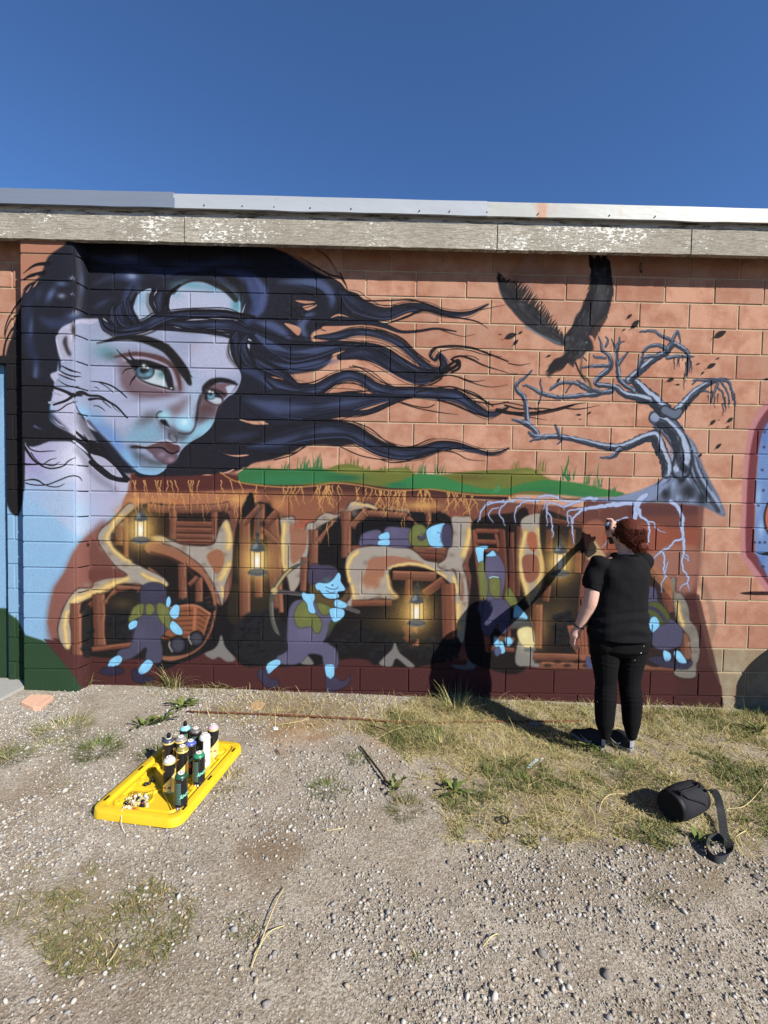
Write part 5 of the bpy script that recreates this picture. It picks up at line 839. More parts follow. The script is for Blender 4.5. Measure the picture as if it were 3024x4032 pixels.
# ------------------------------------------------------------------ building
PO, OF = .146, .176; ZJ, HB, XJ, WB = .02862, .2032, .26589, .4064
PXL, PXF, PXC = at(88,2000,-PO).x, at(285,2000,-PO).x, at(353,2000,0).x
bld = empty('block_building', (0,0,0), label='low cinder block building with a large painted mural and a weathered wooden fascia', category='building')
DX0, DX1, DZ = -4.1, at(27,2000,0).x, at(20,1427,0).z      # door opening left of the pier
core = bmesh.new()
for a,b,c,d,e,f in ((DX1,9,.0065,5,-.3,3.72),(-7,DX0,.0065,5,-.3,3.72),(DX0,DX1,.0065,5,DZ,3.72)): box_bm(core,a,b,c+.0005,d,e,f)
wall = link('wall', bm_mesh('wall',core), m_mortar, bld)
def block_mesh(x0,x1,z0,z1,seed):
    r = random.Random(seed); bm = bmesh.new(); w, h = x1-x0, z1-z0; c = .0045
    ring = lambda ins, y: [bm.verts.new((sx*(w/2-ins)+r.uniform(-.0012,.0012), y+r.uniform(-.0008,.0008), sz*(h/2-ins)+r.uniform(-.0012,.0012))) for sx,sz in ((-1,-1),(1,-1),(1,1),(-1,1))]
    a = ring(0,.04); b = ring(.0005,.004); d = ring(c,0)
    for p,q in ((a,b),(b,d)):
        for i in range(4): bm.faces.new((p[i],p[(i+1)%4],q[(i+1)%4],q[i]))
    bm.faces.new(d); return bm_mesh('block',bm)
variants = {}
def block(x0,x1,z0,z1,mat):
    k = (round(x1-x0,3),round(z1-z0,3),rng.randrange(4),mat.name)
    if k not in variants: variants[k] = block_mesh(x0,x1,z0,z1,hash(k[:3])%1000); variants[k].materials.append(mat)
    o = bpy.data.objects.new('block', variants[k]); C.objects.link(o); o.parent = wall; o.location = ((x0+x1)/2, rng.uniform(-.0012,.0012), (z0+z1)/2); o.rotation_euler = (rng.uniform(-.003,.003),0,rng.uniform(-.003,.003))
MJ = .0048; rest = bmesh.new()
for r_ in range(-1,18):
    z0, z1 = ZJ+r_*HB+MJ, ZJ+(r_+1)*HB-MJ
    for k in range(-30,30):
        xa = XJ+(k+(r_%2)*.5)*WB; x0, x1 = xa+MJ, xa+WB-MJ
        spans = [(x0,x1)]
        lo = PXC+.004
        if x1 > lo: spans = [(max(x0,lo),x1)]
        elif x0 < lo-.02 and x1 > PXL-.35: spans = [(x0, min(x1,PXL+.03))] if x0 < PXL else []
        if x1 <= PXL-.0 or x0 < PXL: 
            if x0 < DX1 and z0 < DZ-.05:
                spans = [(max(x0,DX1),min(x1,PXL+.03))] if x1 > DX1+.02 else ([(x0,min(x1,DX0))] if x0 < DX0 else [])
        for a,b in spans:
            if b-a < .03: continue
            if -3.5 < a and b < 3.62 and a < 3.3: block(a,b,z0,z1, m_blockg if z1 < .44 and a > 2.2 else m_block)
            elif -6.9 < a and b < 8.9: box_bm(rest,a,b,0,.03,z0,z1)
o = link('block_field', bm_mesh('block_field',rest), m_block, wall, kind='stuff')
# bullnose pier
pier_core = box('pier', PXL+.006,PXF+.02,-PO+.007,.03,-.3,3.69, m_pierm, bld)
def pier_block(z0,z1):
    prof = [(PXL,.03,0),(PXL,-PO+.004,0),(PXL+.004,-PO,0)]+[(PXL+(PXF-PXL)*t,-PO,0) for t in (.25,.5,.75)]
    for i in range(9): a = i/8*pi/2; prof.append((PXF+(PXC-PXF)*sin(a), -.004-(PO-.004)*cos(a), i/8))
    prof.append((PXC,.03,1)); s = DIST/(DIST-PO); v, f, uv = [], [], []
    for z,ins in ((z0,.004),(z0+.004,0),(z1-.004,0),(z1,.004)):
        for x,y,t in prof:
            xx = x+(ins if x < PXF-.3 else 0)-(ins*t*.7); yy = y+ins if y < -.01 else y
            v.append((xx,yy,z)); sc = s+(1-s)*t; uv.append(((x*s if x <= PXF else PXF*s+(PXC-PXF*s)*t)-WX0, EYE+(z-EYE)*sc-WZ0))
    m = len(prof)
    for j in range(3):
        for i in range(m-1): f.append((j*m+i,j*m+i+1,(j+1)*m+i+1,(j+1)*m+i))
    f.append(tuple(range(m-1,-1,-1))); f.append(tuple(3*m+i for i in range(m)))
    me = mesh('block',v,f); L = me.uv_layers.new(name='UVMap')
    for lp in me.loops: u = uv[lp.vertex_index]; L.data[lp.index].uv = (u[0]/(WX1-WX0), u[1]/(WZ1-WZ0))
    me.shade_smooth(); me.set_sharp_from_angle(angle=radians(24)); return me
for r_ in range(-1,18): 
    z1 = min(ZJ+(r_+1)*HB-MJ, 3.685); link('block', pier_block(ZJ+r_*HB+MJ, z1), m_pier, pier_core)
L = pier_core.data.uv_layers.new(name='UVMap'); s_ = DIST/(DIST-PO)
for lp in pier_core.data.loops: p = pier_core.data.vertices[lp.vertex_index].co; L.data[lp.index].uv = ((p.x*s_-WX0)/(WX1-WX0),(EYE+(p.z-EYE)*s_-WZ0)/(WZ1-WZ0))
cb = box('corner_joint', PXC-.006,PXC+.006,-.004,.01,-.3,3.66, painted('corner_mortar', S(190,150,130),'pos',True), bld)
# fascia, trim and coping
FB = (at(1000,963,-OF).z+at(2500,993,-OF).z)/2; FT = (at(1000,862,-OF).z+at(2500,898,-OF).z)/2; CB = (at(1000,828,-.20).z+at(2500,861,-.20).z)/2; CT = (at(1000,773,-.20).z+at(2500,806,-.20).z)/2
def noisy_board(name,x0,x1,y0,y1,z0,z1,mat,seed,amp=.004,n=60):
    v, f = [], []; 
    for i in range(n+1):
        x = x0+(x1-x0)*i/n; d = amp*noise.noise((x*9,seed,0)); e = amp*noise.noise((x*7,seed,4)); w = amp*.7*noise.noise((x*1.5,seed,9))
        v += [(x,y0+w,z0+d),(x,y1,z0+d),(x,y1,z1+e),(x,y0+w,z1+e)]
    for i in range(n):
        for k in range(4): a,b = i*4+k, i*4+(k+1)%4; f.append((a,b,b+4,a+4))
    f += [(3,2,1,0),(n*4,n*4+1,n*4+2,n*4+3)]; return link(name, mesh(name,v,f), mat, bld)
J = [-7, at(726,920,-OF).x, at(1958,940,-OF).x, at(2722,950,-OF).x, 5.4, 9]
for i in range(5): noisy_board('fascia_board', J[i]+.004, J[i+1]-.004, -OF-(.0,.003,.001,.002,0)[i], -OF+.045, FB, FT, m_wood, i)
noisy_board('trim_board', -7, 9, -OF+.024, -OF+.05, FT-.03, CB+.03, m_trim, 11, .002, 160)
box('soffit', -7,9,-OF+.04,.02,FB+.10,FB+.12, m_wood, bld)
J = [-7, at(683,800,-.2).x, at(1912,820,-.2).x, 4.6, 9]; cm = [coping('grey_blue_coping',S(122,132,148)),coping('white_coping',S(176,182,188)),coping('rusty_white_coping',S(178,180,174),1),coping('white_coping_far',S(176,182,188))]
for i in range(4):
    d = .0 if i else .012; x0,x1 = J[i]-(0 if i else 0),J[i+1]+(.01 if i<3 else 0); n_=70; v,f=[],[]
    for k in range(n_+1):
        x=x0+(x1-x0)*k/n_; w=.005*noise.noise((x*1.6,i,0)); q=-.004*max(0,noise.noise((x*2.3,i,7)))*3
        yy=-.2-(.004 if i%2 else 0)
        v += [(x,-.13,CT+d),(x,yy+w,CT+d),(x,yy+w*1.6,CB+q+d*.4),(x,yy-.012+w,CB-.008+q+d*.4),(x,yy+.004+w,CB-.009+q+d*.4),(x,yy+.003+w*1.5,CT+d-.006)]
    for k in range(n_):
        for j in range(5): a=k*6+j; f.append((a,a+1,a+7,a+6))
    link('coping', mesh('coping',v,f), cm[i], bld)
nail = bmesh.new()
for px_x in (805,955,1080,1222,1383,1652,1770,1917,2120,2400,2580): bmesh.ops.create_icosphere(nail, subdivisions=1, radius=.006, matrix=Matrix.Translation((at(px_x,820,-.2).x,-.206,CB+.022)))
link('coping_nail', bm_mesh('coping_nail',nail), plain('rusty_nail',S(96,80,66)), bld, kind='stuff')
box('roof', -7,9,-.14,6,CB+.035,CT-.004, plain('roofing',S(110,110,112)), bld)
# drip hook under the eave
hk = at(2520,1075,-.02); v,f = tube(curve3([(hk.x,-.02,FB+.01),(hk.x,-.02,hk.z+.03),(hk.x+.004,-.03,hk.z),(hk.x+.012,-.035,hk.z+.014)]),.004,6); link('hook', mesh('hook',v,f), plain('black_iron',S(40,38,38)), bld)
# doorway on the left edge
dr = link('door', mesh('door',[(DX0,.075,.06),(DX1+.01,.075,.06),(DX1+.01,.075,DZ+.01),(DX0,.075,DZ+.01),(DX0,.11,.06),(DX1+.01,.11,.06),(DX1+.01,.11,DZ+.01),(DX0,.11,DZ+.01)],[(0,1,2,3),(5,4,7,6),(1,5,6,2),(4,0,3,7),(3,2,6,7),(4,5,1,0)]), painted('painted_door',S(120,178,214),'pos',True), bld)
box('door_frame', DX1-.052,DX1-.036,.06,.075,.08,DZ-.02, plain('blue_frame',S(60,96,120)), dr); box('door_frame', DX0+.03,DX0+.05,.06,.075,.08,DZ-.02, plain('blue_frame_b',S(96,170,214)), dr)
v,f = lathe([(.001,0),(.022,.0),(.026,.02),(.018,.045),(.001,.05)],14); hd=link('door_handle', mesh('door_handle',v,f), plain('steel_knob',S(150,150,150),.3,.9), dr, loc=(DX0+.12,.05,1.0)); hd.rotation_euler=(pi/2,0,0)
sl = gnd(0,2660,.08)
bm = bmesh.new(); box_bm(bm,-4.3,at(70,2700,-.2).x,-.36,.04,-.1,.085,.012); link('concrete_step', bm_mesh('concrete_step',bm), plain('concrete',S(168,166,158),.9,0,.15,30,.4,.003), label='pale concrete doorstep at the far left foot of the wall', category='step')
# ------------------------------------------------------------------ gravel (uncountable) 
def pt_in(poly, x, y):
    c = np.zeros(len(x),bool); n = len(poly)
    for i in range(n):
        x1,y1 = poly[i]; x2,y2 = poly[(i+1)%n]
        if y1 == y2: continue
        k = ((y1>y)!=(y2>y)) & (x < (x2-x1)*(y-y1)/(y2-y1)+x1); c ^= k
    return c
def gpoly(t): return [G(*[float(v) for v in p.split(',')]) for p in t.split()]
GH_X = np.arange(-4.6,4.61,.06); GH_Y = np.arange(-3.9,.13,.06)
GH = np.array([[gh(x,y) for x in GH_X] for y in GH_Y])
def ghv(x, y):
    i = np.clip((x-GH_X[0])/.06,0,len(GH_X)-2); j = np.clip((y-GH_Y[0])/.06,0,len(GH_Y)-2); a,b = i.astype(int),j.astype(int); u,v = i-a,j-b
    return GH[b,a]*(1-u)*(1-v)+GH[b,a+1]*u*(1-v)+GH[b+1,a]*(1-u)*v+GH[b+1,a+1]*u*v
ico = bmesh.new(); bmesh.ops.create_icosphere(ico, subdivisions=1, radius=1); IV = np.array([v.co[:] for v in ico.verts]); IF = np.array([[v.index for v in f.verts] for f in ico.faces]); ico.free()
OV = np.array([[1,0,0],[-.5,.87,0],[-.5,-.87,0],[.1,.1,.8],[0,0,-.6]],float); OFc = np.array([[0,1,3],[1,2,3],[2,0,3],[1,0,4],[2,1,4],[0,2,4]])
SM = [plain('stone_'+n_, c, .85, 0, .2, 30, 0) for n_,c in (('grey',S(160,156,150)),('pale',S(192,187,177)),('tan',S(174,162,142)),('dark',S(112,106,100)),('white',S(200,195,184)),('pinkish',S(180,162,146)))]
lawn = gpoly('1400,2860 1480,2830 1650,2735 2300,2762 3100,2768 3200,3360 2950,3340 2780,3260 2620,3330 2400,3270 2150,3330 1900,3300 1760,3310 1720,3170 1640,3040 1560,2960')
dirt_spots = [(*G(1180,3460),.32),(*G(700,3700),.22),(*G(600,3950),.3),(*G(2400,3750),.16),(*G(1500,3300),.28),(*G(450,2830),.4),(*G(1300,2860),.5),(*G(900,2960),.2)]
def gravel():
    n = 300000; x = R.uniform(-3.3,3.5,n); y = -3.87+R.uniform(1.15,3.86,n); 
    keep = np.abs(x) < .87*(y+3.87)+.25
    kk = R.rand(n) < np.where(pt_in(lawn,x,y), .10, 1.0); dz = np.ones(n)
    for a,b,r in dirt_spots: dz = np.minimum(dz, np.clip(((x-a)**2+(y-b)**2)/r**2,.22,1))
    cl = np.array([noise.noise((a*2.2,b*2.2,8)) for a,b in zip(x[:],y[:])]) 
    keep &= kk & (R.rand(n) < dz) & (R.rand(n) < np.clip(.62+cl*1.5,.07,1)) & ~((x<-2.55)&(y>-.4)) & ~(y>-.01)
    x,y = x[keep],y[keep]; n = len(x); s = np.clip(np.exp(R.normal(np.log(.0034),.42,n)),.0017,.0125)
    big = R.rand(n) < .004; s[big] *= 1.9
    o = np.argsort(-s); x,y,s = x[o],y[o],s[o]; z = ghv(x,y)
    nb = int(n*.09); V,F,MI = [],[],[]; off = 0
    for a,b,BV,BF in ((0,nb,IV,IF),(nb,n,OV,OFc)):
        k = b-a; sc = s[a:b,None]*np.stack([R.uniform(.8,1.4,k),R.uniform(.7,1.1,k),R.uniform(.45,.85,k)],1)
        P = BV[None]*(1+R.uniform(-.34,.3,(k,len(BV),1)))*sc[:,None]; th = R.uniform(0,6.28,k); ti = R.normal(0,.35,k)
        c,si = np.cos(ti)[:,None],np.sin(ti)[:,None]; P = np.stack([P[...,0]*c-P[...,2]*si,P[...,1],P[...,0]*si+P[...,2]*c],2)
        c,si = np.cos(th)[:,None],np.sin(th)[:,None]; P = np.stack([P[...,0]*c-P[...,1]*si,P[...,0]*si+P[...,1]*c,P[...,2]],2)
        P += np.stack([x[a:b],y[a:b],z[a:b]+sc[:,2]*.45],1)[:,None]
        V.append(P.reshape(-1,3)); F.append((BF[None]+(np.arange(k)*len(BV))[:,None,None]+off).reshape(-1,3)); off += k*len(BV)
        MI.append(np.repeat(R.choice(6,k,p=[.26,.3,.24,.07,.08,.05]),len(BF)))
    link('gravel', bulk('gravel',np.concatenate(V),np.concatenate(F),np.concatenate(MI)), SM, label='loose pale crushed gravel scattered over the dirt', category='gravel', kind='stuff')
gravel()
# ------------------------------------------------------------------ grass and straw
def leafmat(name, a, b, scale=9):
    n = N(name,.7); n.col(n.mix(n.noise(scale,3), a, b)); n.b.inputs['Subsurface Weight'].default_value = 0; return n.m
GMs = [leafmat('green_blade',S(84,108,48),S(134,144,74)),leafmat('dull_green_blade',S(108,114,64),S(146,142,88)),leafmat('straw_blade',S(200,180,118),S(236,220,164)),leafmat('brown_blade',S(128,104,66),S(172,146,96)),leafmat('dark_green_blade',S(48,66,32),S(78,90,46))]
def blades(x, y, L, w, lean, head, mats, lift=0., flat=None):
    n = len(x); z = ghv(x,y)+lift; d = np.stack([np.cos(head),np.sin(head)],1); q = np.stack([-d[:,1],d[:,0]],1); bend = R.uniform(.2,1.2,n); turn = R.normal(0,.5,n)
    P = []; cx,cy,cz = x.copy(),y.copy(),z.copy(); an = lean.copy(); hd = head.copy(); K = 4
    for k in range(K+1):
        ww = w*(1-k/K*.85); sx = -np.sin(hd)*ww/2; sy = np.cos(hd)*ww/2
        P.append(np.stack([np.stack([cx-sx,cy-sy,cz],1),np.stack([cx+sx,cy+sy,cz],1)],1))
        st = L/K; cx = cx+np.cos(hd)*np.sin(an)*st; cy = cy+np.sin(hd)*np.sin(an)*st; cz = cz+np.cos(an)*st; cz = np.maximum(cz, ghv(cx,cy)+.003+lift); cy = np.minimum(cy,-.008)
        an = np.minimum(an+bend/K*1.3,1.62); hd = hd+turn/K
    P = np.concatenate(P,1); f = []
    for k in range(K): a = 2*k; f += [[a,a+1,a+3],[a,a+3,a+2]]
    F = (np.array(f)[None]+(np.arange(n)*(2*K+2))[:,None,None]).reshape(-1,3); return P.reshape(-1,3), F, np.repeat(mats,len(f))
def merge(parts):
    off = 0; V,F,I = [],[],[]
    for v,f,i in parts: V.append(v); F.append(f+off); I.append(i); off += len(v)
    return np.concatenate(V),np.concatenate(F),np.concatenate(I)
def scatter(poly, n):
    p = np.array(poly); x = R.uniform(p[:,0].min(),p[:,0].max(),n); y = R.uniform(p[:,1].min(),p[:,1].max(),n); k = pt_in(poly,x,y); return x[k],y[k]
def nz(x,y,s,o): return np.array([noise.noise((a*s,b*s,o)) for a,b in zip(x,y)])
parts = []
x,y = scatter(lawn,100000); g = nz(x,y,2.4,3)+.35*nz(x,y,9,5); ed = R.rand(len(x)) < np.clip(.42+g*.9+1.6*nz(x,y,11,9),.03,1)*np.where(np.hypot(x-1.5,y+1.0)<.16,.45,1); x,y,g = x[ed],y[ed],g[ed]; n = len(x)
gm = np.where(R.rand(n) < np.clip(.30+g*1.7-(y+1.3)*.3,.03,.8), R.choice([0,1,4,4],n), R.choice([2,2,2,3,1],n)); st = gm==2
parts.append(blades(x,y,np.where(st,R.uniform(.05,.15,n),R.uniform(.022,.065,n)),np.where(st,R.uniform(.0016,.0034,n),R.uniform(.0026,.0062,n)),np.where(st,R.uniform(1.1,1.6,n),R.uniform(.2,1.35,n)),R.uniform(0,6.28,n),gm,.0))
# strawy band by the wall
for t,n0,sh in (('760,2830 1000,2740 1500,2745 2000,2775 2000,2860 1400,2900 900,2870',2600,.9),('1500,2800 1800,2735 2350,2765 2330,2960 1900,3020 1640,2960',5200,.85),('1750,2730 1990,2760 1980,2830 1760,2840',1400,.6),('2540,2765 3024,2770 3024,2900 2540,2890',3400,.5),('560,2690 940,2700 900,2760 600,2780',500,.5),('-10,2990 80,2950 90,3010 0,3050',250,.3)):
    x,y = scatter(gpoly(t),n0); n = len(x); gm = np.where(R.rand(n)<sh,R.choice([2,2,2,3],n),R.choice([0,1,4],n))
    parts.append(blades(x,y,R.uniform(.05,.22,n)*np.where(gm==2,1,.5),R.uniform(.0016,.0034,n),np.where(gm==2,R.uniform(.9,1.6,n),R.uniform(.2,1.2,n)),R.uniform(0,6.28,n),gm))
for t,n0 in (('80,3560 300,3530 420,3560 600,3480 780,3560 750,3680 640,3830 420,3850 250,3880 130,3750 60,3650',5200),('850,3610 1030,3620 1010,3710 880,3710',500),('0,3590 50,3570 40,3680 0,3680',160),('70,3440 140,3420 130,3480 80,3470',60),('330,3430 400,3430 370,3480 340,3480',50),('2560,3480 2640,3500 2620,3560 2540,3530',80),('1620,3760 1680,3740 1690,3800 1630,3800',40)):
    x,y = scatter(gpoly(t),n0); k = R.rand(len(x)) < np.clip(.6+nz(x,y,6,2)*1.6,.1,1); x,y = x[k],y[k]; n = len(x); gm = R.choice([1,1,4,3,2],n,p=[.3,.24,.16,.22,.08])
    parts.append(blades(x,y,R.uniform(.015,.045,n),R.uniform(.002,.0036,n),R.uniform(.7,1.5,n),R.uniform(0,6.28,n),gm))
V,F,I = merge(parts); link('grass', bulk('grass',V,F,I), GMs, label='patchy dry and green grass and straw covering the ground by the wall', category='grass', kind='stuff')
def loc_blades(name, px, py, n0, r, Lr, lean, mats, label, cat, wr=(.002,.004), group=None, dead=0, flat=False):
    cx,cy = G(px,py); th = R.uniform(0,6.28,n0); rr = r*np.sqrt(R.rand(n0)); x = cx+np.cos(th)*rr; y = np.minimum(cy+np.sin(th)*rr,-.02); 
    v,f,i = blades(x,y,R.uniform(*Lr,n0),R.uniform(*wr,n0),R.uniform(*lean,n0),th+R.normal(0,.4,n0),R.choice(mats,n0)); v = v-np.array([cx,cy,0]); me = bulk(name,v,f,i)
    return link(name, me, GMs, loc=(cx,cy,0), label=label, category=cat, group=group)
def leafy(name, px, py, nl, r, label, cat='weed', h=.05, mats=(0,4,1), lw=.022):
    cx,cy = G(px,py); root = empty(name,(cx,cy,gh(cx,cy)),label=label,category=cat); V,F = [],[]
    for k in range(nl):
        a = R.uniform(0,6.28); L = r*R.uniform(.5,1.05); w = lw*R.uniform(.6,1.1); up = R.uniform(.2,1)*h; b = R.uniform(0,r*.35); ox,oy = cos(R.uniform(0,6.28))*b, sin(R.uniform(0,6.28))*b; vs = []; K = 6
        for j in range(K+1):
            t = j/K; ww = w*sin(pi*min(t*.96+.04,1))**.7*(1+.35*(-1)**j); zz = up*sin(t*2.2)+.006; d = L*t; sx,sy = -sin(a),cos(a)
            for s_ in (-1,1): vs.append((ox+cos(a)*d+sx*ww/2*s_, min(oy+sin(a)*d+sy*ww/2*s_,-cy-.012), zz+abs(s_)*.003))
        V.append(vs); F.append([(2*j,2*j+1,2*j+3,2*j+2) for j in range(K)])
    mt = GMs[mats[0]]
    for vs,fs in zip(V,F):
        link('leaf', mesh('leaf',vs,fs), GMs[int(R.choice(mats))], root, smooth=True)
    return root
tufts = [('grass_tuft',1790,2790,260,.10,(.08,.26),(.1,1.0),[0,2,2,0,1],'tall tuft of green and straw grass at the wall foot beside the shadow','grass tuft'),
 ('grass_tuft',1740,2935,200,.09,(.06,.16),(.2,1.1),[0,1,2,4],'green grass tuft below the tall tuft, in the gravel edge','grass tuft'),
 ('grass_tuft',1290,3110,180,.09,(.03,.08),(.5,1.4),[0,4,1],'small green tuft left of the leaning black stick','grass tuft'),
 ('grass_tuft',1415,2995,130,.06,(.03,.08),(.5,1.4),[4,1,0],'little dark tuft at the upper end of the black stick','grass tuft'),
 ('grass_tuft',1600,3180,220,.10,(.03,.07),(.6,1.4),[4,1,3],'low dark weedy tuft in gravel at the lawn corner','grass tuft'),
 ('grass_tuft',390,2985,320,.11,(.06,.14),(.5,1.3),[0,0,1,4],'bushy green grass tuft left of the yellow lid, nearest to it','grass tuft'),
 ('grass_tuft',250,2900,360,.16,(.05,.13),(.6,1.4),[0,1,1,2],'wide pale green grass tuft right of the flat pink stone','grass tuft'),
 ('grass_tuft',200,2975,140,.10,(.03,.08),(.8,1.4),[1,2,0],'thin faded grass tuft below the wide tuft on the left','grass tuft'),
 ('grass_tuft',40,3020,160,.09,(.04,.1),(.7,1.4),[1,0,4],'faded grass tuft at the left edge of the photo','grass tuft'),
 ('grass_tuft',340,2715,110,.07,(.08,.2),(.1,1.0),[2,4,0,3],'wispy tuft at the bottom corner of the rounded pier','grass tuft'),
 ('grass_tuft',690,2720,90,.06,(.12,.24),(.1,.7),[0,2,4],'upright weed stems against the maroon wall base','weed'),
 ('grass_tuft',600,3000,120,.08,(.04,.1),(.4,1.3),[1,4,0],'tuft half hidden behind the upper left edge of the yellow lid','grass tuft'),
 ('grass_tuft',430,3200,110,.07,(.02,.05),(.7,1.4),[4,1,3],'flattened dark tuft under the near left edge of the yellow lid','grass tuft'),
 ('grass_tuft',250,3130,70,.06,(.02,.05),(.7,1.4),[1,3],'tiny olive tuft in gravel left of the yellow lid','grass tuft'),
 ('grass_tuft',895,3090,160,.10,(.03,.09),(.6,1.4),[3,2,1],'dry brown tuft along the right edge of the yellow lid','grass tuft'),
 ('grass_tuft',2480,3020,340,.15,(.03,.08),(.5,1.3),[0,1,0,4],'bright green tuft in front of the heels of the sneakers','grass tuft'),
 ('grass_tuft',2340,2800,220,.12,(.05,.14),(.4,1.3),[0,4,2],'green tuft at the wall between the shadow and the legs','grass tuft'),
 ('grass_tuft',2545,2800,120,.06,(.1,.2),(.1,.7),[2,2,3],'upright yellow dry tuft against the wall right of the legs','grass tuft'),
 ('grass_tuft',2960,2800,200,.12,(.05,.14),(.3,1.3),[4,0,0],'dark green tuft at the wall near the right edge','grass tuft'),
 ('grass_tuft',2780,2790,160,.08,(.06,.14),(.2,1.1),[3,0,4],'brownish weed at the base of the wall where the maroon paint ends','grass tuft')]
for t_ in tufts: loc_blades(*t_)
for t_ in ((720,2800,22,.14,'leafy green weed behind the spray cans near the rusty rod'),(640,2860,16,.12,'leafy weed on the left end of the weed row'),(560,2880,14,.11,'low leafy weed between the left grass tufts and the spray cans'),(1790,3120,14,.11,'broad leaved weed at the left edge of the lawn'),(2985,2850,16,.13,'pale leafy weed at the right edge of the lawn'),(2330,2935,12,.09,'grey green weed touching the toe of the left sneaker'),(1560,3110,12,.08,'dark leafy weed at the lower end of the black stick'),(2750,3290,12,.08,'small leafy weed left of the coiled strap')): leafy('leafy_weed',*t_)
# long straws and stems lying about
strawm = GMs[2]
def stem(name, pts_px, rad, mat, label, cat, z=.008, group=None):
    P = [Vector((*G(a,b),0)) for a,b in pts_px]; P = [Vector((p.x,p.y,gh(p.x,p.y)+z+rad+(.012*rng.random() if 0<i<len(P)-1 else 0))) for i,p in enumerate(P)]
    o0 = P[0].copy(); v,f = tube([p-o0 for p in curve3(P,5)], rad, 6); return link(name, mesh(name,v,f), mat, smooth=True, loc=o0, label=label, category=cat, group=group)
black_stick = plain('dark_twig',S(58,48,42),.9)
stem('rusty_rod',[(735,2821),(1000,2832),(1340,2841),(1640,2846),(1960,2838),(2290,2826)],.0062,plain('rust',S(112,66,48),.9,0,.4,60,.5,.002),'long thin rusty rod lying along the foot of the wall','metal rod',.003)
stem('stick',[(1418,2950),(1450,2990),(1500,3060),(1520,3090)],.0065,black_stick,'short black stick leaning in gravel left of the lawn','stick')
stem('twig',[(1450,2862),(1500,2880),(1545,2898)],.004,black_stick,'thin dark twig just below the rusty rod','twig')
stem('twig',[(1085,2965),(1095,2975),(1100,2982)],.003,black_stick,'tiny dark twig in gravel between the yellow lid and black stick','twig')
for pp,l in (([(1090,2870),(1200,2850),(1240,2800),(1235,2790)],'bent straw stalk crossing the rusty rod'),([(1480,2915),(1550,2880),(1640,2855)],'straw stalk slanting up beside the thin twig'),([(2360,3190),(2370,3150),(2400,3120),(2460,3108)],'curved straw stalk arching over the lawn left of the speaker'),([(2080,3090),(2130,3060),(2170,3052)],'pale straw stalk on the left part of the lawn'),([(2860,3160),(2930,3155),(2985,3100),(3020,3050)],'long yellow stalk right of the speaker'),([(990,3830),(1080,3600),(1120,3510)],'long thin straw lying on gravel in the lower middle'),([(1000,3780),(1060,3700),(1120,3660)],'shorter straw crossing the long straw in gravel'),([(1285,3285),(1345,3272),(1350,3262)],'single straw on gravel right of the yellow lid'),([(1900,3735),(1935,3700),(1960,3680)],'pale dry stem on gravel in the lower right'),([(420,3830),(455,3790),(470,3740)],'straw piece in the lower left grass patch'),([(2920,3930),(2960,3990),(2975,4030)],'straw in gravel at the bottom right'),([(2890,3280),(2920,3260),(2940,3245)],'short straw beside the strap'),([(1830,3310),(1900,3305)],'straw on gravel below the lawn corner')):
    stem('straw',pp,.0019,strawm,l,'straw')
# flat stones, rocks, litter
def slab(name, px, mat, th, label, cat, lift=0):
    P = [Vector((*G(a,b),0)) for a,b in px]; c = sum(P,Vector())/len(P); z = gh(c.x,c.y); bm = bmesh.new(); q = [bm.verts.new((p.x-c.x,p.y-c.y,0)) for p in P]; f = bm.faces.new(q); bmesh.ops.recalc_face_normals(bm,faces=[f])
    if f.normal.z > 0: f.normal_flip()
    r = bmesh.ops.extrude_face_region(bm, geom=[f]); bmesh.ops.translate(bm, verts=[e for e in r['geom'] if isinstance(e,bmesh.types.BMVert)], vec=(0,0,th)); 
    top = [v for v in bm.verts if v.co.z > th/2]; 
    for v in top: v.co.z += rng.uniform(-.2,.2)*th; v.co.xy *= rng.uniform(.93,.99)
    bmesh.ops.bevel(bm, geom=list(bm.edges), offset=th*.12, segments=1, affect='EDGES')
    return link(name, bm_mesh(name,bm), mat, loc=(c.x,c.y,z+lift), label=label, category=cat)
slab('flat_stone',[(78,2808),(120,2778),(205,2775),(212,2782),(190,2800),(160,2829),(130,2828)],plain('pink_sandstone',S(222,178,150),.9,0,.15,25,.4,.002),.035,'flat pink sandstone piece on gravel at the left','stone')
slab('cardboard_piece',[(978,2800),(1010,2770),(1045,2782),(1030,2806),(1000,2808)],plain('cardboard',S(196,160,118),.9,0,.1),.006,'torn piece of tan cardboard behind the rusty rod','cardboard')
slab('litter',[(1072,2876),(1092,2874),(1096,2884),(1078,2886)],plain('white_plastic',S(236,238,236),.6,0,.05),.006,'small white bit of litter below the rusty rod','litter')
slab('wrapper',[(2070,3010),(2110,2975),(2122,2978),(2090,3012)],plain('pale_wrapper',S(206,224,222),.4,0,.05),.006,'pale folded wrapper on the lawn left of the sneakers','wrapper')
def rock(px,py,r,mat,label,sq=.6):
    bm = bmesh.new(); bmesh.ops.create_icosphere(bm, subdivisions=3, radius=1); sd = rng.random()*50; a = rng.uniform(0,3)
    for v in bm.verts:
        d = 1+.35*noise.noise(v.co*1.1+Vector((sd,0,0)))+.1*noise.noise(v.co*3+Vector((sd,9,0))); v.co = Vector((v.co.x*1.25,v.co.y*.85,v.co.z*sq))*r*d*.78
    r *= .78
    x,y = G(px,py); o = link('rock', bm_mesh('rock',bm), mat, smooth=True, loc=(x,y,gh(x,y)+r*sq*.3), label=label, category='rock'); o.rotation_euler.z = a
greyr = plain('grey_rock',S(150,144,136),.9,0,.25,20,.5,.003); dkr = plain('dark_rock',S(128,122,116),.9,0,.3,20,.5,.003)
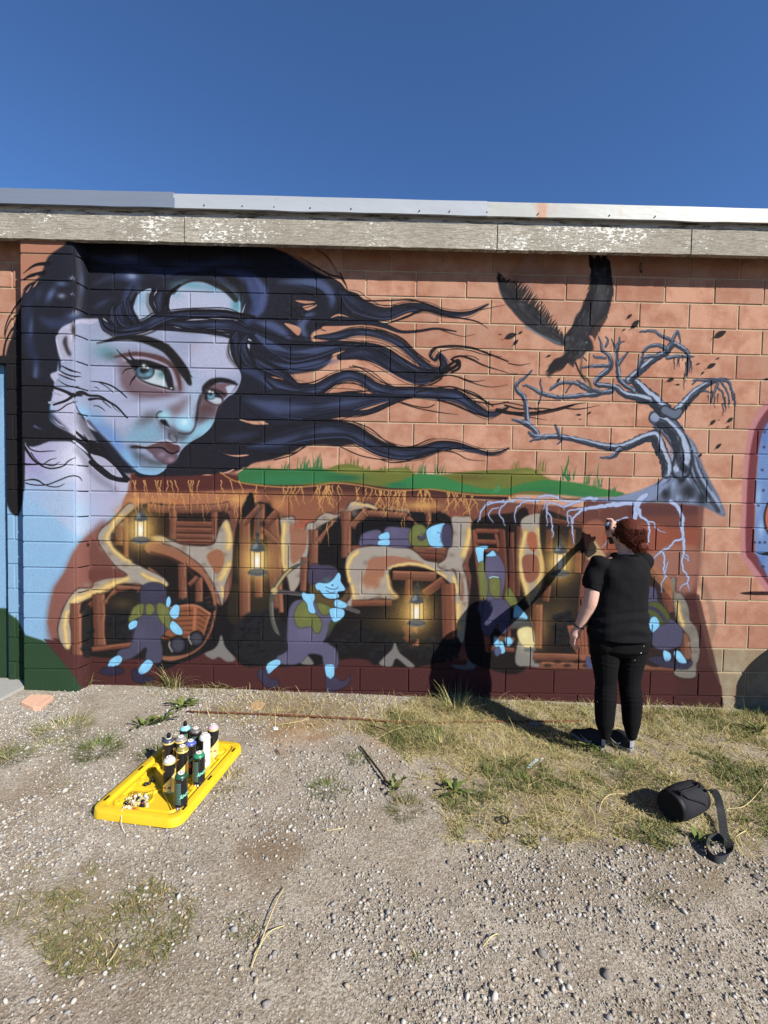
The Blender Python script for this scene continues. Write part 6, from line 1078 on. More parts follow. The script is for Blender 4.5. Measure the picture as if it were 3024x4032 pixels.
rock(2100,2843,.05,dkr,'rounded grey rock in the shadow at the wall foot'); rock(2465,3325,.024,plain('brown_rock',S(122,112,104),.85),'smooth brown pebble at the lower edge of the lawn'); rock(805,2738,.03,greyr,'pale grey rock at the maroon wall base'); rock(2140,3290,.02,greyr,'grey stone at the lower left edge of the lawn')
rock(1910,3352,.016,greyr,'light stone in gravel under the lawn corner'); rock(2320,3560,.017,greyr,'grey stone in gravel right of centre'); rock(2390,3820,.022,dkr,'dark pointed stone in the lower right gravel'); rock(2205,3795,.018,greyr,'pale stone left of the dark pointed stone'); rock(2140,3750,.02,greyr,'upright pale stone in the lower middle gravel'); rock(1080,3765,.015,greyr,'light stone beside the long straw'); rock(1050,3970,.017,greyr,'pale stone near the bottom edge'); rock(1765,3392,.014,dkr,'small dark stone left of centre gravel'); rock(1240,3210,.012,dkr,'dark pebble right of the yellow lid'); rock(660,3300,.013,dkr,'dark pebble under the near edge of the lid'); rock(2980,3420,.018,dkr,'dark stone at the right edge below the strap')
v,f = [],[]
for i in range(24):
    a = i/24*2*pi
    for j in range(6): b = j/6*2*pi; v.append(((.021+.004*cos(b))*cos(a),(.021+.004*cos(b))*sin(a),.004*sin(b)+.004))
f = [(i*6+j,((i+1)%24)*6+j,((i+1)%24)*6+(j+1)%6,i*6+(j+1)%6) for i in range(24) for j in range(6)]
x,y = G(1985,3230); o = link('rubber_ring', mesh('rubber_ring',v,f), plain('black_rubber',S(38,38,38),.6), smooth=True, loc=(x,y,gh(x,y)+.012), label='small black rubber ring lying on the lawn', category='ring'); o.rotation_euler = (.25,.1,0)
# ------------------------------------------------------------------ yellow tote lid
YEL_ = N('yellow_plastic',.42); YEL_.b.inputs['Specular IOR Level'].default_value=.45; yc = YEL_.mix(YEL_.noise(6,4),S(232,190,30),S(246,210,48)); yc = YEL_.mix(YEL_.ramp(YEL_.noise(24,6,rough=.75),[(.56,0),(.72,.45)]), yc, S(160,136,84)); YEL_.col(YEL_.mix(YEL_.ramp(YEL_.noise(70,3),[(.68,0),(.72,.6)]), yc, S(120,104,70))); YEL_.bump(YEL_.noise(160,2),.15,.0006); YM = YEL_.m
LW, LL = .485, .735; LC = gnd(692,3072,.03); LR = radians(-8.5)
lid = empty('tote_lid',(LC.x,LC.y,gh(LC.x,LC.y)+.004),LR,label='yellow ribbed plastic tote lid lying upside down on gravel, holding spray cans',category='lid')
def rrect(w,h,r,n=6):
    out = []
    for cx,cy,a0 in ((w/2-r,h/2-r,0),(-w/2+r,h/2-r,pi/2),(-w/2+r,-h/2+r,pi),(w/2-r,-h/2+r,1.5*pi)):
        for i in range(n+1): a = a0+i/n*pi/2; out.append((cx+r*cos(a),cy+r*sin(a)))
    return out
prof = [(0,.0,.062),(-.002,.004,.062),(.001,.034,.06),(.004,.041,.058),(.009,.044,.056),(.040,.044,.045),(.043,.042,.043),(.047,.027,.04),(.066,.026,.035),(.069,.034,.034),(.073,.035,.033),(.077,.018,.03),(.2,.017,.02)]
v = []; f = []; n_=28
for ins,z,r in prof: v += [(x,y,z) for x,y in rrect(LW-2*ins,LL-2*ins,max(r,.012))]
for j in range(len(prof)-1):
    for i in range(n_): k=(i+1)%n_; f.append((j*n_+i,j*n_+k,(j+1)*n_+k,(j+1)*n_+i))
f.append(tuple((len(prof)-1)*n_+i for i in range(n_)))
tray = link('tray', mesh('tray',v,f), YM, lid, smooth=True); tray.data.set_sharp_from_angle(angle=radians(32))
def rib(p,q,w=.007,h=.012):
    p,q = Vector((*p,0)),Vector((*q,0)); d = (q-p).normalized(); s = Vector((-d.y,d.x,0)); vv = []
    for e in (p,q):
        for a,z in ((-1,.015),(-.55,.017+h),(.55,.017+h),(1,.015)): vv.append(e+s*a*w/2+Vector((0,0,z)))
    return link('rib', mesh('rib',vv,[(0,1,5,4),(1,2,6,5),(2,3,7,6),(0,3,2,1),(4,5,6,7)]), YM, lid)
for a,b in (((-.165,-.29),(.165,.04)),((.165,-.29),(-.165,.04)),((-.165,.04),(.165,.29)),((.165,.04),(-.165,.29)),((0,-.13),(0,.29)),((-.165,-.13),(.165,-.13)),((-.165,.16),(.165,.16)),((-.1,-.295),(.1,-.295)),((-.168,-.05),(-.168,.1)),((.168,-.05),(.168,.1)),((0,-.29),(0,-.2))): rib(a,b)
for sx in (-1,1):
    for yy in (-.24,-.09,.06,.21): 
        bm = bmesh.new(); box_bm(bm,-.014,.014,-.02,.02,.016,.036,.004); link('gusset', bm_mesh('gusset',bm), YM, lid, loc=(sx*.158,yy,0))
slotm = plain('slot_dark',S(44,34,16),.9)
for sx,yy in ((1,-.27),(1,-.02),(1,.27),(-1,-.27),(-1,.0),(-1,.27)):
    bm = bmesh.new(); box_bm(bm,-.006,.006,-.020,.020,.0425,.0462,.002); link('slot', bm_mesh('slot',bm), slotm, lid, loc=(sx*(LW/2-.026),yy,0))
for a in range(4):
    aa = a*pi/2; 
v,f = [],[]
for i in range(24):
    a = i/24*2*pi
    for r_,z in ((.064,.016),(.066,.023),(.070,.023),(.072,.016)): v.append((r_*cos(a)-.08,r_*sin(a)-.235,z))
f = [(i*4+j,((i+1)%24)*4+j,((i+1)%24)*4+j+1,i*4+j+1) for i in range(24) for j in range(3)]; link('ring_rib', mesh('ring_rib',v,f), YM, lid, smooth=True)
LZ = gh(LC.x,LC.y)+.004+.0175
def on_lid(px,py): p = gnd(px,py,LZ); return p.x,p.y
# ------------------------------------------------------------------ spray cans
GOLD = plain('gold_metal',S(255,226,140,1.0),.3,.6,.08,5,0); BLKG = plain('gloss_black',S(30,30,34),.25,0,.1,5,0,spec=.5); SILV = plain('can_silver',S(226,226,224,1.0),.25,.9,.05,5,0)
CUP = plain('white_valve',S(226,222,214),.4); NOZB = plain('black_nozzle',S(26,26,30),.5)
def text_on_can(txt, size, rad, ang, z, mat, parent, slant=.25):
    cu = bpy.data.curves.new('t','FONT'); cu.body = txt; cu.size = size; cu.align_x = 'CENTER'; cu.align_y = 'CENTER'; cu.shear = .4; cu.offset = .0006; cu.resolution_u = 2; to = bpy.data.objects.new('t',cu); C.objects.link(to)
    dg = bpy.context.evaluated_depsgraph_get(); me = bpy.data.meshes.new_from_object(to.evaluated_get(dg)); bpy.data.objects.remove(to)
    bm = bmesh.new(); bm.from_mesh(me); bmesh.ops.triangulate(bm, faces=bm.faces); bmesh.ops.subdivide_edges(bm, edges=[e for e in bm.edges if e.calc_length()>.006], cuts=2)
    for v in bm.verts: a = ang+v.co.x/rad; zz = z+v.co.y+v.co.x*slant; v.co = (cos(a)*(rad+.0006), sin(a)*(rad+.0006), zz)
    me2 = bpy.data.meshes.new('lettering'); bm.to_mesh(me2); bm.free(); return link('lettering', me2, mat, parent)
def patch(name, rad, a0, a1, z0, z1, mat, parent, slope=0, off=.0005):
    v = []; n = 12
    for i in range(n+1):
        a = a0+(a1-a0)*i/n
        for z in (z0+slope*i/n,z1+slope*i/n): v.append((cos(a)*(rad+off),sin(a)*(rad+off),min(z,.158)))
    return link(name, mesh(name,v,[(2*i,2*i+2,2*i+3,2*i+1) for i in range(n)]), mat, parent)
ca = -pi/2
def spray_can(x,y,z,style,collar,label,rz=0,nozzle=None):
    r = .0325; root = empty('spray_can',(x,y,z),rz,label=label,category='spray can',group='used spray cans')
    v,f = lathe([(.030,0),(r,.003),(r,.008),(r-.0006,.009),(r-.0006,.16),(r,.161),(r,.165),(.0315,.167)],28)
    body = {'gold':GOLD,'black':BLKG,'white':plain('can_white',S(232,232,230),.3,0,.04,5,0)}[style]
    b = link('can_body', mesh('can_body',v,f), body, root, smooth=True)
    v,f = lathe([(r,.0),(r+.0003,.0015),(r,.004)],28,False); link('bottom_rim', mesh('bottom_rim',v,f), SILV, root, smooth=True)
    if style == 'gold':
        patch('black_sleeve',r,ca-1.9,ca+1.9,.128,.158,BLKG,root,.0); patch('black_sleeve',r,ca-.9,ca+1.5,.035,.10,BLKG,root,.075,.0008)
        text_on_can('loop',.042,r,ca-.15,.098,GOLD,root,.5); patch('hazard_label',r,ca+.35,ca+.85,.03,.042,plain('red_white_label',S(220,110,90),.5),root,0,.0012); patch('small_print',r,ca-.5,ca+.1,.035,.038,NOZB,root,0,.0012)
    elif style == 'black':
        g = plain('print_green',S(78,106,98),.4,0,.1,5,0); patch('print_panel',r,ca-.75,ca+.25,.04,.15,g,root)
        for k in range(7): patch('print_line',r,ca-.75,ca+.25,.05+k*.0145,.0512+k*.0145,BLKG,root,0,.001)
        text_on_can('loop',.030,r,ca+.85,.085,plain('mint_print',S(150,236,206),.4),root,.35)
        for k,cc in ((-.6,S(200,90,70)),(-.2,S(230,230,226)),(.2,S(230,220,200))): patch('hazard_label',r,ca+k-.13,ca+k+.13,.014,.026,plain('hazard_print',cc,.5),root,0,.001)
    else:
        patch('black_sleeve',r,ca-1.9,ca+.1,.05,.15,BLKG,root,.03); text_on_can('loop',.042,r,ca-.2,.10,CUP,root,.4); patch('small_print',r,ca+.3,ca+.6,.03,.05,plain('grey_print',S(160,160,170),.5),root)
    cm_ = plain('collar_paint',collar,.35,0,.06,8,0)
    v,f = lathe([(.0315,.167),(.0305,.172),(.0265,.179),(.019,.184),(.0165,.1845)],24); link('collar', mesh('collar',v,f), cm_, root, smooth=True)
    v,f = lathe([(.0165,.1845),(.0165,.1885),(.0145,.190),(.0135,.187),(.004,.187)],20); link('valve_cup', mesh('valve_cup',v,f), CUP, root, smooth=True)
    v,f = lathe([(.0035,.187),(.0035,.195),(.0025,.196)],10) if not nozzle else lathe([(.0035,.187),(.011,.190),(.0115,.205),(.008,.214),(.002,.215)],14); link('nozzle', mesh('nozzle',v,f), nozzle or CUP, root, smooth=True)
    return root
cans = [(713,3183,'black',S(38,84,62),'dark green spray can standing nearest the camera on the yellow lid',.1,None),(783,3093,'black',S(46,134,92),'bright green topped spray can just behind the nearest dark green one',0,None),(667,3114,'gold',S(206,208,212),'gold and black spray can with a silver white top, leftmost in front',-.2,None),
 (718,3064,'gold',S(150,138,70),'gold and black spray can with an olive top in the middle of the group',-.1,None),(664,3028,'gold',S(70,72,92),'gold spray can with dark grey top and black cap, far left of the group',-.3,NOZB),(712,3022,'gold',S(150,142,138),'black spray can with a warm grey top behind the olive one',0,None),
 (750,3040,'black',S(86,100,178),'spray can with a violet blue top in the middle of the group',-1.0,None),(806,3010,'white',S(226,226,226),'white and black spray can at the right of the group',0,None),(771,2985,'black',S(112,108,104),'spray can with a dark silver top behind the white one',.4,None),
 (729,2975,'black',S(140,214,222),'spray can with a light turquoise top and black nozzle at the back',.6,NOZB),(839,2970,'gold',S(214,178,184),'gold and black spray can with a dusty pink top standing apart at the far right',.1,None)]
for px_,py_,stl,col_,lab,rz,nz_ in cans:
    x,y = on_lid(px_,py_); spray_can(x,y,LZ-.001,stl,col_,lab,rz,nz_)
def cap(px,py,col,label,tilt=(0,0,0),dz=0,s=1.0):
    x,y = on_lid(px,py); o = empty('spray_nozzle',(x,y,LZ+dz+.002),label=label,category='nozzle'); v,f = lathe([(.008*s,0),(.009*s,.004*s),(.009*s,.010*s),(.006*s,.016*s),(.002*s,.017*s)],12); m_ = plain('nozzle_plastic',col,.4)
    link('cap_body', mesh('cap_body',v,f), m_, o, smooth=True); v,f = lathe([(.002*s,0),(.002*s,.006*s)],8); q = link('stem', mesh('stem',v,f), m_, o, loc=(0,0,.0165*s)); o.rotation_euler = tilt; return o
cap(602,3078,S(24,24,26),'black spray nozzle standing on the lid left of the cans',(0,0,0),0,1.3); cap(573,3092,S(34,34,36),'black spray nozzle lying on the lid beside the standing one',(1.3,0,.4),.006,1.2); cap(592,3088,S(28,28,30),'second black nozzle lying between the other two',(1.4,0,-.8),.006,1.0); cap(664,3221,S(236,234,228),'white spray nozzle at the near edge of the lid',(1.2,0,.3),.012,.9); cap(744,3052,S(226,92,66),'orange red spray nozzle between the green cans',(.2,0,0),.045,1.5)
# clear bag of caps
bx,by = on_lid(540,3165); bag = empty('plastic_bag',(bx,by,LZ),.2,label='clear zip bag full of mixed spray nozzles near the lid corner',category='plastic bag')
bmn = N('clear_film',.08); bmn.b.inputs['Transmission Weight'].default_value = 1; bmn.b.inputs['IOR'].default_value = 1.02; bmn.b.inputs['Base Color'].default_value = (.97,.97,.97,1); bmn.bump(bmn.noise(22,3,bmn.pos(obj=True)),.7,.01)
tr = bmn.n('ShaderNodeBsdfTransparent'); mx = bmn.n('ShaderNodeMixShader'); mx.inputs[0].default_value = .42; bmn.l(tr.outputs[0],mx.inputs[1]); bmn.l(bmn.b.outputs[0],mx.inputs[2]); bmn.l(mx.outputs[0], bmn.t.nodes['Material Output'].inputs[0])
v=[];f=[];nx,ny=16,12
for side in (1,0):
    for j in range(ny+1):
        for i in range(nx+1):
            u,w = i/nx,j/ny; xx=(u-.5)*.13; yy=(w-.45)*.16; h=(sin(pi*u)**.6*sin(pi*min(1,w*1.35))**.6 if w<.74 else .04)*.034*side; v.append((xx,yy,.002+h+.004*noise.noise((xx*40,yy*40,side))+(.02*max(0,w-.74)*4*(.5+.3*sin(u*7)))))
for s_ in (0,1):
    for j in range(ny):
        for i in range(nx): a=s_*(nx+1)*(ny+1)+j*(nx+1)+i; f.append((a,a+1,a+nx+2,a+nx+1))
link('film', mesh('film',v,f), bmn.m, bag, smooth=True)
cc_ = [plain('cap_c%d'%i,c,.45) for i,c in enumerate((S(232,214,150),S(236,230,214),S(36,36,44),S(214,62,48),S(240,238,234)))]; cc_names=('cream','white','black','red','ivory')
for m_,nm in zip(cc_,cc_names): m_.name = nm+'_cap'
cv = [mesh('nozzle_cap',*lathe([(.0075,0),(.0085,.004),(.0085,.010),(.005,.015),(.002,.015)],10)) for _ in cc_]
for me_,m_ in zip(cv,cc_): me_.materials.append(m_)
for k in range(64):
    xx,yy = R.uniform(-.052,.052),R.uniform(-.055,.038); i = R.choice(5,p=[.36,.22,.2,.08,.14]); o = bpy.data.objects.new('nozzle_cap',cv[i]); C.objects.link(o); o.parent = bag; o.location = (xx,yy,.006+R.rand()*.022*max(.1,1-(xx/.06)**2)); o.rotation_euler = (R.uniform(0,3),R.uniform(0,3),R.uniform(0,6))
x,y = on_lid(505,3205); P = [Vector((*on_lid(545,3180),LZ+.02)),Vector((*on_lid(510,3190),LZ+.015)),Vector((*on_lid(482,3208),LZ+.03)),Vector((*on_lid(478,3232),LZ+.012)),Vector((*gnd(482,3262,LZ-.01),LZ-.006)),Vector((*gnd(492,3285,LZ-.02),gh(x,y)+.006))]
o0 = P[0].copy(); v,f = tube([p-o0 for p in curve3(P,6)],.0014,6); st = link('string', mesh('string',v,f), plain('white_string',S(240,236,226),.8), loc=o0, label='white string hanging over the near edge of the yellow lid', category='string')
# ------------------------------------------------------------------ the painter
class Clay:
    def __init__(s): s.bm = bmesh.new()
    def add(s, v, f):
        vs = [s.bm.verts.new(p) for p in v]
        for q in f:
            try: s.bm.faces.new([vs[i] for i in q])
            except ValueError: pass
    def ball(s, c, r, sq=(1,1,1), rot=None):
        m = Matrix.Translation(c)@(rot.to_4x4() if rot else Matrix.Identity(4))@Matrix.Diagonal((r*sq[0],r*sq[1],r*sq[2],1)); bmesh.ops.create_icosphere(s.bm, subdivisions=3, radius=1, matrix=m)
    def limb(s, P, Rr, n=14, sub=4, sq=1.0):
        P = [Vector(p) for p in P]; c = curve3(P,sub) if len(P)>2 else [P[0].lerp(P[1],i/sub) for i in range(sub+1)]; rr = np.interp(np.linspace(0,len(P)-1,len(c)),range(len(P)),Rr)
        v,f = tube(c,list(rr),n); s.add(v,f); s.ball(c[0],rr[0]*.995); s.ball(c[-1],rr[-1]*.995)
    def loft(s, rings, n=28, e=2.3):
        v,f = [],[]
        for c,rx,ry in rings:
            for i in range(n):
                a = 2*pi*i/n; ca_,sa_ = cos(a),sin(a); k = (abs(ca_)**e+abs(sa_)**e)**(-1/e); v.append((c[0]+rx*ca_*k,c[1]+ry*sa_*k,c[2]))
        for j in range(len(rings)-1):
            for i in range(n): k=(i+1)%n; f.append((j*n+i,j*n+k,(j+1)*n+k,(j+1)*n+i))
        f.append(tuple(reversed(range(n)))); f.append(tuple((len(rings)-1)*n+i for i in range(n))); s.add(v,f)
    def done(s, name, vox, smooth=3, fac=.6, disp=None):
        bmesh.ops.recalc_face_normals(s.bm, faces=s.bm.faces); me = bpy.data.meshes.new(name); s.bm.to_mesh(me); s.bm.free(); o = bpy.data.objects.new('tmp',me); C.objects.link(o)
        r = o.modifiers.new('r','REMESH'); r.mode = 'VOXEL'; r.voxel_size = vox; q = o.modifiers.new('s','SMOOTH'); q.iterations = smooth; q.factor = fac
        dg = bpy.context.evaluated_depsgraph_get(); out = bpy.data.meshes.new_from_object(o.evaluated_get(dg)); bpy.data.objects.remove(o); out.name = name
        if disp:
            nr = [v.normal.copy() for v in out.vertices]
            for v,nn in zip(out.vertices,nr): v.co += nn*disp(v.co)
        out.shade_smooth(); return out
def skin_mat():
    n = N('skin',.5); n.col(n.mix(n.noise(14,4),S(206,158,138),S(232,192,172))); n.b.inputs['Subsurface Weight'].default_value = .12; n.b.inputs['Subsurface Radius'].default_value = (.01,.004,.002); n.bump(n.noise(180,3),.15,.0006); return n.m
def cloth_mat(name, c, sc=1):
    n = N(name,.9); n.b.inputs['Specular IOR Level'].default_value = .08; n.col(n.mix(n.noise(12,4),tuple(v*.8 for v in c),c)); b = n.bump(n.noise(900,2),.3,.0004); n.bump(n.noise(26,4,n.pos((1,1,1.6))),.25,.004,b); return n.m
BY = -.815
def B(px,py,y=BY): return at(px,py,y)
person = empty('person',(*gnd(2437,2950,-.035),gh(1.55,-.9)),label='painter seen from behind in black tee and leggings, spray can raised to the wall',category='person')
inv = Vector(person.location)
def worn(name, me, mat, **k):
    o = link(name, me, mat, person, **k); o.matrix_parent_inverse = Matrix.Translation(-inv); return o
gl = gh(1.43,-.9)
ankL, ankR = B(2382,2898,-.885), B(2487,2902,-.885)
legL = [(2383,2892,21,-.885),(2381,2850,36,-.875),(2382,2800,40,-.87),(2384,2745,43,-.865),(2386,2690,42,-.85),(2384,2640,48,-.845),(2382,2580,58,-.84),(2385,2520,66,-.83)]
legR = [(2487,2894,21,-.885),(2486,2850,34,-.875),(2487,2800,39,-.87),(2486,2745,43,-.865),(2479,2695,42,-.85),(2480,2640,48,-.845),(2488,2580,56,-.84),(2492,2520,64,-.83)]
K_ = 1/640
def legs(cl, grow=0.0):
    for L_ in (legL,legR): cl.limb([B(a,b,y) for a,b,_,y in L_],[r*K_+grow for _,_,r,_ in L_],16,3)
    cl.loft([((B(2433,2572).x,-.835,B(2433,2572).z),.085+grow,.085+grow),((B(2434,2545).x,-.84,B(2434,2545).z),.178+grow,.125+grow),((B(2433,2505).x,-.835,B(2433,2505).z),.196+grow,.138+grow),((B(2434,2460).x,-.82,B(2434,2460).z),.188+grow,.128+grow),((B(2436,2410).x,-.81,B(2436,2410).z),.165+grow,.11+grow)])
    for px_ in (2382,2487): cl.ball(B(px_,2522,-.872),.094+grow,(1,.86,1.05))
HC = B(2474,2106,-.79); HR = Matrix.Rotation(radians(14),3,'Z')@Matrix.Rotation(radians(-6),3,'X')
def hp(x,y,z): return HC+HR@Vector((x,y,z))
shL, shR = B(2362,2228,-.80), B(2528,2212,-.78)
elL, wrL = B(2328,2362,-.84), B(2277,2472,-.80)
elR, wrR = Vector((1.80,-.46,1.325)), Vector((1.825,-.225,1.425)); hdR = at(2408,2068,-.135)
body = Clay(); legs(body,-.012)
tz = lambda py: B(2437,py).z
body.loft([((B(2437,2420).x,BY,tz(2420)),.15,.10),((B(2437,2360).x,BY,tz(2360)),.152,.105),((B(2441,2290).x,BY,tz(2290)),.15,.098),((B(2445,2230).x,BY+.005,tz(2230)),.148,.078),((B(2450,2205).x,-.80,tz(2205)),.10,.06),((B(2458,2188).x,-.795,tz(2188)),.06,.058)])
body.limb([B(2460,2200,-.80),B(2466,2160,-.79),hp(0,.01,-.05)],[.05,.05,.055],14,3)
body.ball(HC,.078,(.98,1.18,1.3),HR); body.ball(hp(0,.055,-.055),.05,(1,1,1.1),HR); body.ball(hp(0,.098,-.02),.013,(.8,1.1,1.4),HR); body.ball(hp(0,.085,-.088),.022,(1.2,1,.8),HR); body.ball(hp(0,.094,-.055),.014,(1.7,.7,.55),HR)
for sx in (-1,1): body.ball(hp(sx*.078,.0,-.012),.02,(.35,.8,1.3),HR); body.ball(hp(sx*.03,.082,.035),.014,(1.6,.6,.5),HR)
body.ball(shL,.060); body.ball(shR,.058)
body.limb([shL,shL.lerp(elL,.5)+Vector((-.008,0,0)),elL,elL.lerp(wrL,.35)+Vector((.002,0,0)),wrL],[.057,.053,.048,.046,.029],16,4)
body.limb([shR,shR.lerp(elR,.5),elR,elR.lerp(wrR,.4),wrR],[.055,.049,.043,.040,.027],16,4)
# hanging hand
palm = B(2263,2500,-.795); body.limb([wrL,palm],[.027,.033],12,3); body.ball(palm,.034,(.62,1.05,1.1))
dn = (palm-wrL).normalized()
for k,(oy,L1,L2,L3) in enumerate(((.026,.032,.022,.018),(.009,.036,.025,.02),(-.009,.034,.023,.018),(-.025,.027,.018,.015))):
    a = palm+dn*.018+Vector((0,oy,-.012)); b = a+Vector((-.004,oy*.12,-L1)); c = b+Vector((.012,0,-L2*.9)); d = c+Vector((.014,0,-L3*.7)); body.limb([a,b,c,d],[.0098,.0094,.0086,.0074],10,3)
tb = palm+Vector((.012,.03,.012)); body.limb([tb,tb+Vector((.014,.018,-.022)),tb+Vector((.02,.02,-.05))],[.013,.011,.009],10,3)
# hand gripping the can, forefinger on the nozzle
cd = Vector((.32,.10,-.94)).normalized(); canC = hdR+Vector((-.012,.012,-.02))
fwd = (hdR-wrR).normalized(); side = cd.cross(fwd).normalized(); pc = hdR+side*.012-fwd*.012
body.limb([wrR,wrR.lerp(pc,.6),pc],[.027,.028,.031],12,3); body.ball(pc,.036,(.9,.75,1.05))
def grip(h, rad, a0, a1, r0, tipr): 
    P = []
    for i in range(5): a = a0+(a1-a0)*i/4; P.append(canC+cd*h-side*(-1)*cos(a)*rad+fwd*sin(a)*rad)
    body.limb(P,[r0,r0*.97,r0*.93,r0*.86,tipr],10,3)
for k,h in enumerate((.012,.033,.054)): grip(h,.040,-.3,-2.5,.0098,.0078) if k<3 else None
grip(.03,.041,.4,2.2,.0115,.009)
nz0 = canC-cd*.062; body.limb([pc-cd*.018,pc-cd*.045+fwd*.012,nz0-cd*.006+side*.012,nz0-cd*.012],[.011,.0102,.0092,.0078],10,3)
bm_ = worn('body', body.done('body',.0052,4,.5), skin_mat())
# clothes
def folds(p):
    z = (p.z-tz(2500))/(tz(2200)-tz(2500)); x = p.x-B(2437,2350).x; w = max(0,1-abs(z-.18)/.28); g = noise.noise((x*3,p.y*3,p.z*6))
    d = .012*w*sin(p.z*105+x*14*sin(x*9)+g*5)*(.55+.45*noise.noise((x*7,p.y*7,2))) ; up = max(0,z-.35)
    d += .011*up*sin((x*.9+p.z*.55)*46+g*6)*(.5+noise.noise((x*5,p.z*5,8))); return d+.004*noise.noise((p.x*16,p.y*16,p.z*16))
sh = Clay()
SR = [(2506,2315,2554,.150,-.848),(2485,2314,2554,.150,-.845),(2446,2317,2552,.144,-.838),(2400,2323,2548,.13,-.825),(2350,2330,2548,.128,-.82),(2300,2342,2550,.128,-.82),(2260,2346,2556,.126,-.816),(2232,2348,2556,.116,-.808),(2212,2366,2546,.100,-.803),(2196,2392,2528,.094,-.799),(2183,2408,2516,.082,-.797)]
sh.loft([((B((l+r)/2,py,y_).x,y_,B((l+r)/2,py,y_).z),(r-l)/2*K_,dp) for py,l,r,dp,y_ in SR],32,2.4)
sh.ball(shL,.073); sh.ball(shR,.071); sh.limb([shL,B(2336,2290,-.82)],[.073,.07],16,3)
def cone(cl,p,q,r0,r1,n=18): v,f = tube([p,p.lerp(q,.5),q],[r0,(r0+r1)/2,r1],n); cl.add(v,f)
cone(sh,shL+Vector((.03,0,.01)),B(2327,2321,-.825),.068,.064); cone(sh,shR-Vector((.03,0,0)),shR.lerp(elR,.62),.068,.060)
TEE = cloth_mat('black_cotton',S(25,25,27)); worn('tshirt', sh.done('tshirt',.007,4,.5,folds), TEE)
lg = Clay(); legs(lg,.001)
def knees(p):
    k = 0
    for zc,amp in ((B(0,2690).z,.0022),(B(0,2890).z,.0035),(B(0,2560).z,.002)): k += amp*.6*math.exp(-((p.z-zc)/.045)**2)*sin(p.z*220+noise.noise((p.x*8,p.y*8,p.z*4))*4)
    return k
LEG = cloth_mat('black_leggings',S(21,20,21)); lo = worn('leggings', lg.done('leggings',.0062,4,.5,knees), LEG)
pd = bmesh.new()
for a,b,r_ in ((2524,2571,.0045),(2535,2545,.003),(2353,2762,.004),(2350,2708,.0025),(2500,2600,.0025)):
    c_ = B(a,b,-.925); dg = bpy.context.evaluated_depsgraph_get(); d_ = (c_-Vector(cam.location)).normalized(); hit = lo.data and None
    from mathutils.bvhtree import BVHTree
    if a==2524: tree = BVHTree.FromPolygons([v.co for v in lo.data.vertices],[p.vertices for p in lo.data.polygons])
    h_ = tree.ray_cast(Vector(cam.location), d_)
    if h_[0]: bmesh.ops.create_icosphere(pd, subdivisions=1, radius=r_, matrix=Matrix.Translation(h_[0])@Matrix.Diagonal((1,.3,.8,1)))
worn('paint_spots', bm_mesh('paint_spots',pd), plain('paint_drops',S(230,214,208)), kind='stuff')
# hair
def hair_mat():
    n = N('brown_hair',.62); n.b.inputs['Specular IOR Level'].default_value = .1; v = n.pos((60,60,16)); n.col(n.mix(n.ramp(n.noise(5,5,v,.65),[(.4,0),(.7,1)]),S(40,20,15),S(132,62,38))); n.bump(n.noise(7,5,v),.8,.004); return n.m
hr_ = Clay(); hr_.ball(hp(0,-.012,.010),.086,(.99,1.1,1.16),HR); hr_.ball(hp(0,-.045,-.035),.064,(1.1,.8,1.0),HR); hr_.ball(hp(.010,-.092,-.075),.040,(1.25,.85,.9),HR); hr_.ball(hp(.03,-.085,-.092),.026); hr_.ball(hp(-.02,-.08,-.096),.024)
HM = hair_mat(); ho = worn('hair', hr_.done('hair',.006,3,.5,lambda p: .0028*noise.noise((p.x*60,p.y*22,p.z*40))), HM)
vs=[];fs=[];off=0
for k in range(420):
    a = R.uniform(-2.3,2.3); e = R.uniform(-.1,1.5); st = hp(sin(a)*.092*cos(e),.02-.1*cos(a)*cos(e)*.75,.0+.108*sin(e)); mid = hp(sin(a)*.08,-.085*abs(cos(a))-.03,-.02+R.uniform(-.02,.03)); en = hp(R.uniform(-.03,.035),-.105,-.07+R.uniform(-.02,.02))
    v,f = tube(curve3([st,st.lerp(mid,.5)+(st.lerp(mid,.5)-HC).normalized()*.012,mid+(mid-HC).normalized()*.006,en],4),R.uniform(.0008,.0024),4); vs += v; fs += [tuple(i+off for i in q) for q in f]; off += len(v)
for k in range(60):
    a = R.uniform(0,6.28); rr = R.uniform(.012,.040); c_ = hp(.010,-.104,-.077); P = [c_+HR@Vector((rr*1.2*cos(a+t),-.012*cos(t*2)-.006,rr*sin(a+t))) for t in np.linspace(0,2.2,6)]; v,f = tube(P,.0018,4); vs += v; fs += [tuple(i+off for i in q) for q in f]; off += len(v)
for k in range(16):
    a = R.uniform(-1.2,1.2); st = hp(sin(a)*.05,-.09,-.07); v,f = tube(curve3([st,st+Vector((R.uniform(-.03,.03),-.02,-.02)),st+Vector((R.uniform(-.05,.05),-.01,R.uniform(-.06,-.02)))],4),.0008,4); vs += v; fs += [tuple(i+off for i in q) for q in f]; off += len(v)
worn('hair_strands', mesh('hair_strands',vs,fs), HM, kind='stuff')
for sx in (-1,1):
    bm = bmesh.new(); bmesh.ops.create_icosphere(bm, subdivisions=2, radius=.0105, matrix=Matrix.Translation(hp(sx*.031,.083,.018))); worn('eye', bm_mesh('eye',bm), plain('eye_white',S(226,222,216),.3), smooth=True)
v,f = [],[]
ax = (wrL-elL).normalized(); u_ = ax.cross(Vector((0,1,0))).normalized(); w_ = ax.cross(u_); wc = wrL-ax*.012
for i in range(24):
    a = i/24*2*pi
    for j in range(6): b = j/6*2*pi; rr = .0325+.0028*cos(b); v.append(wc+(u_*cos(a)+w_*sin(a))*rr+ax*.0045*sin(b))
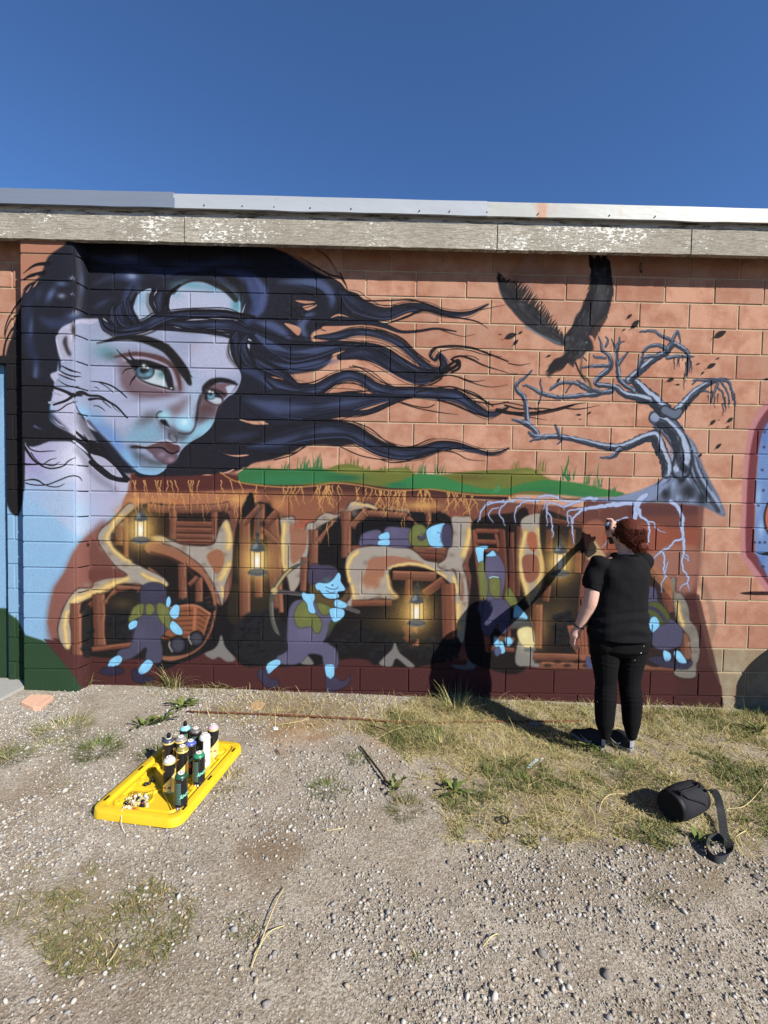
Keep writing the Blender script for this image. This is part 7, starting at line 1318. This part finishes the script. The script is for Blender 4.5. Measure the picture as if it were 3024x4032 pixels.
worn('wristband', mesh('wristband',v,[(i*6+j,((i+1)%24)*6+j,((i+1)%24)*6+(j+1)%6,i*6+(j+1)%6) for i in range(24) for j in range(6)]), plain('black_band',S(26,26,28),.6), smooth=True)
# sneakers
SHO = plain('black_mesh_fabric',S(44,45,50),.75,0,.3,60,.5,.002); SOL = plain('grey_sole',S(150,146,138),.8,0,.2,60,.4,.002); REF = plain('silver_trim',S(176,180,188),.4,.3,.1); LAC = plain('dark_laces',S(60,62,68),.8)
def sneaker(heel, ang, label):
    z0 = gh(heel.x,heel.y)+.004; d = Vector((sin(ang),cos(ang),0)); s_ = Vector((cos(ang),-sin(ang),0)); o = Vector((heel.x,heel.y,z0)); T = lambda u,w,z: o+d*u+s_*w+Vector((0,0,z))
    def shape(rings, n=20):
        v,f = [],[]
        for z,ins,l0,l1 in rings:
            for i in range(n):
                a = 2*pi*i/n; t = (1-cos(a))/2; u = l0+(l1-l0)*t; w = (.036+.012*sin(pi*min(1,t*1.15))**2 if True else 0)*abs(sin(a))**.55*(1 if sin(a)>0 else -1)*ins; v.append(T(u,w+.006*sin(pi*t),z+(.012*max(0,t-.75)*4*.25)))
        for j in range(len(rings)-1):
            for i in range(n): k=(i+1)%n; f.append((j*n+i,j*n+k,(j+1)*n+k,(j+1)*n+i))
        f += [tuple(reversed(range(n))),tuple((len(rings)-1)*n+i for i in range(n))]; return v,f
    v,f = shape([(0,.9,.004,.245),(.004,1.0,0,.25),(.02,1.02,-.003,.252),(.028,.98,0,.25)]); so = worn('shoe', mesh('shoe',*shape([(.024,.95,.002,.247),(.045,.94,.002,.24),(.065,.8,.006,.19),(.085,.68,.006,.15),(.108,.6,.002,.115)])), SHO, smooth=True, label=label)
    q = link('sole', mesh('sole',v,f), SOL, so); 
    hv = [T(-.004,w,z) if abs(w)<.02 else T(.004,w,z) for z in (.04,.085) for w in (-.024,-.01,.01,.024)]; link('heel_patch', mesh('heel_patch',[p for p in hv],[(0,1,5,4),(1,2,6,5),(2,3,7,6)]), REF, so)
    P = [T(.06,-.0445,.05),T(.09,-.0485,.036),T(.15,-.047,.062)]; v,f = tube(curve3(P,5),[.002,.003,.0045,.005,.005,.0045,.004,.003,.002,.0015,.001],6); link('side_mark', mesh('side_mark',v,f), REF, so)
    v,f = tube(curve3([T(.0,.0,.10),T(-.012,0,.112),T(-.006,0,.125)],4),.004,6); link('heel_tab', mesh('heel_tab',v,f), REF, so)
    for k in range(4): v,f = tube([T(.10+.022*k,-.02,.083-.009*k),T(.108+.022*k,0,.09-.009*k),T(.10+.022*k,.02,.083-.009*k)],.0028,6); link('lace', mesh('lace',v,f), LAC, so)
hL = gnd(2372,2962,gl); hR = gnd(2490,2968,gl)
sneaker(Vector((hL.x+.01,hL.y+.0,0)), radians(-33),'left black running sneaker'); sneaker(Vector((hR.x,hR.y+.0,0)), radians(-30),'right black running sneaker')
# the can in her hand: top level
hc = empty('spray_can',canC+cd*.13,label='black spray can held up against the wall in the raised hand',category='spray can'); hc.rotation_euler = (-cd).to_track_quat('Z','Y').to_euler()
v,f = lathe([(.029,0),(.031,.004),(.031,.148),(.0305,.152)],24); link('can_body', mesh('can_body',v,f), BLKG, hc, smooth=True)
v,f = lathe([(.0305,.152),(.029,.158),(.02,.168),(.016,.17)],20); link('collar', mesh('collar',v,f), plain('collar_paint',S(150,180,214),.4), hc, smooth=True)
v,f = lathe([(.015,.17),(.015,.175),(.004,.176)],16); link('valve_cup', mesh('valve_cup',v,f), CUP, hc, smooth=True)
v,f = lathe([(.004,.174),(.009,.178),(.009,.190),(.005,.194)],12); link('nozzle', mesh('nozzle',v,f), NOZB, hc, smooth=True)
# ------------------------------------------------------------------ portable speaker with its strap
spx = gnd(2700,3195,0); sp0 = Vector((spx.x,spx.y+.02,gh(spx.x,spx.y)+.083))
spk = empty('speaker',(sp0.x,sp0.y,sp0.z),label='black cylindrical portable speaker lying on the grass',category='speaker'); A_ = radians(-28)
axd = Vector((cos(A_)*1,-sin(A_)*-1*.0+sin(-A_)*.9,0)).normalized()
spk.rotation_euler = (0,0,math.atan2(axd.y,axd.x))
FAB = plain('speaker_cloth',S(44,44,48),.85,0,.2,200,.6,.001); RUB = plain('speaker_rubber',S(34,34,36),.55)
def xl(prof,n=32): v,f = lathe(prof,n); return [(z,x,y) for x,y,z in v],f
v,f = xl([(.070,-.095),(.078,-.085),(.082,-.05),(.083,.0),(.082,.05),(.078,.085),(.070,.095)]); link('grille', mesh('grille',v,f), FAB, spk, smooth=True)
for sx in (-1,1):
    v,f = xl([(.060,sx*.118),(.067,sx*.122),(.075,sx*.115),(.078,sx*.098),(.077,sx*.084)],32); link('bumper_ring', mesh('bumper_ring',v,f), RUB, spk, smooth=True)
    v,f = xl([(.0005,sx*.112),(.03,sx*.113),(.055,sx*.108),(.060,sx*.116)],32); rd = link('radiator', mesh('radiator',v,f), plain('radiator_black',S(46,44,46),.4), spk, smooth=True)
    bm = bmesh.new()
    for a,b,w,h in ((-.014,.006,.010,.034),(.004,.004,.010,.024),(.020,-.012,.010,.011),(-.003,.022,.012,.012)): box_bm(bm,sx*.1135,sx*.1165,a-w/2,a+w/2,b-h/2,b+h/2,.0005)
    link('emblem', bm_mesh('emblem',bm), plain('emblem_grey',S(210,206,204),.5), rd)
v,f = tube(curve3([(-.10,-.02,.076),(-.05,-.03,.086),(.02,-.035,.086),(.08,-.03,.085),(.105,-.02,.078)],6),.005,8); link('carry_cord', mesh('carry_cord',v,f), RUB, spk, smooth=True)
v,f = tube(curve3([(-.08,-.03,.08),(-.06,-.06,.065),(-.01,-.075,.045),(.04,-.082,.02),(.09,-.07,-.03)],6),.0045,8); link('cord', mesh('cord',v,f), RUB, spk, smooth=True)
for xx in (-.095,.07): bm = bmesh.new(); box_bm(bm,xx,xx+.02,-.04,-.015,.072,.094,.004); link('strap_hook', bm_mesh('strap_hook',bm), RUB, spk)
def ribbon(P, w, th, mat, normal_hint):
    P = curve3(P,8); v,f = [],[]; prev = None
    for i,p in enumerate(P):
        t = (P[min(i+1,len(P)-1)]-P[max(i-1,0)]).normalized(); h = normal_hint(i/(len(P)-1)); s_ = (h-t*h.dot(t)).normalized(); n_ = t.cross(s_)
        for a,b in ((-1,-1),(1,-1),(1,1),(-1,1)): v.append(p+s_*a*w/2+n_*b*th/2)
    for i in range(len(P)-1):
        for k in range(4): q=(k+1)%4; f.append((i*4+k,i*4+q,i*4+4+q,i*4+4+k))
    f += [(3,2,1,0),tuple(len(P)*4-4+k for k in range(4))]; return v,f
def g3(px,py,z): g_ = gnd(px,py,gh(1.9,-1.6)+z); return Vector((g_.x,g_.y,gh(1.9,-1.6)+z))
sv = [g3(2770,3110,.15),g3(2815,3120,.14),g3(2838,3190,.05),g3(2850,3270,.03),g3(2870,3330,.02),g3(2868,3368,.02),g3(2835,3388,.02),g3(2800,3374,.022),g3(2782,3340,.028),g3(2795,3305,.035),g3(2830,3296,.045),g3(2852,3318,.05)]
o0 = sv[0].copy(); v,f = ribbon([p-o0 for p in sv],.038,.0022,None,lambda t: Vector((1,-.3,.1)).lerp(Vector((0,.1,1)),min(1,max(0,(t-.3)*4))))
n_ = N('webbing',.85); n_.col(n_.mix(n_.noise(60,2),S(48,50,52),S(72,74,74))); n_.bump(n_.n('ShaderNodeTexWave').outputs['Fac'],.2,.001)
st = link('strap', mesh('strap',v,f), n_.m, spk, smooth=False); st.parent = spk; st.matrix_parent_inverse = (Matrix.Translation(spk.location)@Matrix.Rotation(spk.rotation_euler.z,4,'Z')).inverted(); st.location = o0
# unseen round-topped stand-in added past the right edge to shade the wall
v,f = lathe([(.26,0),(.275,.01),(.275,.3),(.285,.31),(.275,.32),(.275,.6),(.285,.61),(.275,.62),(.27,.80),(.24,.85),(.16,.885),(.05,.9),(.01,.902)],32)
shade_caster = link('shade_caster', mesh('shade_caster',v,f), plain('shade_caster_blue',S(60,80,120),.5), smooth=True, loc=(3.86,-.42,-.09), label='unseen round-topped blue stand-in added to cast shade on the wall at the far right', category='shade_caster')
